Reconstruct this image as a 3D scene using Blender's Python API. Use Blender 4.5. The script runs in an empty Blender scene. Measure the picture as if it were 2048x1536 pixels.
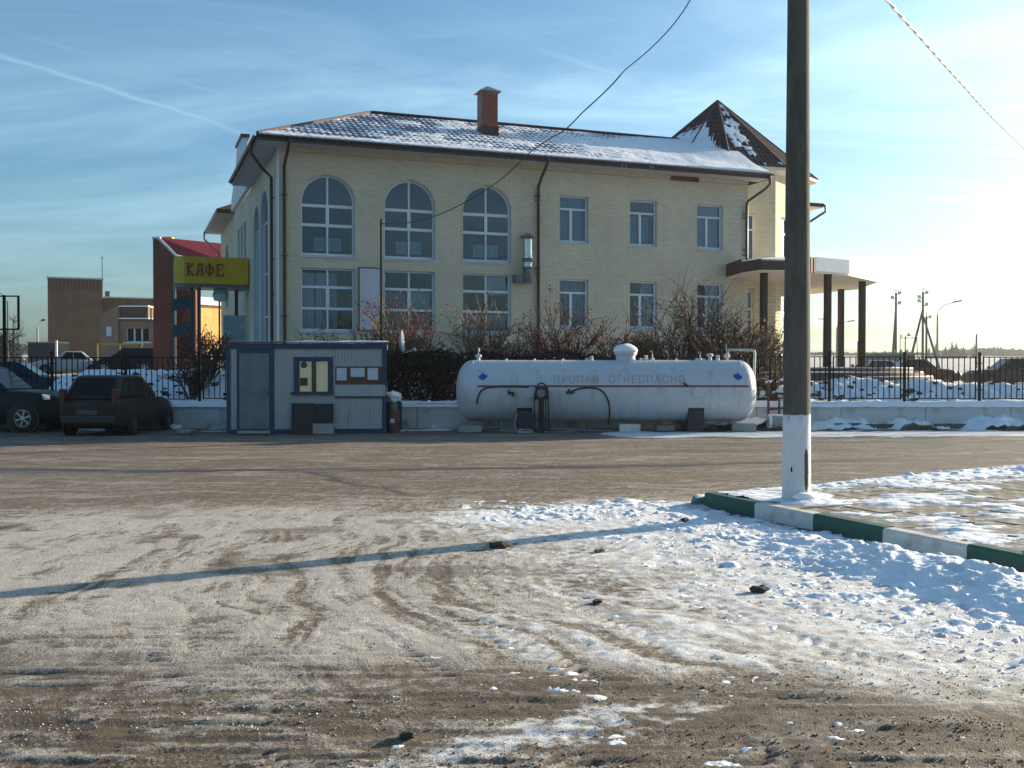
import bpy, bmesh, math, random
import numpy as np
from mathutils import Vector, Matrix
from mathutils.geometry import delaunay_2d_cdt
R = math.radians
rng = random.Random(7)
SC = bpy.context.scene
COL = SC.collection

# ------------------------------------------------------------------ camera
FPX, CAMH, PITCH = 2050.0, 1.65, math.atan(30 / 2050.0)
cam_data = bpy.data.cameras.new('camera')
cam = bpy.data.objects.new('camera', cam_data)
COL.objects.link(cam)
cam.location = (0, 0, CAMH)
cam.rotation_euler = (math.pi / 2 - PITCH, 0, 0)
cam_data.sensor_width = 36.0
cam_data.lens = 36.0 * FPX / 2048.0
cam_data.clip_start = 0.05
cam_data.clip_end = 6000
SC.camera = cam

# ------------------------------------------------------------------ sky, sun, exposure
SUN_EL, SUN_AZ = R(13.0), R(59.0)          # azimuth measured from +Y towards +X
SKY_STRENGTH, SUN_STRENGTH, EXPOSURE = 0.084, 5.0, 1.14
world = bpy.data.worlds.new('World')
SC.world = world
world.use_nodes = True
wn, wl = world.node_tree.nodes, world.node_tree.links
wn.clear()
w_out = wn.new('ShaderNodeOutputWorld')
w_bg = wn.new('ShaderNodeBackground')
w_bg.inputs['Strength'].default_value = SKY_STRENGTH
sky = wn.new('ShaderNodeTexSky')
sky.sky_type = 'NISHITA'
sky.sun_disc = False
sky.sun_elevation = SUN_EL
sky.sun_rotation = SUN_AZ
sky.altitude = 150
sky.air_density = 1.0
sky.dust_density = 2.4
sky.ozone_density = 3.0
# thin cirrus: streaks of noise laid over the whole dome
w_tc = wn.new('ShaderNodeTexCoord')
w_sep = wn.new('ShaderNodeSeparateXYZ')
wl.new(w_tc.outputs['Generated'], w_sep.inputs[0])
w_zc = wn.new('ShaderNodeMath'); w_zc.operation = 'MAXIMUM'; w_zc.inputs[1].default_value = 0.0
wl.new(w_sep.outputs['Z'], w_zc.inputs[0])
w_za = wn.new('ShaderNodeMath'); w_za.operation = 'ADD'; w_za.inputs[1].default_value = 0.16
wl.new(w_zc.outputs[0], w_za.inputs[0])
def w_div(sock):
    n = wn.new('ShaderNodeMath'); n.operation = 'DIVIDE'
    wl.new(sock, n.inputs[0]); wl.new(w_za.outputs[0], n.inputs[1])
    return n
w_px, w_py = w_div(w_sep.outputs['X']), w_div(w_sep.outputs['Y'])
w_cmb = wn.new('ShaderNodeCombineXYZ')
wl.new(w_px.outputs[0], w_cmb.inputs[0]); wl.new(w_py.outputs[0], w_cmb.inputs[1])
def w_cloud(rot, scale, loc, nscale, lo, hi, detail, dist):
    mp = wn.new('ShaderNodeMapping')
    mp.inputs['Rotation'].default_value = (0, 0, R(rot))
    mp.inputs['Scale'].default_value = scale
    mp.inputs['Location'].default_value = loc
    wl.new(w_cmb.outputs[0], mp.inputs[0])
    nz = wn.new('ShaderNodeTexNoise')
    nz.inputs['Scale'].default_value = nscale
    nz.inputs['Detail'].default_value = detail
    nz.inputs['Roughness'].default_value = 0.62
    nz.inputs['Distortion'].default_value = dist
    wl.new(mp.outputs[0], nz.inputs[0])
    mr = wn.new('ShaderNodeMapRange')
    mr.interpolation_type = 'SMOOTHSTEP'
    mr.inputs['From Min'].default_value = lo; mr.inputs['From Max'].default_value = hi
    wl.new(nz.outputs[0], mr.inputs[0])
    return mr
c1 = w_cloud(28, (0.35, 2.6, 1), (3.1, 1.7, 0), 1.1, 0.50, 0.85, 7, 0.5)
c2 = w_cloud(35, (0.7, 1.5, 1), (7.3, 4.2, 0), 0.8, 0.38, 0.85, 5, 0.9)
w_mx = wn.new('ShaderNodeMath'); w_mx.operation = 'MAXIMUM'
wl.new(c1.outputs[0], w_mx.inputs[0]); wl.new(c2.outputs[0], w_mx.inputs[1])
def w_math(op, a, b_=None, clamp=False):
    n = wn.new('ShaderNodeMath'); n.operation = op; n.use_clamp = clamp
    for i, q in enumerate((a, b_)):
        if q is None: continue
        if isinstance(q, (int, float)): n.inputs[i].default_value = q
        else: wl.new(q, n.inputs[i])
    return n.outputs[0]
# old vapour trails: soft straight bands across the dome, broken up by the cloud noise
w_cur = w_mx.outputs[0]
for (ax, ay, dx_, dy_, ln, wd, amp) in ((-1.05, 1.995, .6162, .7876, .6336, .036, .75), (-.9598, 1.931, .6825, .7309, .6189, .026, .42), (-.6668, 1.8979, .8966, .4428, .5984, .045, .25),
                                    (.109, 2.1169, .8211, .5708, .2645, .027, .35), (.5978, 2.1369, .86, .5103, .3624, .03, .55), (-.0278, 2.3854, .9884, .152, .4828, .04, .35)):
    qx, qy = w_math('SUBTRACT', w_px.outputs[0], ax), w_math('SUBTRACT', w_py.outputs[0], ay)
    al = w_math('ADD', w_math('MULTIPLY', qx, dx_), w_math('MULTIPLY', qy, dy_))
    ac = w_math('ADD', w_math('MULTIPLY', qx, -dy_), w_math('MULTIPLY', qy, dx_))
    ac = w_math('ADD', ac, w_math('MULTIPLY', w_math('SUBTRACT', c2.outputs[0], .4), .03))
    g_ = w_math('SUBTRACT', 1.0, w_math('DIVIDE', w_math('ABSOLUTE', ac), wd), True)
    e_ = w_math('MULTIPLY', w_math('DIVIDE', w_math('ADD', al, .12), .2, True), w_math('DIVIDE', w_math('SUBTRACT', ln + .12, al), .25, True))
    v_ = w_math('MULTIPLY', w_math('MULTIPLY', w_math('POWER', g_, 1.5), e_), amp)
    w_cur = w_math('MAXIMUM', w_cur, v_)
w_am = wn.new('ShaderNodeMath'); w_am.operation = 'MULTIPLY'; w_am.inputs[1].default_value = 0.56
wl.new(w_cur, w_am.inputs[0])
w_hsv = wn.new('ShaderNodeHueSaturation')
w_hsv.inputs['Saturation'].default_value = 0.30
w_hsv.inputs['Value'].default_value = 1.75
wl.new(sky.outputs[0], w_hsv.inputs['Color'])
w_mix = wn.new('ShaderNodeMix'); w_mix.data_type = 'RGBA'
wl.new(w_am.outputs[0], w_mix.inputs['Factor'])
wl.new(sky.outputs[0], w_mix.inputs['A']); wl.new(w_hsv.outputs[0], w_mix.inputs['B'])
w_wb = wn.new('ShaderNodeMix'); w_wb.data_type = 'RGBA'; w_wb.blend_type = 'MULTIPLY'
w_wb.inputs['Factor'].default_value = 1.0; w_wb.inputs['B'].default_value = (0.77, 1.035, 1.10, 1)      # white balance of the whole dome
wl.new(w_mix.outputs['Result'], w_wb.inputs['A'])
wl.new(w_wb.outputs['Result'], w_bg.inputs['Color'])
wl.new(w_bg.outputs[0], w_out.inputs[0])

sun_data = bpy.data.lights.new('sun', 'SUN')
sun_data.energy = SUN_STRENGTH
sun_data.angle = R(0.55)
sun_data.color = (1.0, 0.83, 0.61)
sun = bpy.data.objects.new('sun', sun_data)
COL.objects.link(sun)
SUN_DIR = Vector((math.sin(SUN_AZ) * math.cos(SUN_EL), math.cos(SUN_AZ) * math.cos(SUN_EL), math.sin(SUN_EL)))
sun.rotation_euler = SUN_DIR.to_track_quat('Z', 'Y').to_euler()
sun.location = (40, 25, 30)
vs = SC.view_settings
vs.view_transform = 'Standard'
vs.look = 'None'
vs.exposure = EXPOSURE
vs.gamma = 1
vs.use_curve_mapping = False

# ------------------------------------------------------------------ helpers
PC, PS = math.cos(PITCH), math.sin(PITCH)
def ray(px, py):
    x = (px - 1024) / FPX; y = (768 - py) / FPX
    fy = PC + y * PS; fz = -PS + y * PC
    return x / fy, fz / fy
def at(px, py, Y):
    a, b = ray(px, py)
    return Vector((a * Y, Y, CAMH + b * Y))

def tag(o, label=None, cat=None, group=None, kind=None):
    if label: o['label'] = label
    if cat: o['category'] = cat
    if group: o['group'] = group
    if kind: o['kind'] = kind
    return o
def empty(name, loc=(0, 0, 0), rz=0.0, label=None, cat=None, group=None):
    o = bpy.data.objects.new(name, None)
    o.empty_display_size = 0.3
    COL.objects.link(o)
    o.location = loc
    o.rotation_euler = (0, 0, rz)
    return tag(o, label, cat, group)
def link_mesh(name, me, mat=None, parent=None, smooth=False):
    if mat is not None and not me.materials:
        for m in (mat if isinstance(mat, (list, tuple)) else [mat]): me.materials.append(m)
    if smooth:
        me.polygons.foreach_set('use_smooth', [True] * len(me.polygons))
    o = bpy.data.objects.new(name, me)
    COL.objects.link(o)
    if parent is not None: o.parent = parent
    return o
def share(o, loc=None, parent=None, rz=None, name=None):
    c = o.copy()
    COL.objects.link(c)
    if name: c.name = name
    if parent is not None: c.parent = parent
    if loc is not None: c.location = loc
    if rz is not None: c.rotation_euler = (0, 0, rz)
    return c
KIDS = {}
def copy_tree(o, parent=None):
    c = o.copy()
    COL.objects.link(c)
    if parent is not None: c.parent = parent
    for ch in list(o.children): copy_tree(ch, c)
    return c

class MB:
    def __init__(s): s.v = []; s.f = []; s.m = []
    def add(s, vs_, fs_, mi=0):
        n = len(s.v)
        s.v.extend([tuple(p) for p in vs_])
        for f in fs_: s.f.append(tuple(i + n for i in f)); s.m.append(mi)
        return s
    def box(s, x0, x1, y0, y1, z0, z1, mi=0):
        return s.add([(x0, y0, z0), (x1, y0, z0), (x1, y1, z0), (x0, y1, z0), (x0, y0, z1), (x1, y0, z1), (x1, y1, z1), (x0, y1, z1)],
                     [(0, 3, 2, 1), (4, 5, 6, 7), (0, 1, 5, 4), (1, 2, 6, 5), (2, 3, 7, 6), (3, 0, 4, 7)], mi)
    def obox(s, c, size, rot=None, mi=0):
        hx, hy, hz = [q / 2 for q in size]
        pts = [Vector((x * hx, y * hy, z * hz)) for z in (-1, 1) for (x, y) in ((-1, -1), (1, -1), (1, 1), (-1, 1))]
        if rot is not None: pts = [rot @ p for p in pts]
        c = Vector(c)
        return s.add([p + c for p in pts], [(0, 3, 2, 1), (4, 5, 6, 7), (0, 1, 5, 4), (1, 2, 6, 5), (2, 3, 7, 6), (3, 0, 4, 7)], mi)
    def bar(s, a, b, w, h=None, mi=0):
        a, b = Vector(a), Vector(b); h = h or w
        d = b - a; L = d.length
        q = d.to_track_quat('X', 'Z').to_matrix()
        return s.obox((a + b) / 2, (L, w, h), q, mi)
    def tube(s, pts, r, n=8, mi=0, cap=True):
        pts = [Vector(p) for p in pts]
        rs = r if isinstance(r, (list, tuple)) else [r] * len(pts)
        base = len(s.v); up = None
        for i, p in enumerate(pts):
            d = (pts[min(i + 1, len(pts) - 1)] - pts[max(i - 1, 0)])
            if d.length < 1e-9: d = Vector((0, 0, 1))
            d.normalize()
            if up is None:
                up = Vector((0, 0, 1)) if abs(d.z) < .9 else Vector((1, 0, 0))
            a = d.cross(up)
            if a.length < 1e-6: a = d.orthogonal()
            a.normalize(); b = a.cross(d).normalized(); up = b
            for k in range(n):
                t = 2 * math.pi * k / n
                s.v.append(tuple(p + (a * math.cos(t) + b * math.sin(t)) * rs[i]))
        for i in range(len(pts) - 1):
            for k in range(n):
                k2 = (k + 1) % n
                s.f.append((base + i * n + k, base + i * n + k2, base + (i + 1) * n + k2, base + (i + 1) * n + k)); s.m.append(mi)
        if cap and n > 2:
            s.f.append(tuple(base + k for k in range(n))[::-1]); s.m.append(mi)
            e = base + (len(pts) - 1) * n
            s.f.append(tuple(e + k for k in range(n))); s.m.append(mi)
        return s
    def lathe(s, prof, n=24, M=None, mi=0):
        """prof: (radius, height) pairs turned about Z; M maps the result"""
        base = len(s.v)
        for (r, z) in prof:
            for k in range(n):
                t = 2 * math.pi * k / n
                p = Vector((r * math.cos(t), r * math.sin(t), z))
                s.v.append(tuple(M @ p if M is not None else p))
        for i in range(len(prof) - 1):
            for k in range(n):
                k2 = (k + 1) % n
                s.f.append((base + i * n + k, base + i * n + k2, base + (i + 1) * n + k2, base + (i + 1) * n + k)); s.m.append(mi)
        return s
    def prism(s, poly, z0, z1, mi=0, M=None):
        n = len(poly)
        pts = [Vector((x, y, z0)) for x, y in poly] + [Vector((x, y, z1)) for x, y in poly]
        if M is not None: pts = [M @ p for p in pts]
        fs = [tuple(range(n))[::-1], tuple(range(n, 2 * n))]
        for i in range(n):
            j = (i + 1) % n
            fs.append((i, j, n + j, n + i))
        return s.add(pts, fs, mi)
    def quad(s, a, b, c, d, mi=0): return s.add([a, b, c, d], [(0, 1, 2, 3)], mi)
    def mesh(s, name, mat=None, smooth=False):
        me = bpy.data.meshes.new(name)
        me.from_pydata(s.v, [], s.f)
        if mat is not None:
            for m in (mat if isinstance(mat, (list, tuple)) else [mat]): me.materials.append(m)
            if isinstance(mat, (list, tuple)) and len(mat) > 1: me.polygons.foreach_set('material_index', s.m)
        if smooth: me.polygons.foreach_set('use_smooth', [True] * len(me.polygons))
        me.update()
        return me
    def build(s, name, mat=None, parent=None, smooth=False, loc=None, rz=None, bevel=0):
        o = link_mesh(name, s.mesh(name, mat, smooth), None, parent)
        if loc is not None: o.location = loc
        if rz is not None: o.rotation_euler = (0, 0, rz)
        if bevel:
            b = o.modifiers.new('bevel', 'BEVEL'); b.width = bevel; b.segments = 2; b.limit_method = 'ANGLE'
        return o
def smooth_by_angle(o, deg=40):
    me = o.data
    me.polygons.foreach_set('use_smooth', [True] * len(me.polygons))
    me.set_sharp_from_angle(angle=R(deg))
    return o

# ------------------------------------------------------------------ materials
def mat(name, col, rough=0.6, var=0.0, vscale=3.0, bump=0.0, bscale=40.0, metal=0.0, spec=0.5, col2=None, lo=0.45, hi=0.62, detail=5.0, island=0.0, stretch=None):
    m = bpy.data.materials.new(name)
    m.use_nodes = True
    nt = m.node_tree; N, L = nt.nodes, nt.links
    b = N['Principled BSDF']
    b.inputs['Roughness'].default_value = rough
    b.inputs['Metallic'].default_value = metal
    b.inputs['Specular IOR Level'].default_value = spec
    b.inputs['Base Color'].default_value = (*col, 1)
    tc = N.new('ShaderNodeTexCoord')
    src = tc.outputs['Object']
    if stretch:
        mp = N.new('ShaderNodeMapping'); mp.inputs['Scale'].default_value = stretch
        L.new(src, mp.inputs[0]); src = mp.outputs[0]
    cur = None
    if var > 0 or col2:
        nz = N.new('ShaderNodeTexNoise')
        nz.inputs['Scale'].default_value = vscale; nz.inputs['Detail'].default_value = detail
        nz.inputs['Roughness'].default_value = 0.65
        L.new(src, nz.inputs[0])
        mr = N.new('ShaderNodeMapRange')
        mr.inputs['From Min'].default_value = lo if col2 else 0.3; mr.inputs['From Max'].default_value = hi if col2 else 0.7
        L.new(nz.outputs[0], mr.inputs[0])
        mx = N.new('ShaderNodeMix'); mx.data_type = 'RGBA'
        L.new(mr.outputs[0], mx.inputs['Factor'])
        c2 = col2 or tuple(c * (1 + var) for c in col)
        c1_ = col if col2 else tuple(c * (1 - var) for c in col)
        mx.inputs['A'].default_value = (*c1_, 1); mx.inputs['B'].default_value = (*c2, 1)
        cur = mx.outputs['Result']
    if island > 0:
        g = N.new('ShaderNodeNewGeometry')
        mr2 = N.new('ShaderNodeMapRange')
        mr2.inputs['To Min'].default_value = 1 - island; mr2.inputs['To Max'].default_value = 1 + island
        oi = N.new('ShaderNodeObjectInfo')
        sm = N.new('ShaderNodeMath'); sm.operation = 'ADD'
        L.new(g.outputs['Random Per Island'], sm.inputs[0]); L.new(oi.outputs['Random'], sm.inputs[1])
        fc = N.new('ShaderNodeMath'); fc.operation = 'FRACT'
        L.new(sm.outputs[0], fc.inputs[0]); L.new(fc.outputs[0], mr2.inputs[0])
        hs = N.new('ShaderNodeHueSaturation')
        L.new(mr2.outputs[0], hs.inputs['Value'])
        if cur is not None: L.new(cur, hs.inputs['Color'])
        else: hs.inputs['Color'].default_value = (*col, 1)
        cur = hs.outputs[0]
    if cur is not None: L.new(cur, b.inputs['Base Color'])
    if bump > 0:
        n2 = N.new('ShaderNodeTexNoise'); n2.inputs['Scale'].default_value = bscale; n2.inputs['Detail'].default_value = 4
        L.new(src, n2.inputs[0])
        bp = N.new('ShaderNodeBump'); bp.inputs['Strength'].default_value = bump; bp.inputs['Distance'].default_value = 0.02
        L.new(n2.outputs[0], bp.inputs['Height']); L.new(bp.outputs[0], b.inputs['Normal'])
    return m
def glass_mat(name, tint, refl=0.10, rough=0.02):
    m = bpy.data.materials.new(name); m.use_nodes = True
    N, L = m.node_tree.nodes, m.node_tree.links
    N.clear()
    out = N.new('ShaderNodeOutputMaterial')
    tr = N.new('ShaderNodeBsdfTransparent'); tr.inputs[0].default_value = (*tint, 1)
    gl = N.new('ShaderNodeBsdfGlossy'); gl.inputs['Roughness'].default_value = rough
    gl.inputs['Color'].default_value = (0.9, 0.95, 1, 1)
    fr = N.new('ShaderNodeFresnel'); fr.inputs['IOR'].default_value = 1.52
    ad = N.new('ShaderNodeMath'); ad.operation = 'ADD'; ad.inputs[1].default_value = refl; ad.use_clamp = True
    L.new(fr.outputs[0], ad.inputs[0])
    mx = N.new('ShaderNodeMixShader')
    L.new(ad.outputs[0], mx.inputs[0]); L.new(tr.outputs[0], mx.inputs[1]); L.new(gl.outputs[0], mx.inputs[2])
    L.new(mx.outputs[0], out.inputs[0])
    return m
M = {}
M['brick'] = mat('pale_brick', (0.57, 0.505, 0.385), 0.85, 0.13, .45, 0.2, 120, island=0.06)
M['brick_tower'] = mat('pale_brick_tower', (0.60, 0.54, 0.40), 0.85, 0.08, 1.2, 0.2, 90, island=0.07)  # lighter copy of the facade brick, sun on the turret put into colour
M['mortar'] = mat('mortar', (0.44, 0.39, 0.29), 0.9, 0.1, 4)
M['plaster'] = mat('white_plaster', (0.60, 0.62, 0.64), 0.8, 0.08, 2, 0.1, 60)
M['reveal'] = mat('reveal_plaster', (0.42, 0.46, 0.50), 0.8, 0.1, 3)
M['pvc'] = mat('white_frame_plastic', (0.60, 0.64, 0.70), 0.35, 0.04, 5)
M['sill'] = mat('sill_tin', (0.50, 0.56, 0.66), 0.4, 0.08, 6)
M['glass'] = glass_mat('window_glass', (0.66, 0.75, 0.82), 0.02)
M['glass_clear'] = glass_mat('kiosk_glass', (0.9, 0.92, 0.9), 0.03)
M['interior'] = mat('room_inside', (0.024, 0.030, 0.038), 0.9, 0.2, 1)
M['radiator'] = mat('radiator_paint', (0.80, 0.82, 0.80), 0.4)
M['curtain'] = mat('curtain_cloth', (0.60, 0.56, 0.62), 0.9, 0.15, 6, stretch=(6, 6, .4))
M['skysheet'] = mat('sky_reflection_blue', (0.30, 0.47, 0.56), 0.9, 0.12, 2)  # sky reflection painted as blue sheets behind two upper windows
M['blind'] = mat('pale_blind', (0.82, 0.86, 0.86), 0.9, 0.1, 3)
M['soffit'] = mat('soffit_board', (0.40, 0.37, 0.35), 0.7, 0.1, 2)
M['soffit_pale'] = mat('pale_soffit', (0.62, 0.56, 0.46), 0.7, 0.08, 2)
M['brown'] = mat('brown_coated_steel', (0.040, 0.022, 0.018), 0.38, 0.2, 4)
M['rooftile'] = mat('roof_metal_tile', (0.042, 0.024, 0.022), 0.6, 0.2, 3, spec=0.25)
M['frosttile'] = mat('frosted_metal_tile', (0.125, 0.120, 0.155), 0.5, 0.15, 3, col2=(0.20, 0.20, 0.24), lo=.4, hi=.65)
M['maroon'] = mat('maroon_sheet', (0.062, 0.021, 0.019), 0.6, 0.2, 5)
M['chimney'] = mat('chimney_steel', (0.21, 0.055, 0.030), 0.45, 0.25, 4)
M['chimcap'] = mat('chimney_cap_steel', (0.16, 0.17, 0.17), 0.4, 0.2, 5)
M['galv'] = mat('galvanised_duct', (0.55, 0.58, 0.58), 0.3, 0.15, 8, metal=0.75)
M['darkmetal'] = mat('dark_duct_metal', (0.10, 0.12, 0.12), 0.4, 0.2, 8)
M['snow'] = mat('snow', (0.84, 0.86, 0.89), 0.75, 0.05, 3, 0.45, 26)
M['heapsnow'] = mat('heaped_snow', (0.84, 0.855, 0.88), 0.75, 0.05, 2.2, 0.5, 40, col2=(0.56, 0.53, 0.49), lo=.56, hi=.78)
M['roofsnow'] = mat('roof_snow', (0.82, 0.84, 0.87), 0.8, 0.05, 5, 0.3, 30)
M['concrete'] = mat('concrete', (0.30, 0.29, 0.26), 0.85, 0.22, 2.5, 0.35, 45)
M['whitewash'] = mat('whitewashed_concrete', (0.56, 0.57, 0.57), 0.85, 0.12, 1.8, 0.35, 50, col2=(0.27, 0.25, 0.225), lo=0.52, hi=0.72)
M['greenpaint'] = mat('green_kerb_paint', (0.020, 0.095, 0.068), 0.7, 0.25, 6, 0.3, 60, col2=(0.05, 0.075, 0.06), lo=.5, hi=.7)
M['whitepaint'] = mat('white_kerb_paint', (0.62, 0.60, 0.56), 0.75, 0.1, 5, 0.3, 60, col2=(0.36, 0.33, 0.29), lo=.5, hi=.75)
M['fence'] = mat('fence_iron', (0.016, 0.015, 0.015), 0.85, 0.3, 10, spec=0.1)
M['black'] = mat('black_rubber', (0.012, 0.012, 0.014), 0.55, 0.2, 8)
M['blue'] = mat('blue_trim_paint', (0.008, 0.030, 0.085), 0.45, 0.2, 5)
M['kioskdoor'] = mat('grey_door_paint', (0.155, 0.175, 0.19), 0.55, 0.10, 2.5, col2=(0.12, 0.135, 0.145))
M['kioskwall'] = mat('white_profiled_sheet', (0.37, 0.37, 0.375), 0.5, 0.10, 1.5, col2=(0.29, 0.285, 0.285), lo=.5, hi=.7, stretch=(5, 5, .5))
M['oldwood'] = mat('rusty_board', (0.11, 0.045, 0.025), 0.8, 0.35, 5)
M['paper'] = mat('notice_paper', (0.52, 0.55, 0.62), 0.8, 0.05, 12)
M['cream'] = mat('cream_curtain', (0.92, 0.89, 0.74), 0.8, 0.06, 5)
M['tank'] = mat('tank_white_paint', (0.54, 0.56, 0.59), 0.42, 0.05, 2.2, col2=(0.36, 0.34, 0.31), lo=.54, hi=.80, stretch=(1.6, 1, .35), bump=.15, bscale=6)
M['tankred'] = mat('tank_red_stripe', (0.26, 0.055, 0.075), 0.5, 0.15, 6)
M['leaf_blue'] = mat('emblem_blue', (0.012, 0.055, 0.42), 0.5)
M['stencil'] = mat('stencil_grey', (0.33, 0.31, 0.34), 0.6, 0.25, 9)
M['valve'] = mat('valve_paint', (0.60, 0.60, 0.56), 0.5, 0.15, 9)
M['pump'] = mat('pump_navy', (0.012, 0.014, 0.028), 0.5, 0.3, 6)
M['rust'] = mat('red_primer', (0.12, 0.045, 0.030), 0.7, 0.35, 8)
M['redbrick'] = mat('dark_red_brick', (0.15, 0.052, 0.036), 0.85, 0.15, 1.2, 0.2, 60, island=0.14)
M['redroof'] = mat('red_sheet_roof', (0.20, 0.024, 0.030), 0.45, 0.15, 1.5)
M['brownbrick'] = mat('ochre_brick', (0.215, 0.118, 0.062), 0.85, 0.14, .6, 0.2, 60, island=0.12)
M['brownbrick2'] = mat('pink_brick', (0.26, 0.165, 0.115), 0.85, 0.12, .6, 0.2, 60, island=0.1)
M['ochre'] = mat('ochre_sunlit_cladding', (0.58, 0.33, 0.10), 0.8, 0.2, 1.5)
M['signyellow'] = mat('sign_yellow', (0.52, 0.325, 0.006), 0.5, 0.10, 2)
M['signred'] = mat('sign_letter_red', (0.24, 0.045, 0.012), 0.5)
M['teal'] = mat('teal_post_paint', (0.012, 0.040, 0.045), 0.45, 0.2, 5)
M['tealpanel'] = mat('teal_banner', (0.02, 0.085, 0.09), 0.6)
M['gasyellow'] = mat('gas_pipe_yellow', (0.36, 0.26, 0.03), 0.5)
M['bark'] = mat('shrub_bark', (0.045, 0.028, 0.019), 0.85, 0.3, 10)
M['bark_pale'] = mat('pale_twig_bark', (0.19, 0.135, 0.085), 0.85, 0.3, 10)
M['berry'] = mat('red_berry', (0.30, 0.018, 0.022), 0.35)
M['dryleaf'] = mat('dry_leaf', (0.10, 0.045, 0.022), 0.8, island=0.4)
M['hedge'] = mat('dark_hedge_leaf', (0.009, 0.009, 0.008), 0.9, island=0.5)
M['spruce'] = mat('spruce_needles', (0.022, 0.034, 0.020), 0.9, island=0.35)
M['forest'] = mat('far_forest', (0.050, 0.058, 0.040), 0.95, island=0.35)
M['trunk'] = mat('tree_trunk', (0.07, 0.055, 0.045), 0.9, 0.2, 6)
M['tyre'] = mat('tyre_rubber', (0.013, 0.013, 0.014), 0.75, 0.2, 10)
M['rim'] = mat('alloy_rim', (0.45, 0.46, 0.48), 0.3, metal=0.8)
M['steelrim'] = mat('steel_rim', (0.16, 0.16, 0.17), 0.45, metal=0.5)
M['carglass'] = mat('car_glass', (0.006, 0.008, 0.010), 0.12, spec=0.25)
M['lamp_red'] = mat('tail_lamp_red', (0.07, 0.010, 0.007), 0.2)
M['lamp_clear'] = mat('headlamp_lens', (0.50, 0.52, 0.52), 0.15)
M['chrome'] = mat('chrome', (0.6, 0.6, 0.62), 0.15, metal=1.0)
M['plastic'] = mat('dark_plastic', (0.025, 0.025, 0.026), 0.6, 0.1, 9)
M['steptile'] = mat('step_brick', (0.09, 0.050, 0.036), 0.85, 0.25, 5, 0.3, 40)
M['insul'] = mat('insulator', (0.25, 0.27, 0.25), 0.3)
M['polegrey'] = mat('far_pole_concrete', (0.10, 0.095, 0.085), 0.95, 0.2, 3, spec=0.1)  # concrete darkened in colour to stand for poles seen against the light
M['cable'] = mat('wire_dark', (0.05, 0.05, 0.055), 0.6)
M['cablefrost'] = mat('frosted_cable', (0.75, 0.74, 0.70), 0.8, 0.2, 30)
_cb = M['cream'].node_tree.nodes['Principled BSDF']; _cb.inputs['Emission Color'].default_value = (1.0, .93, .74, 1); _cb.inputs['Emission Strength'].default_value = .06      # faint glow put into the curtain cloth to brighten the panes
def paint(name, c, dirt=0.35):
    return mat(name, c, 0.42, 0.0, 3, spec=0.15, col2=tuple(x * (1 - dirt) + y * dirt for x, y in zip(c, (0.10, 0.085, 0.065))), lo=.4, hi=.75)

# ------------------------------------------------------------------ numeric noise for the ground
def _hash(ix, iy, seed):
    h = (ix.astype(np.uint32) * np.uint32(374761393) + iy.astype(np.uint32) * np.uint32(668265263) + np.uint32((seed * 2246822519) & 0xffffffff))
    h = (h ^ (h >> np.uint32(13))) * np.uint32(1274126177)
    h = h ^ (h >> np.uint32(16))
    return (h & np.uint32(0xffffff)).astype(np.float32) / np.float32(0xffffff)
def vnoise(x, y, seed=0):
    ix = np.floor(x).astype(np.int64); iy = np.floor(y).astype(np.int64)
    fx = (x - ix).astype(np.float32); fy = (y - iy).astype(np.float32)
    fx = fx * fx * fx * (fx * (fx * 6 - 15) + 10); fy = fy * fy * fy * (fy * (fy * 6 - 15) + 10)
    a = _hash(ix, iy, seed); b = _hash(ix + 1, iy, seed); c = _hash(ix, iy + 1, seed); d = _hash(ix + 1, iy + 1, seed)
    return (a + (b - a) * fx) * (1 - fy) + (c + (d - c) * fx) * fy
def fbm(x, y, octv=4, seed=0, gain=0.5):
    t = np.zeros(x.shape, np.float32); amp = 1.0; tot = 0
    for o in range(octv):
        t += amp * vnoise(x * (2.03 ** o) + o * 17.3, y * (2.03 ** o) - o * 9.1, seed + o * 31); tot += amp; amp *= gain
    return t / tot
def sstep(a, b, x):
    t = np.clip((x - a) / (b - a), 0, 1)
    return t * t * (3 - 2 * t)

KX0, KY0, KDX, KDY = 2.32, 12.32, 1.76 / 4.53, -4.17 / 4.53     # kerb foot line: start and direction (towards the camera)
FX, FY = 5.4 / 6.3, 3.3 / 6.3                                   # far edge of the island, away to the right
def kerb_dist(X, Y):
    """distance to the left of the kerb line, and position along it"""
    dx, dy = X - KX0, Y - KY0
    return -(dx * -KDY + dy * KDX), dx * KDX + dy * KDY
def far_dist(X, Y):
    dx, dy = X - KX0, Y - KY0
    return dx * -FY + dy * FX, dx * FX + dy * FY                # >0: road side, beyond the island

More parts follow.
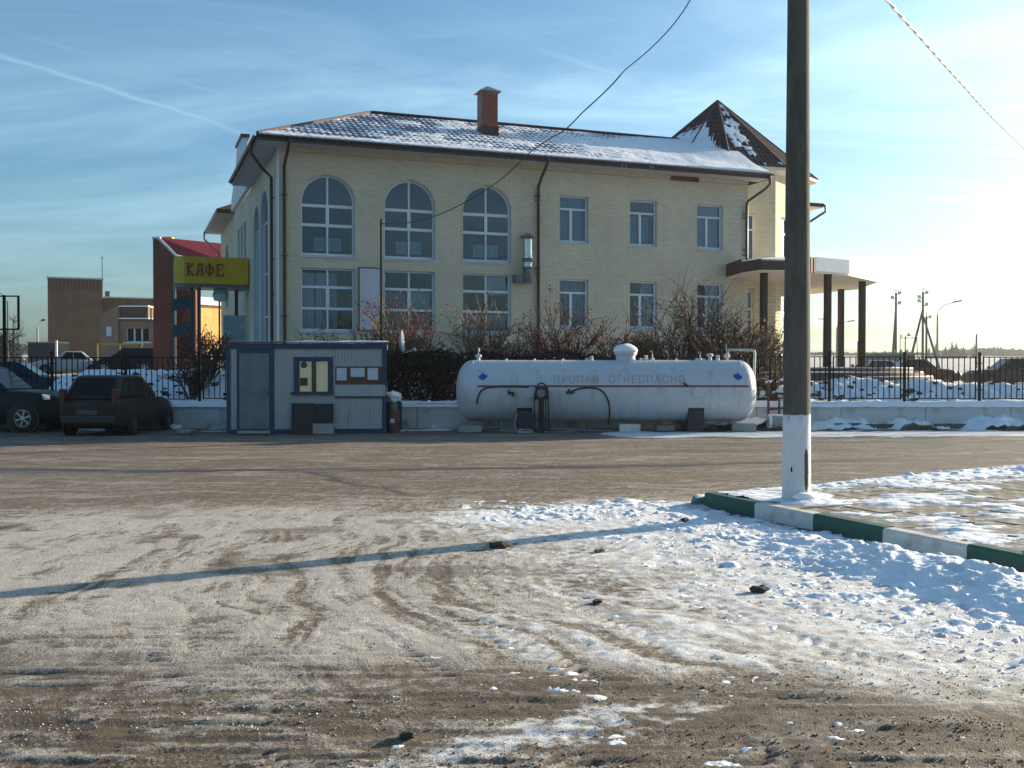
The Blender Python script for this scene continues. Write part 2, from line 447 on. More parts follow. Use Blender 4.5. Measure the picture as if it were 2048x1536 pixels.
TCX, TCY = 8.6, 10.2                                            # vehicles turn round this point
def road_fields(X, Y):
    """height, clean snow, packed dirty snow, dark wet dirt"""
    kd, ka = kerb_dist(X, Y)
    fd, fa = far_dist(X, Y)
    wx = X + (fbm(X * .5, Y * .5, 3, 90) - .5) * 1.6
    wy = Y + (fbm(X * .5, Y * .5, 3, 91) - .5) * 1.6
    r = np.hypot(wx - TCX, wy - TCY); th = np.arctan2(wy - TCY, wx - TCX) * 7.0
    arc = fbm(r * 5.5, th * .55, 5, 1, .6)
    arcf = fbm(r * 17, th * 1.6, 3, 2)
    flat = fbm(X * .35 + wx * .15, wy * 5.0, 5, 3, .6)
    flatf = fbm(X * 1.6, Y * 15, 3, 4)
    diag = fbm((wx + wy) * .6, (wx - wy) * 3.2, 4, 5, .6)
    arcw = fbm(r * 2.3 + 7, th * .35, 3, 14); dg2 = fbm((wx - wy) * .5 + 3, (wx + wy) * 2.0, 4, 15, .6)
    big = fbm(X * .38, Y * .42, 4, 6)
    mid = fbm(X * 1.5, Y * 1.7, 4, 7)
    fine = fbm(X * 7, Y * 8, 3, 8)
    grit = fbm(X * 20, Y * 22, 2, 9)
    # zones
    far = sstep(11.4, 14.2, Y + (big - .5) * 3 + np.clip(-X, 0, 6) * .12)
    near = 1 - sstep(4.6, 5.9, Y + (big - .5) * 2.0 + (mid - .5) * 1.4 - np.clip(-X, 0, 4) * .40)
    turn = np.clip(1 - far - near, 0, 1)
    lefty = sstep(1.0, -3.0, X + (big - .5) * 2)
    streak = arc * (1 - .65 * lefty) + diag * .65 * lefty
    streak = streak * turn + flat * (1 - turn)
    sf = arcf * turn + flatf * (1 - turn)
    # clean snow beside the kerb and round its corner
    ks = sstep(2.3, .3, kd + (mid - .5) * 1.9 + (streak - .5) * 1.2) * sstep(-.35, .35, ka + .5)
    ks = np.where(kd < -0.35, 0, ks)
    nose = sstep(2.4, .5, np.hypot((X - 1.3) * .75, (Y - 11.4) * 1.5) + (mid - .5) * 2.0)
    verge = sstep(-.35, .25, 1.0 - np.abs(Y - 25.6 - .06 * X - .1) + (mid - .5) * 1.1) * sstep(1.0, 3.5, X + (mid - .5) * 3)
    foot = sstep(26.6, 27.8, Y + (mid - .5) * 1.2) * .8
    islandedge = sstep(.75, .1, np.abs(fd - .12) + (mid - .5) * .7) * sstep(.2, 1.2, fa)
    clean = np.clip(np.maximum.reduce([ks, nose * .9, verge, foot * sstep(.4, .6, mid), islandedge]), 0, 1)
    patch = sstep(.38, .62, streak * .42 + sf * .20 + mid * .22 + fine * .16) * turn * (.20 + .55 * sstep(-2.0, 1.2, X + (big - .5) * 3))
    thin = sstep(5.2, 1.0, kd + (mid - .5) * 2.2 + (streak - .5) * 3.0 + (sf - .5) * 1.5) * sstep(-.6, .4, ka + 1.0) * (1 - near) * (1 - far) * .62
    clean = np.maximum(clean, np.where(kd > 0, thin, 0))
    clean = np.clip(np.maximum(clean, patch * (.4 + .9 * big)), 0, 1)
    # packed dirty snow
    pack = turn * (.60 + 1.5 * (streak - .46) + 1.4 * (sf - .5) + .9 * (arcw - .5) + .7 * (dg2 - .5)) + (1 - turn) * .06
    pack += far * (.42 * sstep(.48, .68, flat * .7 + flatf * .3) + .12 * (big - .4))
    pack += near * (.85 * sstep(.50, .66, fine * .35 + flatf * .40 + grit * .25) * sstep(.30, .55, big * .5 + mid * .5))
    pack += turn * .22 * (mid - .5)
    pack = np.clip(pack, 0, 1)
    # dark wet tracks
    tr1 = 17.3 + .145 * X + .012 * X * X                         # worn wheel line on the far lane
    dark = sstep(.42, .10, np.abs(Y - tr1) + (flat - .5) * .6) * .9 * sstep(9, 5, X)
    dark = np.maximum(dark, sstep(.30, .05, np.abs(Y - 22.6 - .14 * (X - 4)) + (flat - .5) * .35) * sstep(2, 5, X) * .8)
    dark = np.maximum(dark, sstep(.34, .05, np.abs(Y - 20.8 - .10 * (X - 4)) + (flat - .5) * .4) * sstep(1, 4, X) * .55)
    dark = np.maximum(dark, sstep(.16, .02, np.abs((X + 3.2) * .75 + (Y - 16.4) * .5 + (mid - .5) * .5)) * sstep(17.6, 16.8, Y) * sstep(13.0, 14, Y) * .7)
    brownpatch = sstep(.63, .70, fbm(X * .9 + 4, Y * 1.9, 4, 12)) * turn * .75 * (1 - ks)
    brownpatch = np.maximum(brownpatch, near * (.45 + .5 * sstep(.40, .62, flat * .6 + mid * .4)))
    brownpatch = np.maximum(brownpatch, far * (.16 + .34 * sstep(.42, .60, flat)))
    smear = sstep(.34, .02, np.abs((X + .36) * .62 - (Y - 4.24) * .77 + (mid - .5) * .3) + (fine - .5) * .5 + (grit - .5) * .25) * sstep(5.3, 4.9, Y) * sstep(3.2, 3.8, Y) * (.30 + .5 * fine)
    clean = np.maximum(clean, smear)
    gut = sstep(.30, .10, kd + (fine - .5) * .1) * sstep(-.1, .0, kd) * sstep(0, .4, ka) * sstep(3.0, 2.0, ka) * .9
    dark = np.maximum.reduce([dark, gut])
    dark = np.maximum(dark, near * sstep(.60, .72, flat * .5 + mid * .5) * .8)
    clean = clean * (1 - gut)
    # tyre prints
    H = (streak - .5) * .010 * turn + (mid - .5) * .008 + (fine - .5) * .005 * (.5 + turn) + (sf - .5) * .006 + (grit - .5) * .009 * (.4 + 1.2 * mid) + (flatf - .5) * .012 * near
    H += -.02 * far
    tread = np.zeros_like(H)
    arcl = th / 7.0 * 6.5
    for (rr, w, pitch, sk, a0, a1) in ((7.2, .12, .10, .5, -2.9, -1.9), (8.75, .11, .11, -.5, -3.05, -2.0), (6.1, .11, .10, .5, -2.8, -1.95), (9.6, .13, .12, .4, -2.9, -2.0), (10.3, .12, .11, -.4, -2.8, -1.9), (7.9, .12, .12, .6, -2.8, -2.1), (11.4, .12, .11, .5, -2.8, -2.0)):
        rw = np.hypot(X - TCX, Y - TCY) + (fbm(X * .3, Y * .3, 2, 44) - .5) * .5
        a = np.arctan2(Y - TCY, X - TCX)
        inb = sstep(w + .02, w - .02, np.abs(rw - rr)) * sstep(a0 - .05, a0, a) * sstep(a1 + .05, a1, a) * sstep(.38, .56, fbm(X * .8, Y * .8, 2, 45))
        tread -= inb * .005
        tr_ = np.sin(2 * math.pi * (a * rr + sk * np.abs(rw - rr)) / pitch)
        tread += inb * .006 * np.clip(tr_ * 2, -1, 1); pack = np.clip(pack + inb * (.10 + .28 * np.clip(tr_ * 2, -1, 1)), 0, 1)
    H += tread
    thick = np.clip(np.maximum(ks, nose), 0, 1)
    H += clean * (.004 + (.006 + .012 * thick) * sstep(.35, .8, mid) + (fine - .4) * (.008 + .020 * thick) + (grit - .5) * .010)
    H -= dark * .012
    ruts = near * ((flat - .5) * .02 + (flatf - .5) * .014)
    H += ruts
    H *= .35 + .65 * sstep(26, 15, Y)
    return H, clean, pack, np.clip(dark, 0, 1), np.clip(brownpatch, 0, 1)

def grid_mesh(name, X, Y, Z, keep=None):
    ny, nx = X.shape
    co = np.stack([X, Y, Z], -1).reshape(-1, 3).astype(np.float32)
    i = np.arange(ny * nx).reshape(ny, nx)
    q = np.stack([i[:-1, :-1], i[:-1, 1:], i[1:, 1:], i[1:, :-1]], -1).reshape(-1, 4)
    used = None
    if keep is not None:
        q = q[keep.reshape(-1)]
        used = np.unique(q); mp = np.full(len(co), -1, np.int64); mp[used] = np.arange(len(used))
        q = mp[q]; co = co[used]
    me = bpy.data.meshes.new(name)
    me.vertices.add(len(co)); me.vertices.foreach_set('co', co.ravel())
    me.loops.add(q.size); me.loops.foreach_set('vertex_index', q.ravel().astype(np.int32))
    me.polygons.add(len(q)); me.polygons.foreach_set('loop_start', np.arange(0, q.size, 4, dtype=np.int32))
    me.polygons.foreach_set('loop_total', np.full(len(q), 4, np.int32))
    me.polygons.foreach_set('use_smooth', np.ones(len(q), bool))
    me.update(calc_edges=True)
    return me, used
def add_attr(me, name, a, used=None):
    a = a.reshape(-1).astype(np.float32)
    if used is not None: a = a[used]
    at_ = me.attributes.new(name, 'FLOAT', 'POINT')
    at_.data.foreach_set('value', a)

def ground_material():
    m = bpy.data.materials.new('snowy_road'); m.use_nodes = True
    nt = m.node_tree; N, L = nt.nodes, nt.links
    b = N['Principled BSDF']
    tc = N.new('ShaderNodeTexCoord')
    def attr(n):
        a = N.new('ShaderNodeAttribute'); a.attribute_name = n; return a.outputs['Fac']
    def noise(scale, detail=4, sc=None, rough=.6):
        n = N.new('ShaderNodeTexNoise'); n.inputs['Scale'].default_value = scale; n.inputs['Detail'].default_value = detail
        n.inputs['Roughness'].default_value = rough
        if sc:
            mp = N.new('ShaderNodeMapping'); mp.inputs['Scale'].default_value = sc
            L.new(tc.outputs['Object'], mp.inputs[0]); L.new(mp.outputs[0], n.inputs[0])
        else: L.new(tc.outputs['Object'], n.inputs[0])
        return n.outputs[0]
    def mr(s, a, b_, c=0, d=1):
        n = N.new('ShaderNodeMapRange'); n.inputs['From Min'].default_value = a; n.inputs['From Max'].default_value = b_
        n.inputs['To Min'].default_value = c; n.inputs['To Max'].default_value = d
        L.new(s, n.inputs[0]); return n.outputs[0]
    def math_(op, a, b_):
        n = N.new('ShaderNodeMath'); n.operation = op
        for i, q in enumerate((a, b_)):
            if isinstance(q, (int, float)): n.inputs[i].default_value = q
            else: L.new(q, n.inputs[i])
        return n.outputs[0]
    def mix(f, a, b_):
        n = N.new('ShaderNodeMix'); n.data_type = 'RGBA'
        L.new(f, n.inputs['Factor'])
        for k, q in (('A', a), ('B', b_)):
            if isinstance(q, tuple): n.inputs[k].default_value = (*q, 1)
            else: L.new(q, n.inputs[k])
        return n.outputs['Result']
    g1 = noise(9, 6, None, .7); g2 = noise(55, 4, None, .7); g3 = noise(2.2, 5)
    base = mix(mr(g3, .3, .7), (0.090, 0.062, 0.037), (0.140, 0.102, 0.066))
    base = mix(mr(g2, .35, .7), base, (0.185, 0.145, 0.105))
    pk = math_('ADD', attr('pack'), mr(g1, .3, .7, -.30, .30))
    pk = math_('ADD', pk, mr(g2, .3, .7, -.34, .34))
    # fine scratches that follow the turning circle of the vehicles
    sx_ = N.new('ShaderNodeSeparateXYZ'); L.new(tc.outputs['Object'], sx_.inputs[0])
    rx, ry = math_('SUBTRACT', sx_.outputs[0], TCX), math_('SUBTRACT', sx_.outputs[1], TCY)
    rad = math_('SQRT', math_('ADD', math_('MULTIPLY', rx, rx), math_('MULTIPLY', ry, ry)), 0.0)
    ang = math_('ARCTAN2', ry, rx)
    wob = math_('MULTIPLY', noise(.6, 3), .9)
    pv = N.new('ShaderNodeCombineXYZ'); L.new(math_('ADD', rad, wob), pv.inputs[0]); L.new(math_('MULTIPLY', ang, .55), pv.inputs[1])
    pn = N.new('ShaderNodeTexNoise'); pn.inputs['Scale'].default_value = 22; pn.inputs['Detail'].default_value = 5; pn.inputs['Roughness'].default_value = .7
    L.new(pv.outputs[0], pn.inputs[0])
    hs_ = noise(5.0, 5, (.35, 3.2, 1), .7)
    pk = math_('ADD', pk, mr(pn.outputs[0], .3, .7, -.26, .26))
    pk = math_('ADD', pk, mr(hs_, .3, .7, -.16, .16))
    packed = mix(mr(g2, .3, .7), (0.28, 0.256, 0.222), (0.64, 0.61, 0.565))
    c = mix(mr(pk, .12, .62), base, packed)
    c = mix(math_('MULTIPLY', attr('brown'), mr(g1, .35, .6, .2, 1)), c, (0.062, 0.042, 0.027))
    c = mix(math_('MULTIPLY', attr('dark'), mr(g1, .25, .6, .45, 1)), c, (0.034, 0.031, 0.031))
    cl = math_('ADD', attr('clean'), mr(g1, .3, .7, -.28, .28))
    snow = mix(mr(g3, .3, .7), (0.70, 0.71, 0.73), (0.83, 0.85, 0.88))
    c = mix(mr(cl, .28, .62), c, snow)
    L.new(c, b.inputs['Base Color'])
    ro = N.new('ShaderNodeMix'); ro.data_type = 'FLOAT'
    L.new(attr('dark'), ro.inputs[0]); ro.inputs[2].default_value = .72; ro.inputs[3].default_value = .42
    L.new(ro.outputs[0], b.inputs['Roughness'])
    b.inputs['Specular IOR Level'].default_value = 0.35
    hs = math_('ADD', math_('ADD', math_('MULTIPLY', g2, .7), noise(140, 3)), math_('MULTIPLY', pn.outputs[0], .8))
    bp = N.new('ShaderNodeBump'); bp.inputs['Strength'].default_value = .8; bp.inputs['Distance'].default_value = .022
    L.new(hs, bp.inputs['Height']); L.new(bp.outputs[0], b.inputs['Normal'])
    return m
M['road'] = ground_material()

# near road sheet: rows get wider apart with distance
ys = [2.2]
while ys[-1] < 28.62: ys.append(ys[-1] + max(.016, .0034 * ys[-1] ** 1.12))
ys[-1] = 28.62
ys = np.array(ys, np.float32)
u = np.linspace(-1, 1, 640).astype(np.float32)
xs = 9.0 * u + 15.0 * u ** 3
gx, gy = np.meshgrid(xs, ys)
h_, cl_, pk_, dk_, br_ = road_fields(gx, gy)
me, us = grid_mesh('road', gx, gy, h_)
for n_, a_ in (('clean', cl_), ('pack', pk_), ('dark', dk_), ('brown', br_)): add_attr(me, n_, a_)
road = link_mesh('road', me, M['road'])
tag(road, 'brown slushy road and dirty packed snow with tyre tracks in front of the building', None, None, 'structure')
# wide ground under and behind everything near
gb = MB(); gb.box(-400, 400, -38, 28.9, -.6, -.13)
o = gb.build('ground', M['road']); tag(o, 'dirty snowy ground around the road', None, None, 'structure')

# grit and ice crumbs lying on the road: real grains that catch the low sun
def crumbs(name, n, m_, label, seed, r0, r1, wfun):
    g = np.random.default_rng(seed)
    Yc = 3.2 + (g.random(n * 4) ** 1.6) * 9.5; Xc = g.uniform(-1, 1, n * 4) * (.56 * Yc + .3)
    keep = g.random(n * 4) < wfun(Xc, Yc); Xc, Yc = Xc[keep][:n], Yc[keep][:n]; k = len(Xc)
    Zc = road_fields(Xc[None, :].astype(np.float32), Yc[None, :].astype(np.float32))[0][0]
    rr = r0 + (r1 - r0) * g.random(k) ** 3
    base = np.array([(1, 0, 0), (-.5, .87, 0), (-.5, -.87, 0), (.1, .1, .62), (0, 0, -.5)], np.float32)
    J = 1 + g.uniform(-.35, .35, (k, 5, 3)); P = base[None] * J * rr[:, None, None]
    a = g.uniform(0, 6.28, k); c, s_ = np.cos(a), np.sin(a)
    P = np.stack([P[..., 0] * c[:, None] * 1.3 - P[..., 1] * s_[:, None], P[..., 0] * s_[:, None] * 1.3 + P[..., 1] * c[:, None], P[..., 2]], -1)
    P += np.stack([Xc, Yc, Zc + rr * .15], -1)[:, None, :]
    T = np.array([(0, 1, 3), (1, 2, 3), (2, 0, 3), (1, 0, 4), (2, 1, 4), (0, 2, 4)]); F = (T[None] + 5 * np.arange(k)[:, None, None]).reshape(-1, 3)
    me = bpy.data.meshes.new(name); me.vertices.add(5 * k); me.vertices.foreach_set('co', P.reshape(-1).astype(np.float32))
    me.loops.add(F.size); me.loops.foreach_set('vertex_index', F.ravel().astype(np.int32)); me.polygons.add(len(F))
    me.polygons.foreach_set('loop_start', np.arange(0, F.size, 3, dtype=np.int32)); me.polygons.foreach_set('loop_total', np.full(len(F), 3, np.int32)); me.update(calc_edges=True)
    tag(link_mesh(name, me, m_), label, 'crumbs', None, 'stuff')
def off_island(X, Y): return (kerb_dist(X, Y)[0] > .05) | (far_dist(X, Y)[0] > .1)
crumbs('slush_crumbs', 11000, mat('dark_slush', (.085, .062, .042), .8, island=.4), 'brown frozen slush crumbs strewn over the near road', 1, .0025, .0085,
       lambda X, Y: off_island(X, Y) * sstep(.42, .62, fbm(X * .7, Y * 3.0, 4, 201)) * (.06 + .95 * sstep(6.2, 4.4, Y)))
crumbs('ice_crumbs', 10000, mat('pale_ice_crumb', (.34, .31, .27), .7, island=.3), 'pale ice crumbs scattered over the near road', 2, .0025, .0095,
       lambda X, Y: off_island(X, Y) * sstep(.44, .62, fbm(X * .8 + 9, Y * 3.4, 4, 202)) * (.15 + .85 * sstep(6.4, 4.6, Y)))
crumbs('snow_crumbs', 9000, M['snow'], 'small white snow crumbs fallen from the heap beside the kerb', 3, .004, .020,
       lambda X, Y: off_island(X, Y) * sstep(2.8, .8, np.abs(kerb_dist(X, Y)[0])) * sstep(.40, .6, fbm(X * 1.1, Y * 1.6, 3, 203)))
# ------------------------------------------------------------------ snow heaped along the kerb: a heap of its own, real lumps
def lumps(X, Y, H, n, cx, cy, r0, r1, seed, sq=.75):
    rr = random.Random(seed)
    x0, y0 = X[0, 0], Y[0, 0]; dx = X[0, 1] - X[0, 0]; dy = Y[1, 0] - Y[0, 0]
    for _ in range(n):
        px, py = cx(rr)
        r = r0 + (r1 - r0) * rr.random() ** 2.2
        j0 = int((px - r - x0) / dx); j1 = int((px + r - x0) / dx) + 2
        i0 = int((py - r - y0) / dy); i1 = int((py + r - y0) / dy) + 2
        j0, i0 = max(j0, 0), max(i0, 0); j1, i1 = min(j1, X.shape[1]), min(i1, X.shape[0])
        if j1 <= j0 or i1 <= i0: continue
        sx, sy = X[i0:i1, j0:j1] - px, Y[i0:i1, j0:j1] - py
        an = rr.uniform(0, 3.14); e = rr.uniform(.6, 1)
        a = (sx * math.cos(an) + sy * math.sin(an)) / r; b = (-sx * math.sin(an) + sy * math.cos(an)) / (r * e)
        d2 = np.clip(1 - a * a - b * b, 0, 1)
        bump = np.sqrt(d2) * r * sq * rr.uniform(.5, 1)
        base = H[i0:i1, j0:j1]
        ctr = base[min(base.shape[0] - 1, base.shape[0] // 2), min(base.shape[1] - 1, base.shape[1] // 2)]
        H[i0:i1, j0:j1] = np.maximum(base, np.where(d2 > 0, ctr - .25 * r + bump, -9))
    return H
def snow_heap(name, x0, x1, y0, y1, step, hfun, lump_list, label):
    xs_ = np.arange(x0, x1, step, dtype=np.float32); ys_ = np.arange(y0, y1, step, dtype=np.float32)
    X, Y = np.meshgrid(xs_, ys_)
    H = hfun(X, Y)
    for k, (n, cf, a, b, q) in enumerate(lump_list): H = lumps(X, Y, H, n, cf, None, a, b, 100 + k, q)
    H += (fbm(X * 7, Y * 7, 5, 61, .6) - .5) * .060 + (fbm(X * 30, Y * 30, 2, 62) - .5) * .014
    B = road_fields(X, Y)[0]
    vis = H > B - .012
    keep = vis[:-1, :-1] | vis[1:, :-1] | vis[:-1, 1:] | vis[1:, 1:]
    m_, us_ = grid_mesh(name, X, Y, np.where(vis, H, B - .03), keep)
    o = link_mesh(name, m_, M['heapsnow'])
    return tag(o, label, 'snow', None, 'stuff')
def along_kerb(a0, a1, d0, d1, pw=1.0):
    def f(rr):
        a = rr.uniform(a0, a1); d = d0 + (d1 - d0) * rr.random() ** pw
        return KX0 + KDX * a + KDY * d, KY0 + KDY * a - KDX * d
    return f
def heap_h(X, Y):
    kd, ka = kerb_dist(X, Y)
    m_ = fbm(X * 1.4, Y * 1.4, 4, 51); f_ = fbm(X * 5, Y * 5, 3, 52)
    prof = sstep(.06, .55, kd) * sstep(1.75, .55, kd + (m_ - .5) * .9)
    top = (.030 + .125 * sstep(1.6, 4.2, ka + (m_ - .5) * 1.2)) * (.45 + 1.0 * m_) + (f_ - .5) * .06
    out = sstep(3.2, 1.2, kd + (m_ - .5) * 1.6) * (.015 + .09 * (f_ - .45)) * sstep(.5, 1.5, ka)
    h = np.maximum(prof * top, out) - .02
    cor = sstep(1.7, .3, np.hypot((X - 1.2) * .8, (Y - 11.5) * 1.3) + (f_ - .5) * 1.3) * (.07 * f_)
    h = np.maximum(h, cor - .02)
    h = h - .25 * sstep(4.6, 2.9, Y + (m_ - .5) * 1.6)
    return np.where(kd < .03, -.3, h)
snow_heap('snow_heap', -.6, 6.4, 2.6, 12.9, .020, heap_h,
          [(900, along_kerb(.6, 5.6, .3, 1.6, .8), .012, .06, .7), (60, along_kerb(2.4, 5.6, .3, 1.1), .05, .13, .5), (420, along_kerb(.2, 6.5, .8, 2.6), .010, .04, .8),
           (200, lambda rr: (rr.uniform(-.4, 2.2), rr.uniform(10.9, 12.3)), .015, .075, .75)],
          'clean lumpy snow heaped against the green and white kerb')
def far_edge_h(X, Y):
    fd, fa = far_dist(X, Y)
    m_ = fbm(X * 1.8, Y * 1.8, 4, 71)
    return .15 + sstep(.55, .08, np.abs(fd + .12) + (m_ - .5) * .8) * sstep(.15, .8, fa) * (.01 + .10 * m_) * (.4 + .6 * sstep(1.5, 5, fa)) - .03 - .2 * sstep(.1, .45, fd)
def along_far(rr):
    a = rr.uniform(.3, 9); d = rr.gauss(-.1, .22)
    return KX0 + FX * a - FY * d, KY0 + FY * a + FX * d
xs_ = np.arange(2.2, 11, .03, dtype=np.float32); ys_ = np.arange(12.0, 17.8, .03, dtype=np.float32)
X, Y = np.meshgrid(xs_, ys_)
H = lumps(X, Y, far_edge_h(X, Y), 300, along_far, None, .015, .07, 140, .7)
H += (fbm(X * 8, Y * 8, 4, 73, .6) - .5) * .05
fd, fa = far_dist(X, Y)
B = np.where(fd > 0.02, road_fields(X, Y)[0], .148)
vis = H > B - .01
m_, us_ = grid_mesh('snow_ridge', X, Y, np.where(vis, H, B - .04), (vis[:-1, :-1] | vis[1:, :-1] | vis[:-1, 1:] | vis[1:, 1:]))
tag(link_mesh('snow_ridge', m_, M['snow']), 'low ridge of snow lumps along the far edge of the paved island', 'snow', None, 'stuff')

# ------------------------------------------------------------------ paved island with painted kerb stones
island = empty('pavement', (0, 0, 0)); tag(island, 'paved traffic island with snow on its slabs behind the painted kerb', None, None, 'structure')
def kpt(a, d=0, z=0): return Vector((KX0 + KDX * a + KDY * d, KY0 + KDY * a - KDX * d, z))       # d > 0: to the road side
b = MB()
p0, p1, p2, p3 = kpt(0, -.10), kpt(11, -.10), Vector((26, 4, 0)), Vector((KX0 + FX * 26, KY0 + FY * 26, 0))
b.add([(p.x, p.y, z) for z in (-.1, .118) for p in (p0, p1, p2, p3)], [(4, 5, 6, 7), (0, 1, 5, 4), (3, 0, 4, 7)])
b.build('bedding', M['concrete'], island)
kerb_ang = math.atan2(KDY, KDX)
def kerb_stone(m_, i):
    mb = MB(); L, W, Ht = .985, .15, .165
    c = .022
    prof = [(0, -.1), (W, -.1), (W, Ht), (c, Ht), (0, Ht - c)]
    for x in (0, L):
        for (y, z) in prof: mb.v.append((x, y, z))
    n = 5
    mb.f += [tuple(range(n))[::-1], tuple(range(n, 2 * n))] + [(k, (k + 1) % n, n + (k + 1) % n, n + k) for k in range(n)]
    mb.m += [0] * (n + 2)
    return mb.mesh('kerb_stone', m_)
kgm, kwm = kerb_stone(M['greenpaint'], 0), kerb_stone(M['whitepaint'], 1)
for i in range(11):
    o = link_mesh('kerb_stone', kgm if i % 2 == 0 else kwm, None, island)
    p = kpt(i * .99 + .0, 0)
    o.location = (p.x, p.y, rng.uniform(-.006, .006)); o.rotation_euler = (0, 0, kerb_ang)
    o['label'] = 'green painted kerb stone' if i % 2 == 0 else 'white painted kerb stone'
# slabs
sm = MB(); sm.box(-.145, .145, -.145, .145, -.05, .0); slab_me = sm.mesh('paving_slab', mat('paving_slab', (0.185, 0.160, 0.122), 0.85, 0.22, 7, 0.4, 60, island=.16, col2=(0.52, 0.50, 0.47), lo=.50, hi=.68, detail=8))
stuffb = MB(); cells = []
for i in range(0, 40):
    for j in range(0, 46):
        a, d = .06 + .30 * i + .1, -.32 - .30 * j
        p = kpt(a, d)
        fdv = -((p.x - KX0) * -FY + (p.y - KY0) * FX)
        if fdv < .22 or p.y < 5.5 or p.y > 18: continue
        if abs(p.x) > .53 * p.y + .4: continue
        cells.append((p.y, p))
cells.sort(key=lambda c: c[0])
rot = Matrix.Rotation(math.atan2(KDY, KDX), 3, 'Z')
for k, (_, p) in enumerate(cells):
    zt = .150 + rng.uniform(-.006, .006)
    if k < 280:
        o = link_mesh('paving_slab', slab_me, None, island)
        o.location = (p.x, p.y, zt); o.rotation_euler = (rng.uniform(-.012, .012), rng.uniform(-.012, .012), math.atan2(KDY, KDX))
    else: stuffb.obox((p.x, p.y, zt - .025), (.29, .29, .05), rot)
if stuffb.v:
    o = stuffb.build('far_slabs', slab_me.materials[0], island); o['kind'] = 'stuff'
# blown snow lying on the slabs
xs_ = np.arange(2.3, 12, .03, dtype=np.float32); ys_ = np.arange(5.5, 18, .03, dtype=np.float32)
X, Y = np.meshgrid(xs_, ys_)
kd, ka = kerb_dist(X, Y); fd, fa = far_dist(X, Y)
w1 = X * KDX + Y * KDY; w2 = -X * KDY + Y * KDX
cov = fbm(w1 * 1.1, w2 * .9, 4, 81) * .50 + fbm(X * 2.2, Y * 6.5, 4, 82) * .5
H = .150 + (cov - .525) * .14 + (fbm(X * 9, Y * 16, 3, 83) - .5) * .022
H = np.minimum(H, .185 + (fbm(X * 4, Y * 4, 3, 84) - .5) * .03)
H += .035 * sstep(.5, .0, np.hypot(X - 3.32, Y - 11.55) + (fbm(X * 5, Y * 5, 2, 86) - .5) * .2)
H += .02 * sstep(2.6, 4.4, ka) * sstep(-1.2, -.3, kd) * (cov > .3)
ins = (kd < -.13) & (fd < -.05)
vis = (H > .148) & ins
m_, us_ = grid_mesh('snow_film', X, Y, np.where(ins, np.where(vis, H, .138), .12), (vis[:-1, :-1] | vis[1:, :-1] | vis[:-1, 1:] | vis[1:, 1:]) & ins[:-1, :-1])
tag(link_mesh('snow_film', m_, M['snow']), 'thin wind-blown snow lying over the paving slabs', 'snow', None, 'stuff')

# ------------------------------------------------------------------ raised ground behind the fence, far fields
FENCE_Y = 28.9
WALL_TOP = .69
def bank_h(X, Y):
    n1 = fbm(X * .35, Y * .35, 4, 21); n2 = fbm(X * 1.8, Y * 1.8, 4, 22); n3 = fbm(X * 6, Y * 6, 3, 23)
    lat = sstep(-3, -8, X) * .55                                          # car park on the left lies higher
    mid_ = sstep(-9, -5, X) * sstep(15, 9, X)
    h = .66 + sstep(29.2, 31.6, Y) * (.10 + lat)
    berm = np.exp(-((Y - 31.8 - (n1 - .5) * 1.5) / 1.1) ** 2)
    h += berm * ((.30 + .35 * (n1 - .3)) * sstep(5.5, 8.5, X) + (.16 + .3 * (n1 - .3)) * sstep(-4.5, -7, X)) * (.6 + .8 * n2)
    h += mid_ * sstep(31, 34, Y) * .40
    h += berm * .16 * sstep(7.5, 9, X) * sstep(17, 15, X)
    h -= sstep(-13.2, -15.2, X) * sstep(42, 38, Y) * (.85 - .40 * sstep(29.8, 28.9, Y))
    h += np.clip(Y - 120, 0, 900) * .0205
    amp = sstep(40, 33, Y)
    h += (n2 - .5) * .22 * amp + (n3 - .5) * .09 * amp + (n1 - .5) * .1
    return h
def bank_z(x, y): return float(bank_h(np.array([[float(x)]]), np.array([[float(y)]]))[0, 0])
m_bank = mat('bank_snow', (0.78, 0.81, 0.85), 0.8, 0.06, 2, 0.4, 30, col2=(0.60, 0.58, 0.54), lo=.55, hi=.75)
m_lot = mat('trodden_snow', (0.55, 0.54, 0.52), 0.85, 0.1, .5, 0.3, 12, col2=(0.26, 0.23, 0.20), lo=.45, hi=.62)
xs_ = np.arange(-22, 24, .085, dtype=np.float32); ys_ = np.concatenate([np.arange(FENCE_Y - .02, 35, .085), np.arange(35, 45, .3)]).astype(np.float32)
X, Y = np.meshgrid(xs_, ys_)
m_, _ = grid_mesh('snow_bank', X, Y, bank_h(X, Y))
tag(link_mesh('snow_bank', m_, m_bank), 'snow bank rising behind the iron fence', None, None, 'structure')
xs_ = np.concatenate([np.arange(-600, -60, 20), np.arange(-60, 60, 1.5), np.arange(60, 601, 20)]).astype(np.float32)
ys_ = np.concatenate([np.arange(44.8, 120, 1.2), np.arange(120, 741, 20)]).astype(np.float32)
X, Y = np.meshgrid(xs_, ys_)
m_, _ = grid_mesh('field', X, Y, bank_h(X, Y) - .02)
tag(link_mesh('field', m_, m_lot), 'trodden snowy car park and open fields beyond the building', None, None, 'structure')
gb = MB(); gb.box(-600, -21.9, 28.9, 45, .2, 1.1); gb.box(23.9, 600, 28.9, 45, .2, .75)
tag(gb.build('side_ground', m_lot), 'flat snowy ground either side of the plot', None, None, 'structure')

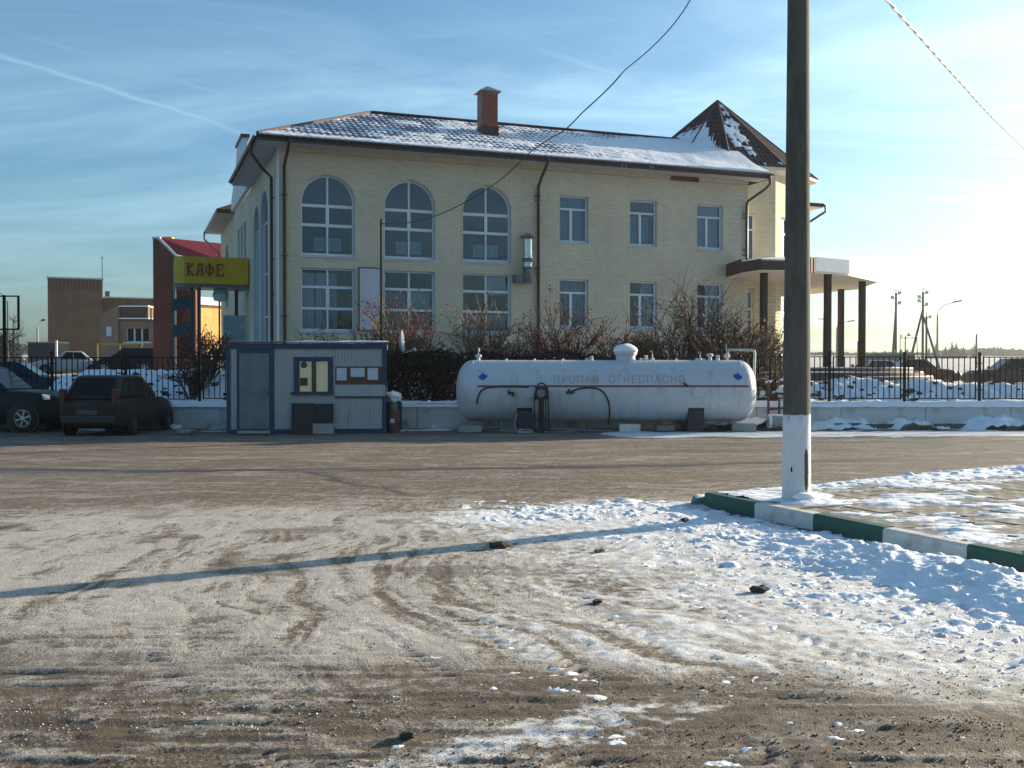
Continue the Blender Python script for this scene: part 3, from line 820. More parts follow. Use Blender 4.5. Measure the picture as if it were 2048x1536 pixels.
# dirty clods poking out of the bank
def clod(name, p, r, m_, label, seed, sq=.6, cat='clod', group=None):
    rr = random.Random(seed)
    bm = bmesh.new(); bmesh.ops.create_icosphere(bm, subdivisions=2, radius=1)
    for v in bm.verts:
        n = v.co.copy()
        k = 1 + .35 * (math.sin(n.x * 3.1 + seed) * math.sin(n.y * 2.7 - seed) + .5 * math.sin(n.z * 6 + n.x * 5 + seed)) + rr.uniform(-.10, .10)
        v.co = Vector((n.x * k, n.y * k * .8, n.z * k * sq))
    me_ = bpy.data.meshes.new(name); bm.to_mesh(me_); bm.free()
    o = link_mesh(name, me_, m_, None, False)
    o.scale = (r, r, r); o.rotation_euler = (rr.uniform(-.2, .2), rr.uniform(-.2, .2), rr.uniform(0, 6)); o.location = p
    return tag(o, label, cat, group)
m_dirt = mat('frozen_dirt', (0.055, 0.045, 0.036), 0.9, 0.35, 8, 0.5, 30)
m_ice = mat('dirty_ice', (0.20, 0.17, 0.14), 0.7, 0.4, 9, 0.5, 40, col2=(.6, .6, .62), lo=.5, hi=.65)
def gp(px, py, h=0.0):
    a, b_ = ray(px, py); Yd = (h - CAMH) / b_
    return Vector((a * Yd, Yd, h))
for px, py, r, m_, lab in ((1000, 1092, .10, m_dirt, 'dark frozen dirt lump lying across the long pole shadow'), (1520, 1180, .07, m_dirt, 'black icy clod alone among tyre tracks right of centre'),
                           (1370, 1040, .05, m_dirt, 'small dark clod in the snow near the kerb corner'), (1200, 1102, .05, m_ice, 'greyish ice lump just below the pole shadow'), (1195, 1203, .04, m_dirt, 'flat brown clod in the middle of the tyre tracks'),
                           (815, 1470, .035, m_dirt, 'small dark clod in the brown slush at the front')):
    clod('ice_clod', gp(px, py, .015), r, m_, lab, int(px), .5)
bb = MB(); rr_ = random.Random(3)
for _ in range(420):
    x = rr_.choice((rr_.uniform(6, 16), rr_.uniform(-15, -5.5), rr_.uniform(6.5, 13))); y = rr_.uniform(29.6, 33.2); z = bank_z(x, y); r = rr_.uniform(.03, .13) * rr_.uniform(.5, 1)
    q = Matrix.Rotation(rr_.uniform(0, 3), 3, 'Z') @ Matrix.Rotation(rr_.uniform(-.5, .5), 3, 'X')
    bb.obox((x, y, z), (r * 2.2, r * 1.5, r * 1.1), q)
tag(bb.build('dirt_clods', m_dirt), 'dark clods of frozen earth strewn over the snow bank', 'clods', None, 'stuff')

# ------------------------------------------------------------------ the pale brick building
BX, BY, BA = -7.69, 34.0, R(20.43)
BC, BS = math.cos(BA), math.sin(BA)
def b2w(t, s, z=0): return Vector((BX + BC * t - BS * s, BY + BS * t + BC * s, z))
def w2b(x, y):
    dx, dy = x - BX, y - BY
    return BC * dx + BS * dy, -BS * dx + BC * dy
bld = empty('brick_building', (BX, BY, 0), BA, 'two-storey pale yellow brick building with arched windows and a corner turret', 'building')
EAVE = 9.02; G0 = .4
LEN, DEP = 18.08, 7.9
RIDGE = 11.35; OV = .80
SLOPE = (RIDGE - 9.18) / (DEP / 2 + OV)

def wall_with_holes(name, L, z0, z1, holes, parent, M4, m_, thick=.22, mrev=None):
    """outer face at local y=0 of M4 (x along, z up, y inward); holes: ('r',x0,x1,z0,z1) or ('a',x0,x1,z0,zspring)"""
    def outline(h):
        if h[0] == 'r': return [(h[1], h[3]), (h[2], h[3]), (h[2], h[4]), (h[1], h[4])]
        xc, r = (h[1] + h[2]) / 2, (h[2] - h[1]) / 2
        pts = [(h[1], h[3]), (h[2], h[3])]
        for k in range(0, 17):
            a = math.pi * k / 16
            pts.append((xc + r * math.cos(a), h[4] + r * math.sin(a)))
        return pts
    vs_, es = [], []
    loops = [[(0, z0), (L, z0), (L, z1), (0, z1)]] + [outline(h) for h in holes]
    for lp in loops:
        n = len(vs_); vs_ += [Vector(p) for p in lp]
        es += [(n + i, n + (i + 1) % len(lp)) for i in range(len(lp))]
    v2, e2, f2, _, _, _ = delaunay_2d_cdt(vs_, es, [], 0, 1e-5)
    def inside(p, lp):
        c = False; j = len(lp) - 1
        for i in range(len(lp)):
            xi, yi = lp[i]; xj, yj = lp[j]
            if (yi > p[1]) != (yj > p[1]) and p[0] < (xj - xi) * (p[1] - yi) / (yj - yi) + xi: c = not c
            j = i
        return c
    mb = MB(); mb.v = [tuple(M4 @ Vector((p.x, 0, p.y))) for p in v2]
    for f in f2:
        c = sum((v2[i] for i in f), Vector((0, 0))) / len(f)
        if inside(c, loops[0]) and not any(inside(c, lp) for lp in loops[1:]):
            mb.f.append(tuple(f)); mb.m.append(0)
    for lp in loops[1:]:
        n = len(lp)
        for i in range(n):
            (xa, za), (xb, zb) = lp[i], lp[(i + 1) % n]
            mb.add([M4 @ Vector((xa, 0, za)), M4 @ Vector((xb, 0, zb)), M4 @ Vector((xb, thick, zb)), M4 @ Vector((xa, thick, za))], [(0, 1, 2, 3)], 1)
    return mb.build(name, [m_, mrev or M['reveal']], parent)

def in_hole(x, z, holes, g=.004):
    for h in holes:
        if h[0] == 'r':
            if h[1] - g < x < h[2] + g and h[3] - g < z < h[4] + g: return True
        else:
            xc, r = (h[1] + h[2]) / 2, (h[2] - h[1]) / 2
            if h[1] - g < x < h[2] + g and h[3] - g < z <= h[4]: return True
            if z > h[4] and (x - xc) ** 2 + (z - h[4]) ** 2 < (r + g) ** 2: return True
    return False
def lay_bricks(L, z0, z1, holes, M4, BL=.25, BH=.065, J=.011, proud=.012, pick=None, x0=0.0):
    """bricks of a wall face: whole ones near 'pick' come back as places, the rest as one mesh"""
    mb = MB(); whole = []
    rr = random.Random(int(L * 100)); row = 0; z = z0
    while z + BH <= z1 + .001:
        x = x0 - (BL + J) * (.5 if row % 2 else 0)
        while x < L - .01:
            a, b_ = max(x, x0), min(x + BL, L)
            x += BL + J
            if b_ - a < .03: continue
            n = 6
            tests = [in_hole(a + (b_ - a) * k / n, zz, holes) for k in range(n + 1) for zz in (z, z + BH)]
            if any(tests):
                if all(tests): continue
                k = 0
                while k < n:
                    if not (tests[2 * k] or tests[2 * k + 1] or tests[2 * k + 2] or tests[2 * k + 3]):
                        k1 = k
                        while k1 < n and not (tests[2 * k1] or tests[2 * k1 + 1] or tests[2 * k1 + 2] or tests[2 * k1 + 3]): k1 += 1
                        put(mb, a + (b_ - a) * k / n, a + (b_ - a) * k1 / n, z, z + BH, proud + rr.uniform(-.002, .002), M4)
                        k = k1
                    else: k += 1
                continue
            if pick and abs((b_ - a) - BL) < .001 and pick(a, z): whole.append((a, z)); continue
            put(mb, a, b_, z, z + BH, proud + rr.uniform(-.002, .002), M4)
        z += BH + J; row += 1
    return mb, whole
def put(mb, a, b_, za, zb, pr, M4):
    pts = [(a, 0, za), (b_, 0, za), (b_, 0, zb), (a, 0, zb), (a, -pr, za), (b_, -pr, za), (b_, -pr, zb), (a, -pr, zb)]
    mb.add([M4 @ Vector(p) for p in pts], [(4, 5, 6, 7), (0, 1, 5, 4), (1, 2, 6, 5), (2, 3, 7, 6), (3, 0, 4, 7)])

I4 = Matrix.Identity(4)
AC = (1.60, 4.43, 7.25); AW = .90
RC = (10.64, 13.49, 16.37); RW = .56
holes = []
for c in AC: holes += [('a', c - AW, c + AW, 5.44, 7.27), ('r', c - AW, c + AW, 2.90, 5.04)]
for c in RC: holes += [('r', c - RW, c + RW, 6.27, 8.0), ('r', c - RW, c + RW, 3.16, 4.95)]
fw = wall_with_holes('facade_wall', LEN, G0, EAVE, holes, bld, I4, M['mortar'])
mbk, whole = lay_bricks(LEN, G0 + .01, EAVE - .14, holes, I4, pick=lambda a, z: a < .75 and z > 2.1 or (a < 3.5 and 8.3 < z))
o = mbk.build('bricks', M['brick'], bld); o['kind'] = 'stuff'
whole.sort(key=lambda q: math.hypot(q[0], (q[1] - 6) * .15))
mb = MB(); put(mb, 0, .25, 0, .065, .013, I4)
bme = mb.mesh('brick', M['brick'])
for (a, z) in whole[:300]:
    link_mesh('brick', bme, None, bld).location = (a, 0, z)
if len(whole) > 300:
    mb = MB()
    for (a, z) in whole[300:]: put(mb, a, a + .25, z, z + .065, .012, I4)
    o = mb.build('bricks', M['brick'], bld); o['kind'] = 'stuff'
# cornice course under the eave: headers set proud
mb = MB()
x = 0.0
while x < LEN - .1:
    mb.box(x, x + .12, -.05, -.0, EAVE - .125, EAVE - .005); x += .131
o = mb.build('cornice_bricks', M['brick'], bld); o['kind'] = 'stuff'
mb = MB(); mb.box(14.62, 15.85, -.062, -.052, EAVE - .20, EAVE - .02); mb.build('bare_patch', M['oldwood'], bld)

def frame_bars(mb, segs, y0, y1):
    for (x0, x1, z0, z1) in segs: mb.box(x0, x1, y0, y1, z0, z1)
def make_window(t, z0, z1, w, kind, parent, M4, spring=None, depth=.13, curtain=None, inside=True, sillm=True):
    """a window set back in its hole: frame mesh > panes, sill, radiator or curtain"""
    F_ = .055
    loc = M4 @ Matrix.Translation((t, depth, 0))
    fr = MB(); y0, y1 = 0, .06
    fr.box(-w, -w + F_, y0, y1, z0, spring or z1); fr.box(w - F_, w, y0, y1, z0, spring or z1)
    fr.box(-w + F_, w - F_, y0, y1, z0, z0 + F_ + .02)
    panes = []
    def pane_rect(x0, x1, a, b_):
        m_ = MB(); m_.box(x0, x1, .024, .034, a, b_); panes.append(m_)
    if kind in ('arch', 'six'):
        top = z1
        if kind == 'arch': ta, tb = 7.14, 6.49
        else: ta, tb = z0 + 1.48, z0 + .76; fr.box(-w + F_, w - F_, y0, y1, z1 - F_, z1)
        tk = .050 if kind == 'arch' else .042
        mu = .030
        for zz in (ta, tb): fr.box(-w + F_, -mu, y0 + .003, y1 - .003, zz - tk, zz + tk); fr.box(mu, w - F_, y0 + .003, y1 - .003, zz - tk, zz + tk)
        fr.box(-mu, mu, y0 - .004, y1 - .002, z0 + F_ + .02, z1 - F_)
        fr.box(-mu - .03, mu + .03, y0 - .008, y0 - .0045, tb + tk, ta - tk)
        for sx in (-1, 1):
            xa, xb = (-w + F_, -mu) if sx < 0 else (mu, w - F_)
            pane_rect(xa, xb, z0 + F_ + .02, tb - tk); pane_rect(xa, xb, tb + tk, ta - tk)
            if kind == 'six': pane_rect(xa, xb, ta + tk, z1 - F_)
            else:
                m_ = MB(); pts = []
                r = w - F_
                pts.append((sx * mu, ta + tk)); pts.append((sx * r, ta + tk))
                for k in range(9):
                    a = (math.pi / 2 - math.asin(mu / r)) * k / 8
                    pts.append((sx * r * math.cos(a), spring + r * math.sin(a)))
                if sx < 0: pts = pts[::-1]
                n = len(pts)
                m_.add([(p[0], .024, p[1]) for p in pts] + [(p[0], .034, p[1]) for p in pts], [tuple(range(n)), tuple(range(n, 2 * n))[::-1]])
                panes.append(m_)
        if kind == 'arch':
            n = 16
            for k in range(n):
                a0, a1 = math.pi * k / n, math.pi * (k + 1) / n
                for (q0, q1, fl) in ((w, w - F_, 0),):
                    P = [(q0 * math.cos(a0), spring + q0 * math.sin(a0)), (q0 * math.cos(a1), spring + q0 * math.sin(a1)), (q1 * math.cos(a1), spring + q1 * math.sin(a1)), (q1 * math.cos(a0), spring + q1 * math.sin(a0))]
                    fr.add([(p[0], y0, p[1]) for p in P] + [(p[0], y1, p[1]) for p in P], [(3, 2, 1, 0), (2, 3, 7, 6), (4, 5, 6, 7)])
    else:                                                   # transom over two sashes
        ta = z1 - (z1 - z0) * .28; xm = -.08 * w / .56 if kind == 'sash' else None
        fr.box(-w + F_, w - F_, y0, y1, z1 - F_, z1)
        fr.box(-w + F_, w - F_, y0 + .002, y1 - .002, ta - .04, ta + .035)
        pane_rect(-w + F_, w - F_, ta + .035, z1 - F_)
        if xm is None: pane_rect(-w + F_, w - F_, z0 + F_ + .02, ta - .04)
        else:
            fr.box(xm - .05, xm + .05, y0 - .003, y1 - .003, z0 + F_ + .02, ta - .04)
            pane_rect(-w + F_, xm - .05, z0 + F_ + .02, ta - .04); pane_rect(xm + .05, w - F_, z0 + F_ + .02, ta - .04)
    f = fr.build('window', M['pvc'], parent)
    f.matrix_local = loc
    for m_ in panes: m_.build('pane', M['glass'], f)
    if sillm:
        m_ = MB(); m_.add([(-w - .04, -depth - .06, z0 - .05), (w + .04, -depth - .06, z0 - .05), (w + .04, .0, z0 - .004), (-w - .04, .0, z0 - .004), (-w - .04, -depth - .06, z0 - .075), (w + .04, -depth - .06, z0 - .075), (w + .04, .0, z0 - .03), (-w - .04, .0, z0 - .03)],
                           [(0, 1, 2, 3), (4, 7, 6, 5), (0, 4, 5, 1), (1, 5, 6, 2), (0, 3, 7, 4)])
        m_.build('sill', M['sill'], f)
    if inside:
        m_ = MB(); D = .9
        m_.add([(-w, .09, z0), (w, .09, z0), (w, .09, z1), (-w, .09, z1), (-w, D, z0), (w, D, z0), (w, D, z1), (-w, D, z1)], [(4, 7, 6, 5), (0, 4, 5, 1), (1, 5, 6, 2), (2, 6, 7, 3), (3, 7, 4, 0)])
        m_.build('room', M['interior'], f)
    if curtain == 'radiator':
        m_ = MB(); x0 = -.42
        for k in range(11): m_.box(x0 + k * .085, x0 + k * .085 + .06, .14, .24, z0 + .17, z0 + .62)
        m_.box(x0, x0 + .91, .16, .22, z0 + .2, z0 + .25); m_.box(x0, x0 + .91, .16, .22, z0 + .54, z0 + .59)
        m_.build('radiator', M['radiator'], f)
    elif curtain:
        for (x0, x1, a, b_, mm) in curtain:
            m_ = MB(); n = max(2, int((x1 - x0) / .035)); X0 = None
            for k in range(n + 1):
                x = x0 + (x1 - x0) * k / n; y = .15 + .016 * math.sin(k * 1.7)
                m_.v += [(x, y, a), (x, y, b_)]
            m_.f = [(2 * k, 2 * k + 2, 2 * k + 3, 2 * k + 1) for k in range(n)]; m_.m = [0] * n
            m_.build('curtain', M[mm], f)  # also builds the blue sheets painted for sky reflection
    return f
for i, c in enumerate(AC):
    make_window(c, 5.47, 8.17, AW, 'arch', bld, I4, spring=7.27, curtain='radiator')
    cu = [[(-.8, 0, 3.0, 4.9, 'blind'), (0, .35, 3.0, 4.9, 'curtain')], [(-.8, -.05, 3.0, 4.3, 'curtain'), (.05, .78, 3.75, 4.35, 'blind'), (.3, .8, 2.95, 3.6, 'curtain')], [(0.03, .82, 4.3, 4.98, 'blind'), (-.8, -.1, 2.95, 3.55, 'blind'), (.05, .8, 2.95, 3.6, 'blind')]][i]
    make_window(c, 2.93, 5.04, AW, 'six', bld, I4, curtain=cu)
for i, c in enumerate(RC):
    cu = [[(-.5, .42, 6.3, 7.95, 'skysheet')], [(-.5, .35, 6.3, 7.4, 'skysheet')], [(-.5, .5, 6.3, 7.95, 'curtain')]][i]  # blue sheets imitate sky reflected in the glass; the last is a curtain
    make_window(c, 6.30, 8.0, RW, 'sash', bld, I4, curtain=cu)
    make_window(c, 3.19, 4.95, RW, 'sash', bld, I4, curtain=[(-.5, .5, 3.2, 4.9, 'curtain')] if i != 1 else [(.05, .5, 3.2, 4.9, 'curtain')])

# side wall on the left, with the gable front and the far part
MS = Matrix(((0, 1, 0, 0), (-1, 0, 0, 0), (0, 0, 1, 0), (0, 0, 0, 1)))      # local x -> towards the corner along the side, y -> inward
SL = 23.2
def sx(s): return SL - s
Mside = Matrix.Translation((0, SL, 0)) @ MS
sh = [('a', sx(5.25), sx(3.05), 1.9, 7.1), ('a', sx(7.55), sx(5.75), 1.9, 7.1)]
for a in (10.3, 11.7, 13.1): sh.append(('r', sx(a + .9), sx(a), 5.2, 8.0))
sh.append(('a', sx(20.6), sx(18.6), 4.8, 7.0))
wall_with_holes('side_wall', SL, G0, EAVE, sh, bld, Mside, M['mortar'])
mbk, _ = lay_bricks(SL, G0 + .01, EAVE - .02, sh, Mside, BL=.25, BH=.065)
o = mbk.build('side_bricks', M['brick'], bld); o['kind'] = 'stuff'
for h in sh:
    c, w = (h[1] + h[2]) / 2, (h[2] - h[1]) / 2
    if h[0] == 'r': make_window(c, h[3], h[4], w, 'plain', bld, Mside, inside=True)
    else:
        mb = MB(); z0, sp = h[3], h[4]
        loc = Mside @ Matrix.Translation((c, .13, 0))
        mb.box(-w, -w + .06, 0, .06, z0, sp); mb.box(w - .06, w, 0, .06, z0, sp)
        for zz in (z0 + .03, z0 + 1.7, z0 + 3.3, sp): mb.box(-w + .06, w - .06, .002, .058, zz - .03, zz + .03)
        mb.box(-.03, .03, -.002, .06, z0, sp + w - .05)
        f = mb.build('window', M['pvc'], bld); f.matrix_local = loc
        m_ = MB(); pts = [(-w, z0), (w, z0)] + [(w * math.cos(math.pi * k / 12), sp + w * math.sin(math.pi * k / 12)) for k in range(13)]
        m_.add([(p[0], .03, p[1]) for p in pts], [tuple(range(len(pts)))]); m_.build('pane', M['glass'], f)
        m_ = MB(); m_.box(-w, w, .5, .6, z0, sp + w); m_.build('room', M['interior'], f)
# white corner strip
mb = MB(); mb.box(-.03, -.012, -.03, .55, G0, EAVE - .02); mb.build('corner_strip', M['plaster'], bld)
# gable front that rises above the eave
g0, g1 = 8.1, 15.6
mb = MB()
poly = [(g0, EAVE - .02), (g0, 9.4), (9.5, 10.5), (9.9, 11.4), (12.2, 11.4), (12.9, 10.5), (15.0, 9.5), (15.0, EAVE - .02)]
Mg = Matrix(((0, 0, -1, 0), (1, 0, 0, 0), (0, 1, 0, 0), (0, 0, 0, 1)))
mb.prism(poly, .02, .20, 0, Mg @ Matrix.Translation((0, 0, -.0)))
mb.build('gable_front', M['plaster'], bld)
mb = MB(); mb.box(-.27, .10, 9.8, 12.3, 11.4, 11.52); mb.build('gable_cap', M['brown'], bld)
# body of the building inside the walls and the parts behind
mb = MB()
mb.box(.25, LEN - .25, DEP - .2, DEP, G0, EAVE); mb.box(LEN - .3, LEN, .05, DEP, G0, EAVE - .03)
mb.build('end_wall', M['brick'], bld)
mb = MB(); mb.box(.3, 23.9, DEP + .01, SL, G0, EAVE - .05); mb.build('rear_wall', M['brick'], bld)

# roof: real tile-shaped sheet on the front slope, plain slopes elsewhere
def roof_plane(s): return 9.18 + (s + OV) * SLOPE
T1 = 18.62
def wave(t): return .5 + .5 * np.cos(2 * math.pi * t / .23)
ns_ = []
s_ = -OV
while s_ < DEP / 2 - .01: ns_ += [s_, min(s_ + .349, DEP / 2)]; s_ += .35
tcol = np.arange(-OV, T1 + .001, .23 / 6)
def slope_grid(rows, tcol_, zf):
    T = np.tile(tcol_, (len(rows), 1)); S = np.tile(np.array(rows)[:, None], (1, len(tcol_)))
    T = np.maximum(T, S)                                     # hip on the left: everything left of it collapses on the hip line
    return T, S, zf(T, S)
def tile_z(T, S):
    z = roof_plane(S) + .030 * wave(T)
    return z
rows = ns_
T, S, Z = slope_grid(rows, tcol, tile_z)
Z = Z + np.array([.022 if i % 2 == 0 else 0.0 for i in range(len(rows))])[:, None]
me, _ = grid_mesh('roof', T, S, Z)
o = link_mesh('roof', me, M['frosttile'], bld); o.data.set_sharp_from_angle(angle=R(35))
roof = o
# snow lying in the hollows of the tiles, deep towards the turret, a lip along the eave
rows2 = np.concatenate([np.arange(-OV - .03, -OV + .5, .03), np.arange(-OV + .5, DEP / 2 - .02, .05)])
tc2 = np.arange(-OV, T1 - .03, .23 / 5)
T, S, _z = slope_grid(rows2, tc2, lambda a, b_: a)
n1 = fbm(T * .8, S * 1.1, 4, 31); n2 = fbm(T * 3, S * 3.2, 4, 32); n3 = fbm(T * 9, S * 3, 3, 33)
frac = ((S + OV) % .35) / .35
lvl = .011 + .028 * frac * (.5 + 1.0 * n1) + (n2 - .5) * .030 + (n3 - .5) * .018
lvl += -.012 * sstep(6.5, 5.0, T) + .016 * sstep(.52, .66, n1) - .012 * sstep(2.2, 3.3, S) * sstep(13, 9, T)
drift = sstep(9.5, 15.5, T + (S - 1.2) * .6 + (n1 - .5) * 3.0) * sstep(3.9, 2.5, S - (T - 14.5) * .42)
lvl = lvl * (1 - .7 * drift) + drift * (.065 + .05 * n1) + .20 * sstep(15.5, 18.0, T) * sstep(.0, 1.5, S) * sstep(3.6, 2.2, S)
lip = sstep(-OV + .52, -OV + .30, S + (n2 - .5) * .3)
lvl = np.maximum(lvl, lip * (.050 + .035 * n2))
edge = sstep(-OV - .035, -OV + .05, S)
lvl = lvl * edge - .05 * (1 - edge)
zz = roof_plane(S) + lvl
me, _ = grid_mesh('roof_snow', T, S, zz)
o = link_mesh('roof_snow', me, M['roofsnow'], bld)
# other slopes
mb = MB(); e = OV; zE = roof_plane(-OV)
rz_ = roof_plane(DEP / 2); d2 = DEP / 2
mb.add([(-e, -e, zE), (d2, d2, rz_), (-e, DEP + e, zE)], [(0, 1, 2)])
mb.add([(-e, DEP + e, zE), (d2, d2, rz_), (T1, d2, rz_), (T1, DEP + e, zE)], [(0, 1, 2, 3)])
mb.add([(T1, -e, zE - .02), (T1, d2, rz_ - .02), (T1, DEP + e, zE - .02)], [(0, 1, 2)])
mb.build('rear_slope', M['rooftile'], bld)
mb = MB(); mb.tube([(-e, -e, zE + .05), (d2, d2, rz_ + .06)], .055, 8); mb.tube([(d2, d2, rz_ + .06), (T1 - .6, d2, rz_ + .06)], .06, 8)
mb.build('ridge_cap', M['maroon'], bld)
# eaves: soffit, fascia, gutter
mb = MB()
mb.box(-OV + .02, T1 - .03, -OV + .03, 0.0, EAVE - .005, EAVE + .02); mb.box(-OV + .02, 0, 0.0, 8.05, EAVE - .005, EAVE + .02)
mb.box(-OV, 0, 15.65, SL + .6, EAVE - .005, EAVE + .02); mb.build('soffit', M['soffit'], bld)
for q in ((-OV, T1, -OV, -OV + .025, 9.17), (-OV, -OV + .025, -OV + .026, 8.05, 9.17), (-OV - .02, -OV + .01, 15.65, SL + .6, 9.20), (-OV - .02, -.0, 15.62, 15.648, 9.20), (T1 - .025, T1, -OV + .026, 1.3, 9.17)):
    mb = MB(); mb.box(q[0], q[1], q[2], q[3], EAVE - .02, q[4]); mb.build('fascia', M['brown'], bld)
mb = MB(); mb.add([(-OV - .02, 15.6, 9.2), (3, 15.6, 10.6), (3, SL + .6, 10.6), (-OV - .02, SL + .6, 9.2)], [(0, 1, 2, 3)]); mb.build('far_roof', M['rooftile'], bld)
mb = MB()
gp_ = [(.065 * math.cos(math.pi + math.pi * k / 6), .065 * math.sin(math.pi + math.pi * k / 6)) for k in range(7)]
n = len(gp_)
for x in (-OV - .05, T1 + .02):
    for (y, z) in gp_: mb.v.append((x, -OV - .068 + y, 9.175 + z))
for k in range(n - 1): mb.f.append((k, k + 1, n + k + 1, n + k)); mb.m.append(0)
mb.f += [tuple(range(n)), tuple(range(n, 2 * n))[::-1]]; mb.m += [0, 0]
nb = len(mb.v)
for y in (-OV - .05, 8.1):
    for (x, z) in gp_: mb.v.append((-OV - .068 + x, y, 9.175 + z))
for k in range(n - 1): mb.f.append((nb + k, nb + k + 1, nb + n + k + 1, nb + n + k)); mb.m.append(0)
mb.build('gutter', M['brown'], bld)
# icicles on the gutter
mb = MB()
for (t, l) in ((12.15, .28), (12.3, .16), (13.3, .2), (13.42, .12)): mb.tube([(t, -OV - .12, 9.11), (t, -OV - .12, 9.11 - l)], [.012, .002], 5)
mb.build('icicle', M['lamp_clear'], bld)['kind'] = 'stuff'
# downpipes
def downpipe(pts, r=.055, m_='brown', clips=()):
    mb = MB(); mb.tube(pts, r, 10)
    for c in clips: mb.obox(c, (.20, .13, .03))
    return smooth_by_angle(mb.build('downpipe', M[m_], bld), 50)
downpipe([(.20, -OV - .06, 9.12), (.20, -OV - .06, 9.0), (.17, -.35, 8.62), (.14, -.10, 8.35), (.14, -.10, 1.0)], clips=[(.14, -.06, z) for z in (7.4, 5.4, 3.4)])
downpipe([(9.25, -OV - .06, 9.12), (9.25, -OV - .06, 8.98), (9.22, -.35, 8.55), (9.19, -.10, 8.25), (9.19, -.10, 1.0)], clips=[(9.17, -.06, z) for z in (7.9, 7.75, 5.3, 5.1, 3)])
downpipe([(18.50, -OV - .07, 9.14), (18.50, -OV - .07, 8.78), (18.44, -.62, 8.62), (17.99, -.14, 8.20), (17.97, -.10, 8.05), (17.97, -.10, 5.98), (18.05, -.14, 5.85)], clips=[(17.93, -.06, z) for z in (7.7, 7.55, 6.1, 6.3)])
downpipe([(-OV - .06, .55, 9.12), (-OV - .06, .60, 8.85), (-.45, 1.0, 8.45), (-.11, 1.25, 8.2), (-.11, 1.25, .9)], clips=[(-.06, 1.25, z) for z in (7.5, 5.4, 4.2)])
downpipe([(-OV - .05, SL + .4, 9.12), (-OV - .05, SL + .4, 8.7), (-.2, SL - .1, 8.0), (-.12, SL - .15, 7.8), (-.12, SL - .15, 2)], .05, 'darkmetal')
# chimney
CT, CSs = 8.02, 2.15
zb = roof_plane(CSs)
mb = MB(); mb.box(CT - .31, CT + .31, CSs - .31, CSs + .31, zb - .25, zb + 1.42)
ch = mb.build('chimney', M['chimney'], bld, bevel=.01)
mb = MB(); mb.box(CT - .335, CT + .335, CSs - .335, CSs + .335, zb - .2, zb + .22); mb.build('chimney_flashing', M['maroon'], ch)
mb = MB(); a = .43; z = zb + 1.52
mb.add([(CT - a, CSs - a, z), (CT + a, CSs - a, z), (CT + a, CSs + a, z), (CT - a, CSs + a, z), (CT, CSs, z + .27)], [(0, 1, 4), (1, 2, 4), (2, 3, 4), (3, 0, 4), (3, 2, 1, 0)])
for sx_, sy_ in ((-1, -1), (1, -1), (1, 1), (-1, 1)): mb.box(CT + sx_ * .28 - .02, CT + sx_ * .28 + .02, CSs + sy_ * .28 - .02, CSs + sy_ * .28 + .02, zb + 1.42, z)
mb.build('chimney_cap', M['chimcap'], ch)

# turret
TP = [(18.02, 1.40), (20.32, 1.40), (22.83, 3.02), (22.9, 6.0), (20.6, 7.95), (18.02, 7.95)]
TE = 9.74
def face_matrix(p, q):
    d = Vector((q[0] - p[0], q[1] - p[1], 0)); L = d.length; d /= L
    return Matrix(((d.x, -d.y, 0, p[0]), (d.y, d.x, 0, p[1]), (0, 0, 1, 0), (0, 0, 0, 1))), L
LOW = 5.3
for i in range(2):
    F4, L = face_matrix(TP[i], TP[i + 1])
    if i == 0: h = [('r', .55, 1.33, 5.75, 7.98), ('r', .48, 1.26, 2.25, 4.85)]
    else: h = [('r', .62, 1.55, 5.70, 8.0), ('r', .62, 1.6, 2.2, 4.75), ]
    wall_with_holes('turret_wall', L, G0, TE, h, bld, F4, M['mortar'] if i == 0 else M['mortar'], mrev=M['plaster'])
    mbk, _ = lay_bricks(L, LOW, TE - .03, h, F4); o = mbk.build('turret_bricks', M['brick_tower'], bld); o['kind'] = 'stuff'
    mbk, _ = lay_bricks(L, G0 + .01, LOW - .01, h, F4, BL=.49, BH=.118, J=.024, proud=.03); o = mbk.build('turret_blocks', M['brick_tower'], bld); o['kind'] = 'stuff'
    for q in h: make_window((q[1] + q[2]) / 2, q[3], q[4], (q[2] - q[1]) / 2, 'plain', bld, F4, curtain=[(-.36, .36, q[3] + .05, q[4] - .05, 'curtain')], depth=.10, sillm=False)
mb = MB()
for i in range(2, 5): 
    F4, L = face_matrix(TP[i], TP[i + 1]); mb.add([F4 @ Vector(p) for p in ((0, 0, G0), (L, 0, G0), (L, 0, TE), (0, 0, TE))], [(0, 1, 2, 3)])
mb.build('turret_back', M['brick_tower'], bld)
RP = [(15.4, 4.6), (16.2, 2.1), (17.85, .86), (20.50, .86), (23.42, 2.72), (23.45, 6.2), (20.8, 8.5), (17.4, 8.4), (15.6, 6.6)]
AP = Vector((19.2, 4.05, 13.22))
mb = MB(); n = len(RP)
mb.v = [(p[0], p[1], TE + .10) for p in RP] + [tuple(AP)]
mb.f = [(i, (i + 1) % n, n) for i in range(n)]; mb.m = [0] * n
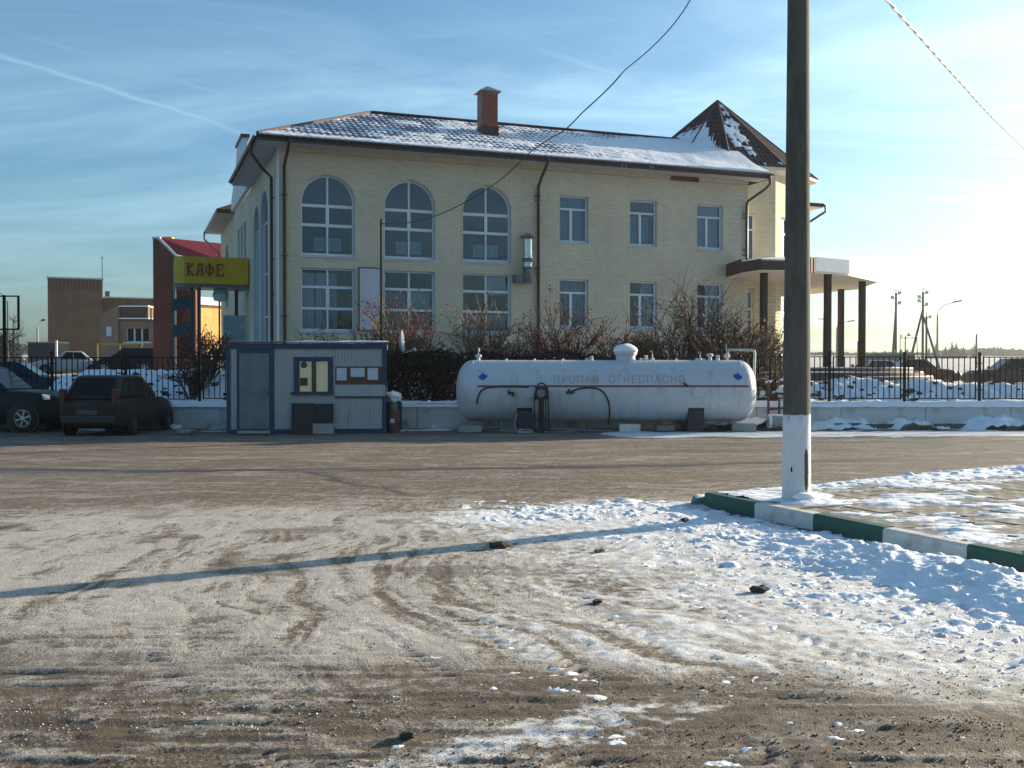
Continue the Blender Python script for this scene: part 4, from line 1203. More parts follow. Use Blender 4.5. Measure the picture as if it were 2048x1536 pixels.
# turret roof as pressed tiles: each face gets rows and waves
mb2 = MB()
for i in range(n):
    a, b_ = Vector((*RP[i], TE + .10)), Vector((*RP[(i + 1) % n], TE + .10))
    nrm = (b_ - a).cross(AP - a).normalized()
    L = (b_ - a).length; nu = max(6, int(L / .23) * 6); H_ = (AP - (a + b_) / 2).length; nr = int(H_ / .35)
    grid = []
    for r in range(nr + 1):
        for q in (0, 1):
            f = min((r + q * .995) / (nr + 1), .999)
            row = []
            for k in range(nu + 1):
                g = k / nu
                base = a.lerp(b_, g); p = base.lerp(AP, f)
                along = (g - .5) * L * (1 - f)
                p = p + nrm * (.028 * (.5 + .5 * math.cos(2 * math.pi * along / .23)) * min(1, (1 - f) * 6) * min(1, min(k, nu - k) / 2) + (.020 if q == 0 else 0))
                row.append(tuple(p))
            grid.append(row)
    base = len(mb2.v); w = nu + 1
    for row in grid: mb2.v += row
    for r in range(len(grid) - 1):
        for k in range(nu): mb2.f.append((base + r * w + k, base + r * w + k + 1, base + (r + 1) * w + k + 1, base + (r + 1) * w + k)); mb2.m.append(0)
tr = mb2.build('turret_roof', M['rooftile'], bld)
mb = MB()
for p in RP: mb.tube([(p[0], p[1], TE + .13), tuple(AP + Vector((0, 0, .03)))], .05, 6)
mb.build('turret_ridge', M['maroon'], tr)
# snow stuck to the turret roof: patches with ragged edges on its front faces
def roof_patch(i, fmask, seed, lift):
    a, b_ = Vector((*RP[i], TE + .10)), Vector((*RP[(i + 1) % n], TE + .10))
    nrm = (b_ - a).cross(AP - a).normalized(); L = (b_ - a).length; H_ = (AP - (a + b_) / 2).length
    G, Fm = np.meshgrid(np.linspace(.02, .98, 110), np.linspace(.01, .95, 150))
    U = (G - .5) * L * (1 - Fm); V = Fm * H_
    k = fmask(U, V, G, Fm)
    pts = [a.lerp(b_, 0) for _ in ()]
    A, B_, P_ = np.array(a), np.array(b_), np.array(AP)
    base = A + (B_ - A) * G[..., None]; P = base + (P_ - base) * Fm[..., None] + np.array(nrm) * (lift * np.clip(k, -1, 1) )[..., None]
    vis = k > -.25
    me_, _ = grid_mesh('turret_snow', P[..., 0], P[..., 1], P[..., 2], vis[:-1, :-1] & vis[1:, 1:] & vis[:-1, 1:] & vis[1:, :-1])
    link_mesh('turret_snow', me_, M['roofsnow'], tr)
roof_patch(0, lambda U, V, G, Fm: (3.1 - V + (fbm(U * 9, V * 1.5, 3, 42) - .5) * .8) * 1.5, 42, .05)
roof_patch(1, lambda U, V, G, Fm: (3.75 - V - 2.75 * G + (np.abs(((U / .115) % 1) - .5) - .25) * .7 + (fbm(U * 12, V * 1.2, 3, 41) - .5) * 1.1) * 1.5, 41, .05)
roof_patch(2, lambda U, V, G, Fm: (fbm(U * 2.4 + 5, V * 2.0, 4, 44) - .50) * 7 - .5 + .9 * sstep(1.5, .9, np.abs(V - 1.3)) * sstep(.8, .3, np.abs(U + .25)) - 1.4 * sstep(.35, .8, np.abs(U + .05 * V)), 44, .06)
mb = MB(); n = len(RP)
inner = [(p[0] + (AP.x - p[0]) * .17, p[1] + (AP.y - p[1]) * .17) for p in RP]
mb.v = [(p[0], p[1], TE + .06) for p in RP] + [(p[0], p[1], TE - .06) for p in inner]
mb.f = [(i, n + i, n + (i + 1) % n, (i + 1) % n) for i in range(n)]; mb.m = [0] * n
mb.build('turret_soffit', M['soffit_pale'], bld)
mb = MB()
for i in range(1, 5):
    a, b_ = Vector((*RP[i], TE + .06)), Vector((*RP[(i + 1) % n], TE + .06)); mb.bar(a, b_, .03, .11)
mb.build('turret_fascia', M['soffit_pale'], bld)
# rear wing eave right of the turret
mb = MB(); mb.add([(20, 4.0, 9.16), (24.75, 4.0, 9.12), (24.75, 21, 9.12), (20, 21, 11.2), (20, 4.0, 9.02), (24.75, 4.0, 8.98), (24.75, 21, 8.98)], [(0, 1, 2, 3), (0, 4, 5, 1), (1, 5, 6, 2)]); mb.build('rear_roof', M['rooftile'], bld)
mb = MB(); mb.box(20, 24.7, 4.03, 20, 8.93, 8.97); mb.build('rear_soffit', M['soffit_pale'], bld)
downpipe([(24.78, 3.98, 9.05), (24.78, 3.98, 8.75), (24.3, 4.4, 8.35), (23.9, 4.62, 8.15), (23.9, 4.62, 2)], .055)

# porch canopy, columns and steps
PZ0, PZ1 = 5.22, 5.62
CW = [(8.34, 39.97), (8.50, 38.05), (8.95, 36.95), (10.0, 37.05), (11.25, 38.1), (12.85, 39.2), (15.05, 42.2), (15.5, 46.0), (14.3, 49.0), (11.0, 49.5)]
CL = [w2b(*p) for p in CW]
porch = empty('porch', (BX, BY, 0), BA, 'round entrance porch with flat canopy on brown columns beside the turret', 'porch')
mb = MB(); mb.prism(CL[::1], PZ0, PZ0 + .07); mb.build('canopy', M['soffit_pale'], porch)
segm = ['maroon', 'brown', 'brown', 'maroon', 'plaster']
for i in range(5):
    a, b_ = Vector((*CL[i], 0)), Vector((*CL[i + 1], 0)); d = (b_ - a); L = d.length; d.normalize(); nn = Vector((d.y, -d.x, 0))
    mb = MB(); top = (.50, .40, .34, .56, .56)[i]; k = 0; wdt = .10
    if segm[i] == 'plaster': mb.bar(a + Vector((0, 0, PZ0 + .07 + .26)), b_ + Vector((0, 0, PZ0 + .07 + .26)), .06, .52)
    else:
        nx = int(L / wdt)
        for k in range(nx):                                         # profiled sheet: alternating ribs
            p = a + d * (L * (k + .5) / nx) + nn * (.012 if k % 2 else 0)
            mb.obox(p + Vector((0, 0, PZ0 + .0 + top / 2)), (L / nx, .03, top), Matrix.Rotation(math.atan2(d.y, d.x), 3, 'Z'))
    mb.build('fascia_panel', M[segm[i]], porch)
mb = MB(); cl2 = CL[:6] + [w2b(12.4, 43.5)]
zt = PZ0 + .50
mb.v = [(p[0], p[1], PZ0 + .09 + (.34 if k in (0,) else .30)) for k, p in enumerate(CL[:4])]
inn = [w2b(*p) for p in ((8.9, 40.2), (9.1, 39.2), (9.6, 38.6), (10.2, 38.4))]
mb.v += [(p[0], p[1], PZ0 + .62) for p in inn]
mb.f = [(0, 1, 5, 4), (1, 2, 6, 5), (2, 3, 7, 6)]; mb.m = [0] * 3
mb.add([(p[0], p[1], PZ0 + .60 + rng.uniform(-.02, .02)) for p in (inn[0], inn[1], inn[2], inn[3], w2b(11.3, 39.2), w2b(12.6, 40.2), w2b(12.4, 44), w2b(10.8, 42.4))], [(0, 1, 2, 3, 4, 5, 6, 7)])
mb.build('canopy_snow', M['roofsnow'], porch)
for (x, y) in ((9.36, 38.15), (11.92, 38.75), (14.28, 41.85), (14.75, 46.0)):
    t, s = w2b(x, y)
    mb = MB(); w = .108
    mb.box(t - w, t + w, s - w, s + w, 1.55, PZ0); mb.box(t - w - .02, t + w + .02, s - w - .02, s + w + .02, 1.55, 1.75)
    mb.build('column', mat('column_sheet_%d' % int(x * 10), (0.032, 0.022, 0.017), .7, .2, 5, spec=.2), porch, bevel=.012)
pc = w2b(11.0, 43.2)
for k in range(6):
    z1 = 1.68 - k * .165; rr = 5.55 + k * .36
    mb = MB(); pts = [(pc[0] + rr * math.cos(a), pc[1] + rr * math.sin(a)) for a in [R(-200 + j * 5.0) for j in range(53)]]
    mb.prism([pc] + pts, z1 - .25, z1); mb.build('step', M['steptile'], porch)
    nb_ = 64; mb = MB()
    for j in range(nb_):                                            # snow left on each tread
        a = R(-200 + 255 * j / nb_); a2 = R(-200 + 255 * (j + 1) / nb_)
        n_ = vnoise(np.array([j * .37 + k * 9.]), np.array([k * 3.]), 77)[0]
        if n_ < .25: continue
        r0, r1 = rr - .33 + .1 * n_, rr - .02 - .05 * (1 - n_); zt = z1 + .015 + .035 * n_
        P = [(pc[0] + q * math.cos(b_), pc[1] + q * math.sin(b_)) for q, b_ in ((r0, a), (r1, a), (r1, a2), (r0, a2))]
        mb.add([(p[0], p[1], z1 + .002) for p in P] + [(p[0], p[1], zt) for p in P], [(4, 5, 6, 7), (0, 1, 5, 4), (1, 2, 6, 5), (2, 3, 7, 6), (3, 0, 4, 7)])
    o = mb.build('step_snow', M['roofsnow'], porch); o['kind'] = 'stuff'

# things fixed to the facade
vent = empty('exhaust_duct', tuple(b2w(8.62, 0, 0)), BA, 'shiny galvanised exhaust duct with conical cap on the brick wall', 'duct')
mb = MB(); mb.box(-.42, .22, -.38, -.012, 4.72, 5.02); mb.build('elbow_box', M['darkmetal'], vent, bevel=.03)
mb = MB(); Mv = Matrix.Translation((.06, -.34, 0))
mb.lathe([(.0, 4.72), (.15, 4.74), (.19, 4.85), (.19, 5.02), (.165, 5.05), (.165, 5.28)], 20, Mv); smooth_by_angle(mb.build('elbow', M['darkmetal'], vent))
mb = MB(); mb.lathe([(.165, 5.10), (.165, 5.40), (.19, 5.41), (.19, 5.45), (.165, 5.46), (.165, 5.60), (.195, 5.61), (.195, 5.66), (.165, 5.67), (.165, 6.28)], 20, Mv); smooth_by_angle(mb.build('pipe', M['galv'], vent))
mb = MB(); mb.lathe([(.20, 5.47), (.215, 5.48), (.215, 5.60), (.20, 5.61)], 20, Mv); mb.lathe([(.2, 5.22), (.215, 5.23), (.215, 5.29), (.2, 5.30)], 20, Mv); mb.build('clamp_ring', M['darkmetal'], vent)
mb = MB(); mb.lathe([(.30, 6.36), (.30, 6.38), (.02, 6.52), (.0, 6.52)], 20, Mv); mb.lathe([(.0, 6.34), (.30, 6.36)], 20, Mv)
for a in (0, 2.1, 4.2): mb.tube([(.06 + .15 * math.cos(a), -.34 + .15 * math.sin(a), 6.2), (.06 + .17 * math.cos(a), -.34 + .17 * math.sin(a), 6.38)], .012, 5)
mb.build('rain_cap', M['chimcap'], vent)
board = empty('wall_board', tuple(b2w(3.02, -.02, 0)), BA, 'blank pale grey board with thin dark frame between two lower windows', 'board')
mb = MB(); mb.box(-.36, .36, -.03, .0, 2.98, 5.08); mb.build('panel', mat('board_white', (.50, .51, .56), .6, .06, 2), board)
mb = MB()
for q in ((-.39, -.36, 2.95, 5.11), (.36, .39, 2.95, 5.11), (-.36, .36, 5.08, 5.11), (-.36, .36, 2.95, 2.98)): mb.box(q[0], q[1], -.045, .0, q[2], q[3])
mb.build('edge_strip', M['brown'], board)

# yellow cafe sign over the side entrance
S0 = b2w(-.06, 9.0)
sign = empty('cafe_canopy', (S0.x, S0.y, 0), BA, 'yellow cafe sign box on dark posts over the side entrance', 'sign')
mb = MB(); mb.prism([(-2.55, -.02), (0, -.02), (0, 1.75), (-2.85, 1.75), (-2.9, .25)], 5.12, 6.22); mb.build('sign_box', M['signyellow'], sign)
mb = MB(); mb.prism([(-2.5, .05), (0, .05), (0, 1.7), (-2.8, 1.7), (-2.85, .3)], 4.98, 5.12); mb.build('underside', M['darkmetal'], sign)
def letter(strokes, x):
    mb = MB(); x = -2.44 + (x + 2.46) * .86; strokes = [(st[0], st[1] * .86, st[2], st[3] * .86) + tuple(st[4:]) for st in strokes]
    for st in strokes:
        if st[0] == 'b': _, x0, z0, x1, z1, w = st; mb.bar((x + x0, -.035, z0), (x + x1, -.035, z1), .025, w)
        else:
            _, cx, cz, rx, rz, w = st
            pts = [(x + cx + rx * math.cos(a), -.035, cz + rz * math.sin(a)) for a in [2 * math.pi * k / 18 for k in range(19)]]
            for p, q in zip(pts, pts[1:]): mb.bar(p, q, .025, w)
    mb.build('letter', M['signred'], sign)
zb, zt = 5.46, 5.92; zm = (zb + zt) / 2
letter([('b', .05, zb, .05, zt, .075), ('b', -.02, zb, .14, zb, .05), ('b', -.02, zt, .14, zt, .05), ('b', .05, zm, .27, zt, .06), ('b', .05, zm, .29, zb, .07), ('b', .20, zt, .34, zt, .05), ('b', .22, zb, .36, zb, .05)], -2.46)
letter([('b', .04, zb, .12, zt, .06), ('b', .12, zt, .27, zt, .06), ('b', .27, zb, .25, zt, .08), ('b', .08, zm - .03, .27, zm - .03, .05), ('b', -.03, zb, .11, zb, .05), ('b', .20, zb, .35, zb, .05)], -2.03)
letter([('o', .18, zm, .17, .15, .06), ('b', .18, zb, .18, zt, .075), ('b', .09, zb, .27, zb, .05), ('b', .09, zt, .27, zt, .05)], -1.60)
letter([('b', .06, zb, .06, zt, .075), ('b', -.02, zt, .30, zt, .06), ('b', -.02, zb, .33, zb, .06), ('b', .06, zm, .24, zm, .05), ('b', .30, zt, .30, zt - .13, .04), ('b', .32, zb, .32, zb + .13, .04)], -1.12)
for (x, y) in ((-2.22, .35), (-1.95, .25), (-.35, 1.5)):
    mb = MB(); mb.box(x - .07, x + .07, y - .07, y + .07, 1.0, 4.98); mb.build('post', M['teal'], sign)
mb = MB(); mb.lathe([(0, 4.45), (.28, 4.5), (.33, 4.75), (.25, 4.98)], 12, Matrix.Translation((-1.05, .8, 0))); mb.build('lantern', mat('lantern_white', (.4, .5, .45), .5), sign)
mb = MB(); mb.box(-.95, -.05, .7, .78, 1.6, 3.9); mb.build('poster_case', mat('poster_glass', (.18, .30, .33), .2, .5, 2, col2=(.35, .45, .45)), sign)
for z in (3.0, 4.1):
    mb = MB(); mb.add([(x_ + .62, y_, z_) for (x_, y_, z_) in ((-3.5, 2.2, z), (-2.75, 2.2, z + .18), (-2.75, 2.2, z + .75), (-3.5, 2.2, z + .5), (-3.5, 2.25, z), (-2.75, 2.25, z + .18), (-2.75, 2.25, z + .75), (-3.5, 2.25, z + .5))], [(0, 1, 2, 3), (7, 6, 5, 4), (0, 4, 5, 1), (3, 2, 6, 7), (1, 5, 6, 2), (0, 3, 7, 4)])
    mb.build('banner', M['tealpanel'], sign)
mb = MB(); mb.box(-2.93, -2.885, 2.2, 2.26, 1.0, 5.0); mb.build('banner_post', M['teal'], sign)

# ------------------------------------------------------------------ retaining wall of whitewashed blocks with green kerb at its foot
rw = empty('retaining_wall', (0, FENCE_Y - .1, 0), 0, 'low whitewashed retaining wall of concrete blocks under the iron fence', 'wall')
bw = MB(); bw.box(-1.18, 1.18, -.18, .12, -.1, WALL_TOP); blk = bw.mesh('wall_block', M['whitewash'])
for k in range(-8, 9):
    o = link_mesh('wall_block', blk, None, rw); o.location = (k * 2.37 + .9, rng.uniform(-.015, .015), rng.uniform(-.02, .02))
    bv = o.modifiers.new('bevel', 'BEVEL'); bv.width = .02; bv.segments = 2
X, Y = np.meshgrid(np.arange(-20, 21, .06, dtype=np.float32), np.arange(-.24, .2, .035, dtype=np.float32))
n_ = fbm(X * 1.3, Y * 3, 3, 64)
Z = WALL_TOP + .02 + .075 * n_ * sstep(-.24, -.1, Y) + (fbm(X * 7, Y * 7, 2, 65) - .5) * .03 - .12 * sstep(-.16, -.24, Y)
me, _ = grid_mesh('wall_snow', X, Y, Z); link_mesh('wall_snow', me, M['snow'], rw)
kerb2 = empty('foot_kerb', (0, FENCE_Y - .42, 0), 0, 'green and white painted kerb half buried in snow along the wall foot', 'kerb')
ks2 = MB(); ks2.box(-.49, .49, -.10, .05, -.1, .14); kg2, kw2 = ks2.mesh('kerb_stone', M['greenpaint']), ks2.mesh('kerb_stone', M['whitepaint'])
for k in range(22):
    o = link_mesh('kerb_stone', kg2 if k % 3 else kw2, None, kerb2); o.location = (5.2 + k * 1.0, rng.uniform(-.02, .02), rng.uniform(-.03, .02))
X, Y = np.meshgrid(np.arange(4.5, 22, .035, dtype=np.float32), np.arange(27.75, 28.7, .035, dtype=np.float32))
n_ = fbm(X * .9, Y * 1.1, 4, 66)
Z = (n_ - .40) * .75 + .08 * sstep(28.1, 28.6, Y) + (fbm(X * 5, Y * 5, 5, 67, .62) - .5) * .16
vis = Z > .01
me, _ = grid_mesh('snow_lumps', X, Y, np.where(vis, Z, -.04), vis[:-1, :-1] | vis[1:, 1:])
tag(link_mesh('snow_lumps', me, M['snow']), 'ragged snow lumps covering the kerb at the foot of the wall', 'snow', None, 'stuff')

# ------------------------------------------------------------------ iron fence: panels of pickets between posts
fpm = MB(); fpm.box(-.011, .011, -.011, .011, 0, 1.16); pick_me = fpm.mesh('picket', M['fence'])
fpo = MB(); fpo.box(-.032, .032, -.032, .032, -.10, 1.42); post_me = fpo.mesh('post', M['fence'])
fr_ = MB(); fr_.box(-.95, .95, -.014, .014, -.014, .014); rail_me = fr_.mesh('rail', M['fence'])
fs_ = MB(); fs_.box(-.016, .016, -.016, .016, -.03, 1.19); stile_me = fs_.mesh('stile', M['fence'])
fh_ = MB(); fh_.box(-.13, .13, -.008, .008, -.012, .012); lug_me = fh_.mesh('bracket', M['fence'])
def fence(x_posts, label):
    f = empty('iron_fence', ((x_posts[0] + x_posts[-1]) / 2, FENCE_Y, WALL_TOP + .02), 0, label, 'fence')
    ox = (x_posts[0] + x_posts[-1]) / 2
    for x in x_posts: link_mesh('post', post_me, None, f).location = (x - ox, 0, rng.uniform(-.02, .02))
    for a, b_ in zip(x_posts, x_posts[1:]):
        xa, xb = a + .11, b_ - .11; c = (xa + xb) / 2; w = xb - xa; dz = rng.uniform(-.015, .015)
        for z in (.10, 1.27):
            r_ = link_mesh('rail', rail_me, None, f); r_.location = (c - ox, 0, z + dz); r_.scale = (w / 1.9, 1, 1)
        for x in (xa, xb): link_mesh('stile', stile_me, None, f).location = (x - ox, 0, .105 + dz)
        for z in (.35, 1.1): link_mesh('bracket', lug_me, None, f).location = (a - ox, .0, z + dz)
        n = 12
        for k in range(1, n):
            o = link_mesh('picket', pick_me, None, f); o.location = (xa + w * k / n - ox, 0, .11 + dz); o.rotation_euler = (0, rng.uniform(-.004, .004), 0)
PX = [8.95 + 2.115 * k for k in range(-2, 5)]
fence(PX, 'black iron picket fence on the wall right of the gas tank')
PXL = [-15.05 + 2.08 * k for k in range(0, 5)]
fence(PXL, 'black iron picket fence on the wall left of the kiosk')

# ------------------------------------------------------------------ propane tank
TX, TY, TZ, TR, TLn = 2.51, 27.55, 1.07, .82, 8.02
tank = empty('gas_tank', (TX, TY, 0), 0, 'long white horizontal propane tank with red stripe on dark supports', 'gas tank')
Mx = Matrix(((0, 0, 1, 0), (1, 0, 0, 0), (0, 1, 0, TZ), (0, 0, 0, 1)))
hd = .46
prof = []
for k in range(11):
    a = math.pi / 2 * k / 10
    prof.append((TR * math.sin(a) ** .9 if k else 0.0, -TLn / 2 + hd * (1 - math.cos(a) ** .9 if k < 10 else 1)))
prof += [(TR, -TLn / 2 + hd + .01), (TR, TLn / 2 - hd - .01)] + [(r, -z) for (r, z) in prof[::-1]]
mb = MB(); mb.lathe(prof, 72, Mx); smooth_by_angle(mb.build('shell', M['tank'], tank), 30)
mb = MB()
for x in (-TLn / 2 + hd, -1.2, 1.3, TLn / 2 - hd): mb.lathe([(TR + .001, x - .012), (TR + .006, x), (TR + .001, x + .012)], 72, Mx)
mb.build('weld_seam', M['tank'], tank)['kind'] = 'stuff'
def tpt(x, a, r=TR): return Vector((x, -r * math.cos(a), TZ + r * math.sin(a)))     # a: angle up from the front
mb = MB(); xa, xb = -3.42, TLn / 2 - hd
for (a0, a1) in ((R(7.2), R(11.0)),):
    mb.add([tpt(xa, a0, TR + .004), tpt(xb, a0, TR + .004), tpt(xb, a1, TR + .004), tpt(xa, a1, TR + .004), tpt(xa, (a0 + a1) / 2, TR + .0055), tpt(xb, (a0 + a1) / 2, TR + .0055)], [(0, 1, 5, 4), (4, 5, 2, 3)])
for k in range(6):                                             # the stripe runs on over the end
    z0_, z1_ = TLn / 2 - hd + hd * math.sin(R(15 * k)) * 1.0, TLn / 2 - hd + hd * math.sin(R(15 * (k + 1)))
    r0_, r1_ = TR * math.cos(R(15 * k)) ** .9, TR * math.cos(R(15 * (k + 1))) ** .9
    if k > 2: break
    mb.add([tpt(z0_, R(7.2), r0_ + .012), tpt(z1_, R(7.2), r1_ + .012), tpt(z1_, R(11), r1_ + .012), tpt(z0_, R(11), r0_ + .012)], [(0, 1, 2, 3)])
mb.build('stripe', M['tankred'], tank)
def wrap_text(body, x0, x1, a_mid, hgt, m_, parent, name='lettering'):
    cu = bpy.data.curves.new('lettering', 'FONT'); cu.body = body; cu.size = 1; cu.resolution_u = 3; cu.space_character = 1.22
    ob = bpy.data.objects.new('lettering_source', cu); COL.objects.link(ob)
    dg = bpy.context.evaluated_depsgraph_get(); me_ = bpy.data.meshes.new_from_object(ob.evaluated_get(dg))
    bpy.data.objects.remove(ob); bpy.data.curves.remove(cu)
    bm = bmesh.new(); bm.from_mesh(me_); bpy.data.meshes.remove(me_)
    xs__ = [v.co.x for v in bm.verts]; ys__ = [v.co.y for v in bm.verts]; X0, X1, Y0, Y1 = min(xs__), max(xs__), min(ys__), max(ys__)
    for k in range(1, 8):
        y = Y0 + (Y1 - Y0) * k / 8
        bmesh.ops.bisect_plane(bm, geom=bm.verts[:] + bm.edges[:] + bm.faces[:], plane_co=(0, y, 0), plane_no=(0, 1, 0))
    for v in bm.verts:
        gx_ = x0 + (v.co.x - X0) / (X1 - X0) * (x1 - x0); a = a_mid + ((v.co.y - Y0) / (Y1 - Y0) - .5) * hgt / TR
        v.co = tpt(gx_, a, TR + .004)
    m2 = bpy.data.meshes.new(name); bm.to_mesh(m2); bm.free()
    return link_mesh(name, m2, m_, parent)
def txl(px): return (px - 1024) / FPX * 26.85 - TX
wrap_text('ПРОПАН', txl(1108), txl(1196), R(22.3), .225, M['stencil'], tank)
wrap_text('ОГНЕОПАСНО', txl(1217), txl(1369), R(22.3), .225, M['stencil'], tank)
leaf = [(0, 1), (.16, .62), (.34, .72), (.30, .30), (.55, .48), (.62, .30), (1.0, .34), (.86, .08), (.98, -.06), (.45, -.36), (.52, -.56), (.07, -.48), (.05, -.75), (-.05, -.75)]
leaf = leaf + [(-x, y) for x, y in leaf[1:-1][::-1]]
def emblem(cx, rot):
    r = .125
    pts2 = [Vector((x, y)) for x, y in leaf]
    es_ = [(i, (i + 1) % len(pts2)) for i in range(len(pts2))]
    v2, _, f2, _, _, _ = delaunay_2d_cdt(pts2, es_, [], 1, 1e-5)
    c_, s_ = math.cos(rot), math.sin(rot)
    mb = MB(); mb.v = [tuple(tpt(cx + r * (p.x * c_ - p.y * s_), R(27) + 1.25 * r * (p.x * s_ + p.y * c_) / TR, TR + .006)) for p in v2]
    mb.f = [tuple(f) for f in f2]; mb.m = [0] * len(f2); mb.build('leaf_emblem', M['leaf_blue'], tank)
emblem(txl(966), .08); emblem(txl(1475), -.15)
lug = MB(); lug.lathe([(.0, .05), (.03, .045), (.035, .0)], 8); lug_t = lug.mesh('lifting_lug', M['valve'])
def on_tank(me_, name, x, a, r=TR):
    o = link_mesh(name, me_, None, tank); p = tpt(x, a, r - .01)
    o.location = p; o.rotation_euler = Vector((0, -math.cos(a), math.sin(a))).to_track_quat('Z', 'Y').to_euler(); return o
for k in range(10): on_tank(lug_t, 'lifting_lug', txl(959 + 57.6 * k), R(42))
for k in range(5): on_tank(lug_t, 'lifting_lug', txl(1254 + 57 * k), R(-1.5))
for k in range(8): on_tank(lug_t, 'lifting_lug', txl(1012 + 58 * k), R(88))
dk = MB(); dk.lathe([(0, .075), (.135, .07), (.15, .05), (.15, 0)], 28); dkm = dk.mesh('manhole_cover', M['tank'])
for px in (1062, 1393): on_tank(dkm, 'manhole_cover', txl(px), R(-2.5))
# dome and valves on top
dome = MB(); dome.lathe([(.26, -.04), (.26, .12), (.285, .125), (.285, .15), (.31, .16), (.31, .22), (.26, .24)], 28); d_o = dome.build('dome', M['tank'], tank, loc=(txl(1257), 0, TZ + TR)); smooth_by_angle(d_o)
bm = bmesh.new(); bmesh.ops.create_uvsphere(bm, u_segments=28, v_segments=14, radius=.33)
for v in bm.verts:
    if v.co.z < 0: v.co.z *= .12
    else: v.co.z *= .62
    k = 1 + .05 * math.sin(v.co.x * 19) * math.cos(v.co.y * 17); v.co *= k
me = bpy.data.meshes.new('snow_cap'); bm.to_mesh(me); bm.free(); o = link_mesh('snow_cap', me, M['snow'], d_o, True); o.location = (0, 0, .235)
def valve(px, h, cap=None, stem=.022, hook=False, name='valve'):
    mb = MB(); mb.lathe([(.05, -.02), (.05, .05), (stem, .055), (stem, h)], 10)
    if cap: mb.lathe([(.0, h + cap * .7), (cap * .7, h + cap * .55), (cap, h + .01), (cap * .9, h - .02), (stem, h - .025)], 12)
    if hook: mb.tube([(0, 0, h), (0, 0, h + .06), (-.03, 0, h + .085), (-.055, 0, h + .06)], .014, 6)
    return smooth_by_angle(mb.build(name, M['valve'], tank, loc=(txl(px), 0, TZ + TR)))
v0 = valve(955, .10, .095, .05); mb = MB(); mb.tube([(0, 0, .1), (0, 0, .22), (.01, 0, .24), (.012, 0, .33)], [.014, .014, .032, .018], 8); mb.build('gauge', M['valve'], v0)
valve(1187, .08, .05); valve(1299, .10, .05); valve(1312, .16, None, .016, True); valve(1410, .14, None, .016, True); valve(1430, .12, .095, .04); valve(1446, .10, .055); valve(1178, .03); valve(1290, .03); valve(1404, .03)
mb = MB()
x0 = txl(1465); zt = TZ + TR
mb.tube([(x0, 0, zt - .02), (x0, 0, zt + .18), (x0 + .03, 0, zt + .26), (x0 + .08, 0, zt + .28), (x0 + .66, .05, zt + .27), (x0 + .74, .05, zt + .25), (x0 + .76, .05, zt + .18), (x0 + .74, .05, zt - .62), (x0 + .72, .05, zt - .70)], .034, 10)
smooth_by_angle(mb.build('vapour_pipe', mat('pale_green_pipe', (.42, .46, .40), .5, .1, 4), tank))
mb = MB(); mb.lathe([(.06, .05), (.075, .08), (.075, .14), (.05, .17)], 10, Matrix.Translation((x0, 0, zt))); mb.box(x0 - .10, x0 + .10, -.02, .02, zt + .10, zt + .125); mb.tube([(x0 - .02, 0, zt + .24), (x0 - .02, 0, zt + .42)], .012, 6); mb.build('pipe_valve', M['valve'], tank)
# saddles
for px, w in ((1393, .42), (1049, .40)):
    mb = MB(); xc = txl(px); pts = [(-.60, 0.0), (.60, 0.0), (.66, .55)]
    for k in range(9): a = R(-32 - 116 * k / 8); pts.append(((TR + .012) * math.cos(a), TZ + (TR + .012) * math.sin(a)))
    pts.append((-.66, .55))
    Ms = Matrix(((0, 0, 1, xc - w / 2), (1, 0, 0, 0), (0, 1, 0, 0), (0, 0, 0, 1)))
    mb.prism(pts, 0, w, 0, Ms); mb.build('saddle', M['plastic'], tank)
# hoses, gauges and filling gear on the front
def hose(name, pts, r=.02, m_='black', parent=tank):
    P = [Vector(p) for p in pts]; out = []
    for i in range(len(P) - 1):
        p0, p1, p2, p3 = P[max(i - 1, 0)], P[i], P[i + 1], P[min(i + 2, len(P) - 1)]
        for k in range(5):
            t = k / 5; out.append(.5 * ((2 * p1) + (-p0 + p2) * t + (2 * p0 - 5 * p1 + 4 * p2 - p3) * t * t + (-p0 + 3 * p1 - 3 * p2 + p3) * t ** 3))
    out.append(P[-1])
    mb = MB(); mb.tube(out, r, 8); return smooth_by_angle(mb.build(name, M[m_], parent), 80)
def fpt(px, py, off=.04):
    z = CAMH + (768 - py) / FPX * 26.7 - math.sin(PITCH) * 26.7
    zz = max(-.98, min(.98, (z - TZ) / TR)); return Vector((txl(px), -(TR * math.sqrt(1 - zz * zz) + off), z))
hose('hose', [fpt(954, 808), fpt(957, 793), fpt(966, 779), fpt(985, 774), fpt(1020, 773), fpt(1058, 774, .06)])
hose('hose', [fpt(1140, 784), fpt(1160, 777), fpt(1188, 776), fpt(1206, 785), fpt(1217, 806), fpt(1220, 832, .06), fpt(1219, 850, .25)], .021)
hose('hose', [fpt(1366, 766, .05), fpt(1373, 773, .07)], .03)
mb = MB(); p = fpt(1022, 786, .05); mb.obox(p, (.16, .07, .07)); mb.obox(p + Vector((-.06, -.03, .05)), (.05, .05, .09)); mb.obox(p + Vector((.05, -.02, -.05)), (.06, .05, .08)); mb.build('drain_valve', M['plastic'], tank)
mb = MB(); p = fpt(1137, 785, .05); mb.obox(p, (.12, .07, .08)); mb.obox(p + Vector((.10, -.02, .0)), (.09, .04, .04)); mb.obox(p + Vector((0, -.02, .06)), (.05, .05, .08)); mb.build('drain_valve', M['plastic'], tank)
gear = empty('filling_column', (TX + txl(1082), TY - 1.02, 0), 0, 'black filling column draped with hoses in front of the tank', 'pump')
mb = MB(); mb.box(-.07, .07, -.04, .06, .0, 1.05); mb.box(-.16, .17, -.07, .09, .86, 1.18); mb.build('stand', M['plastic'], gear)
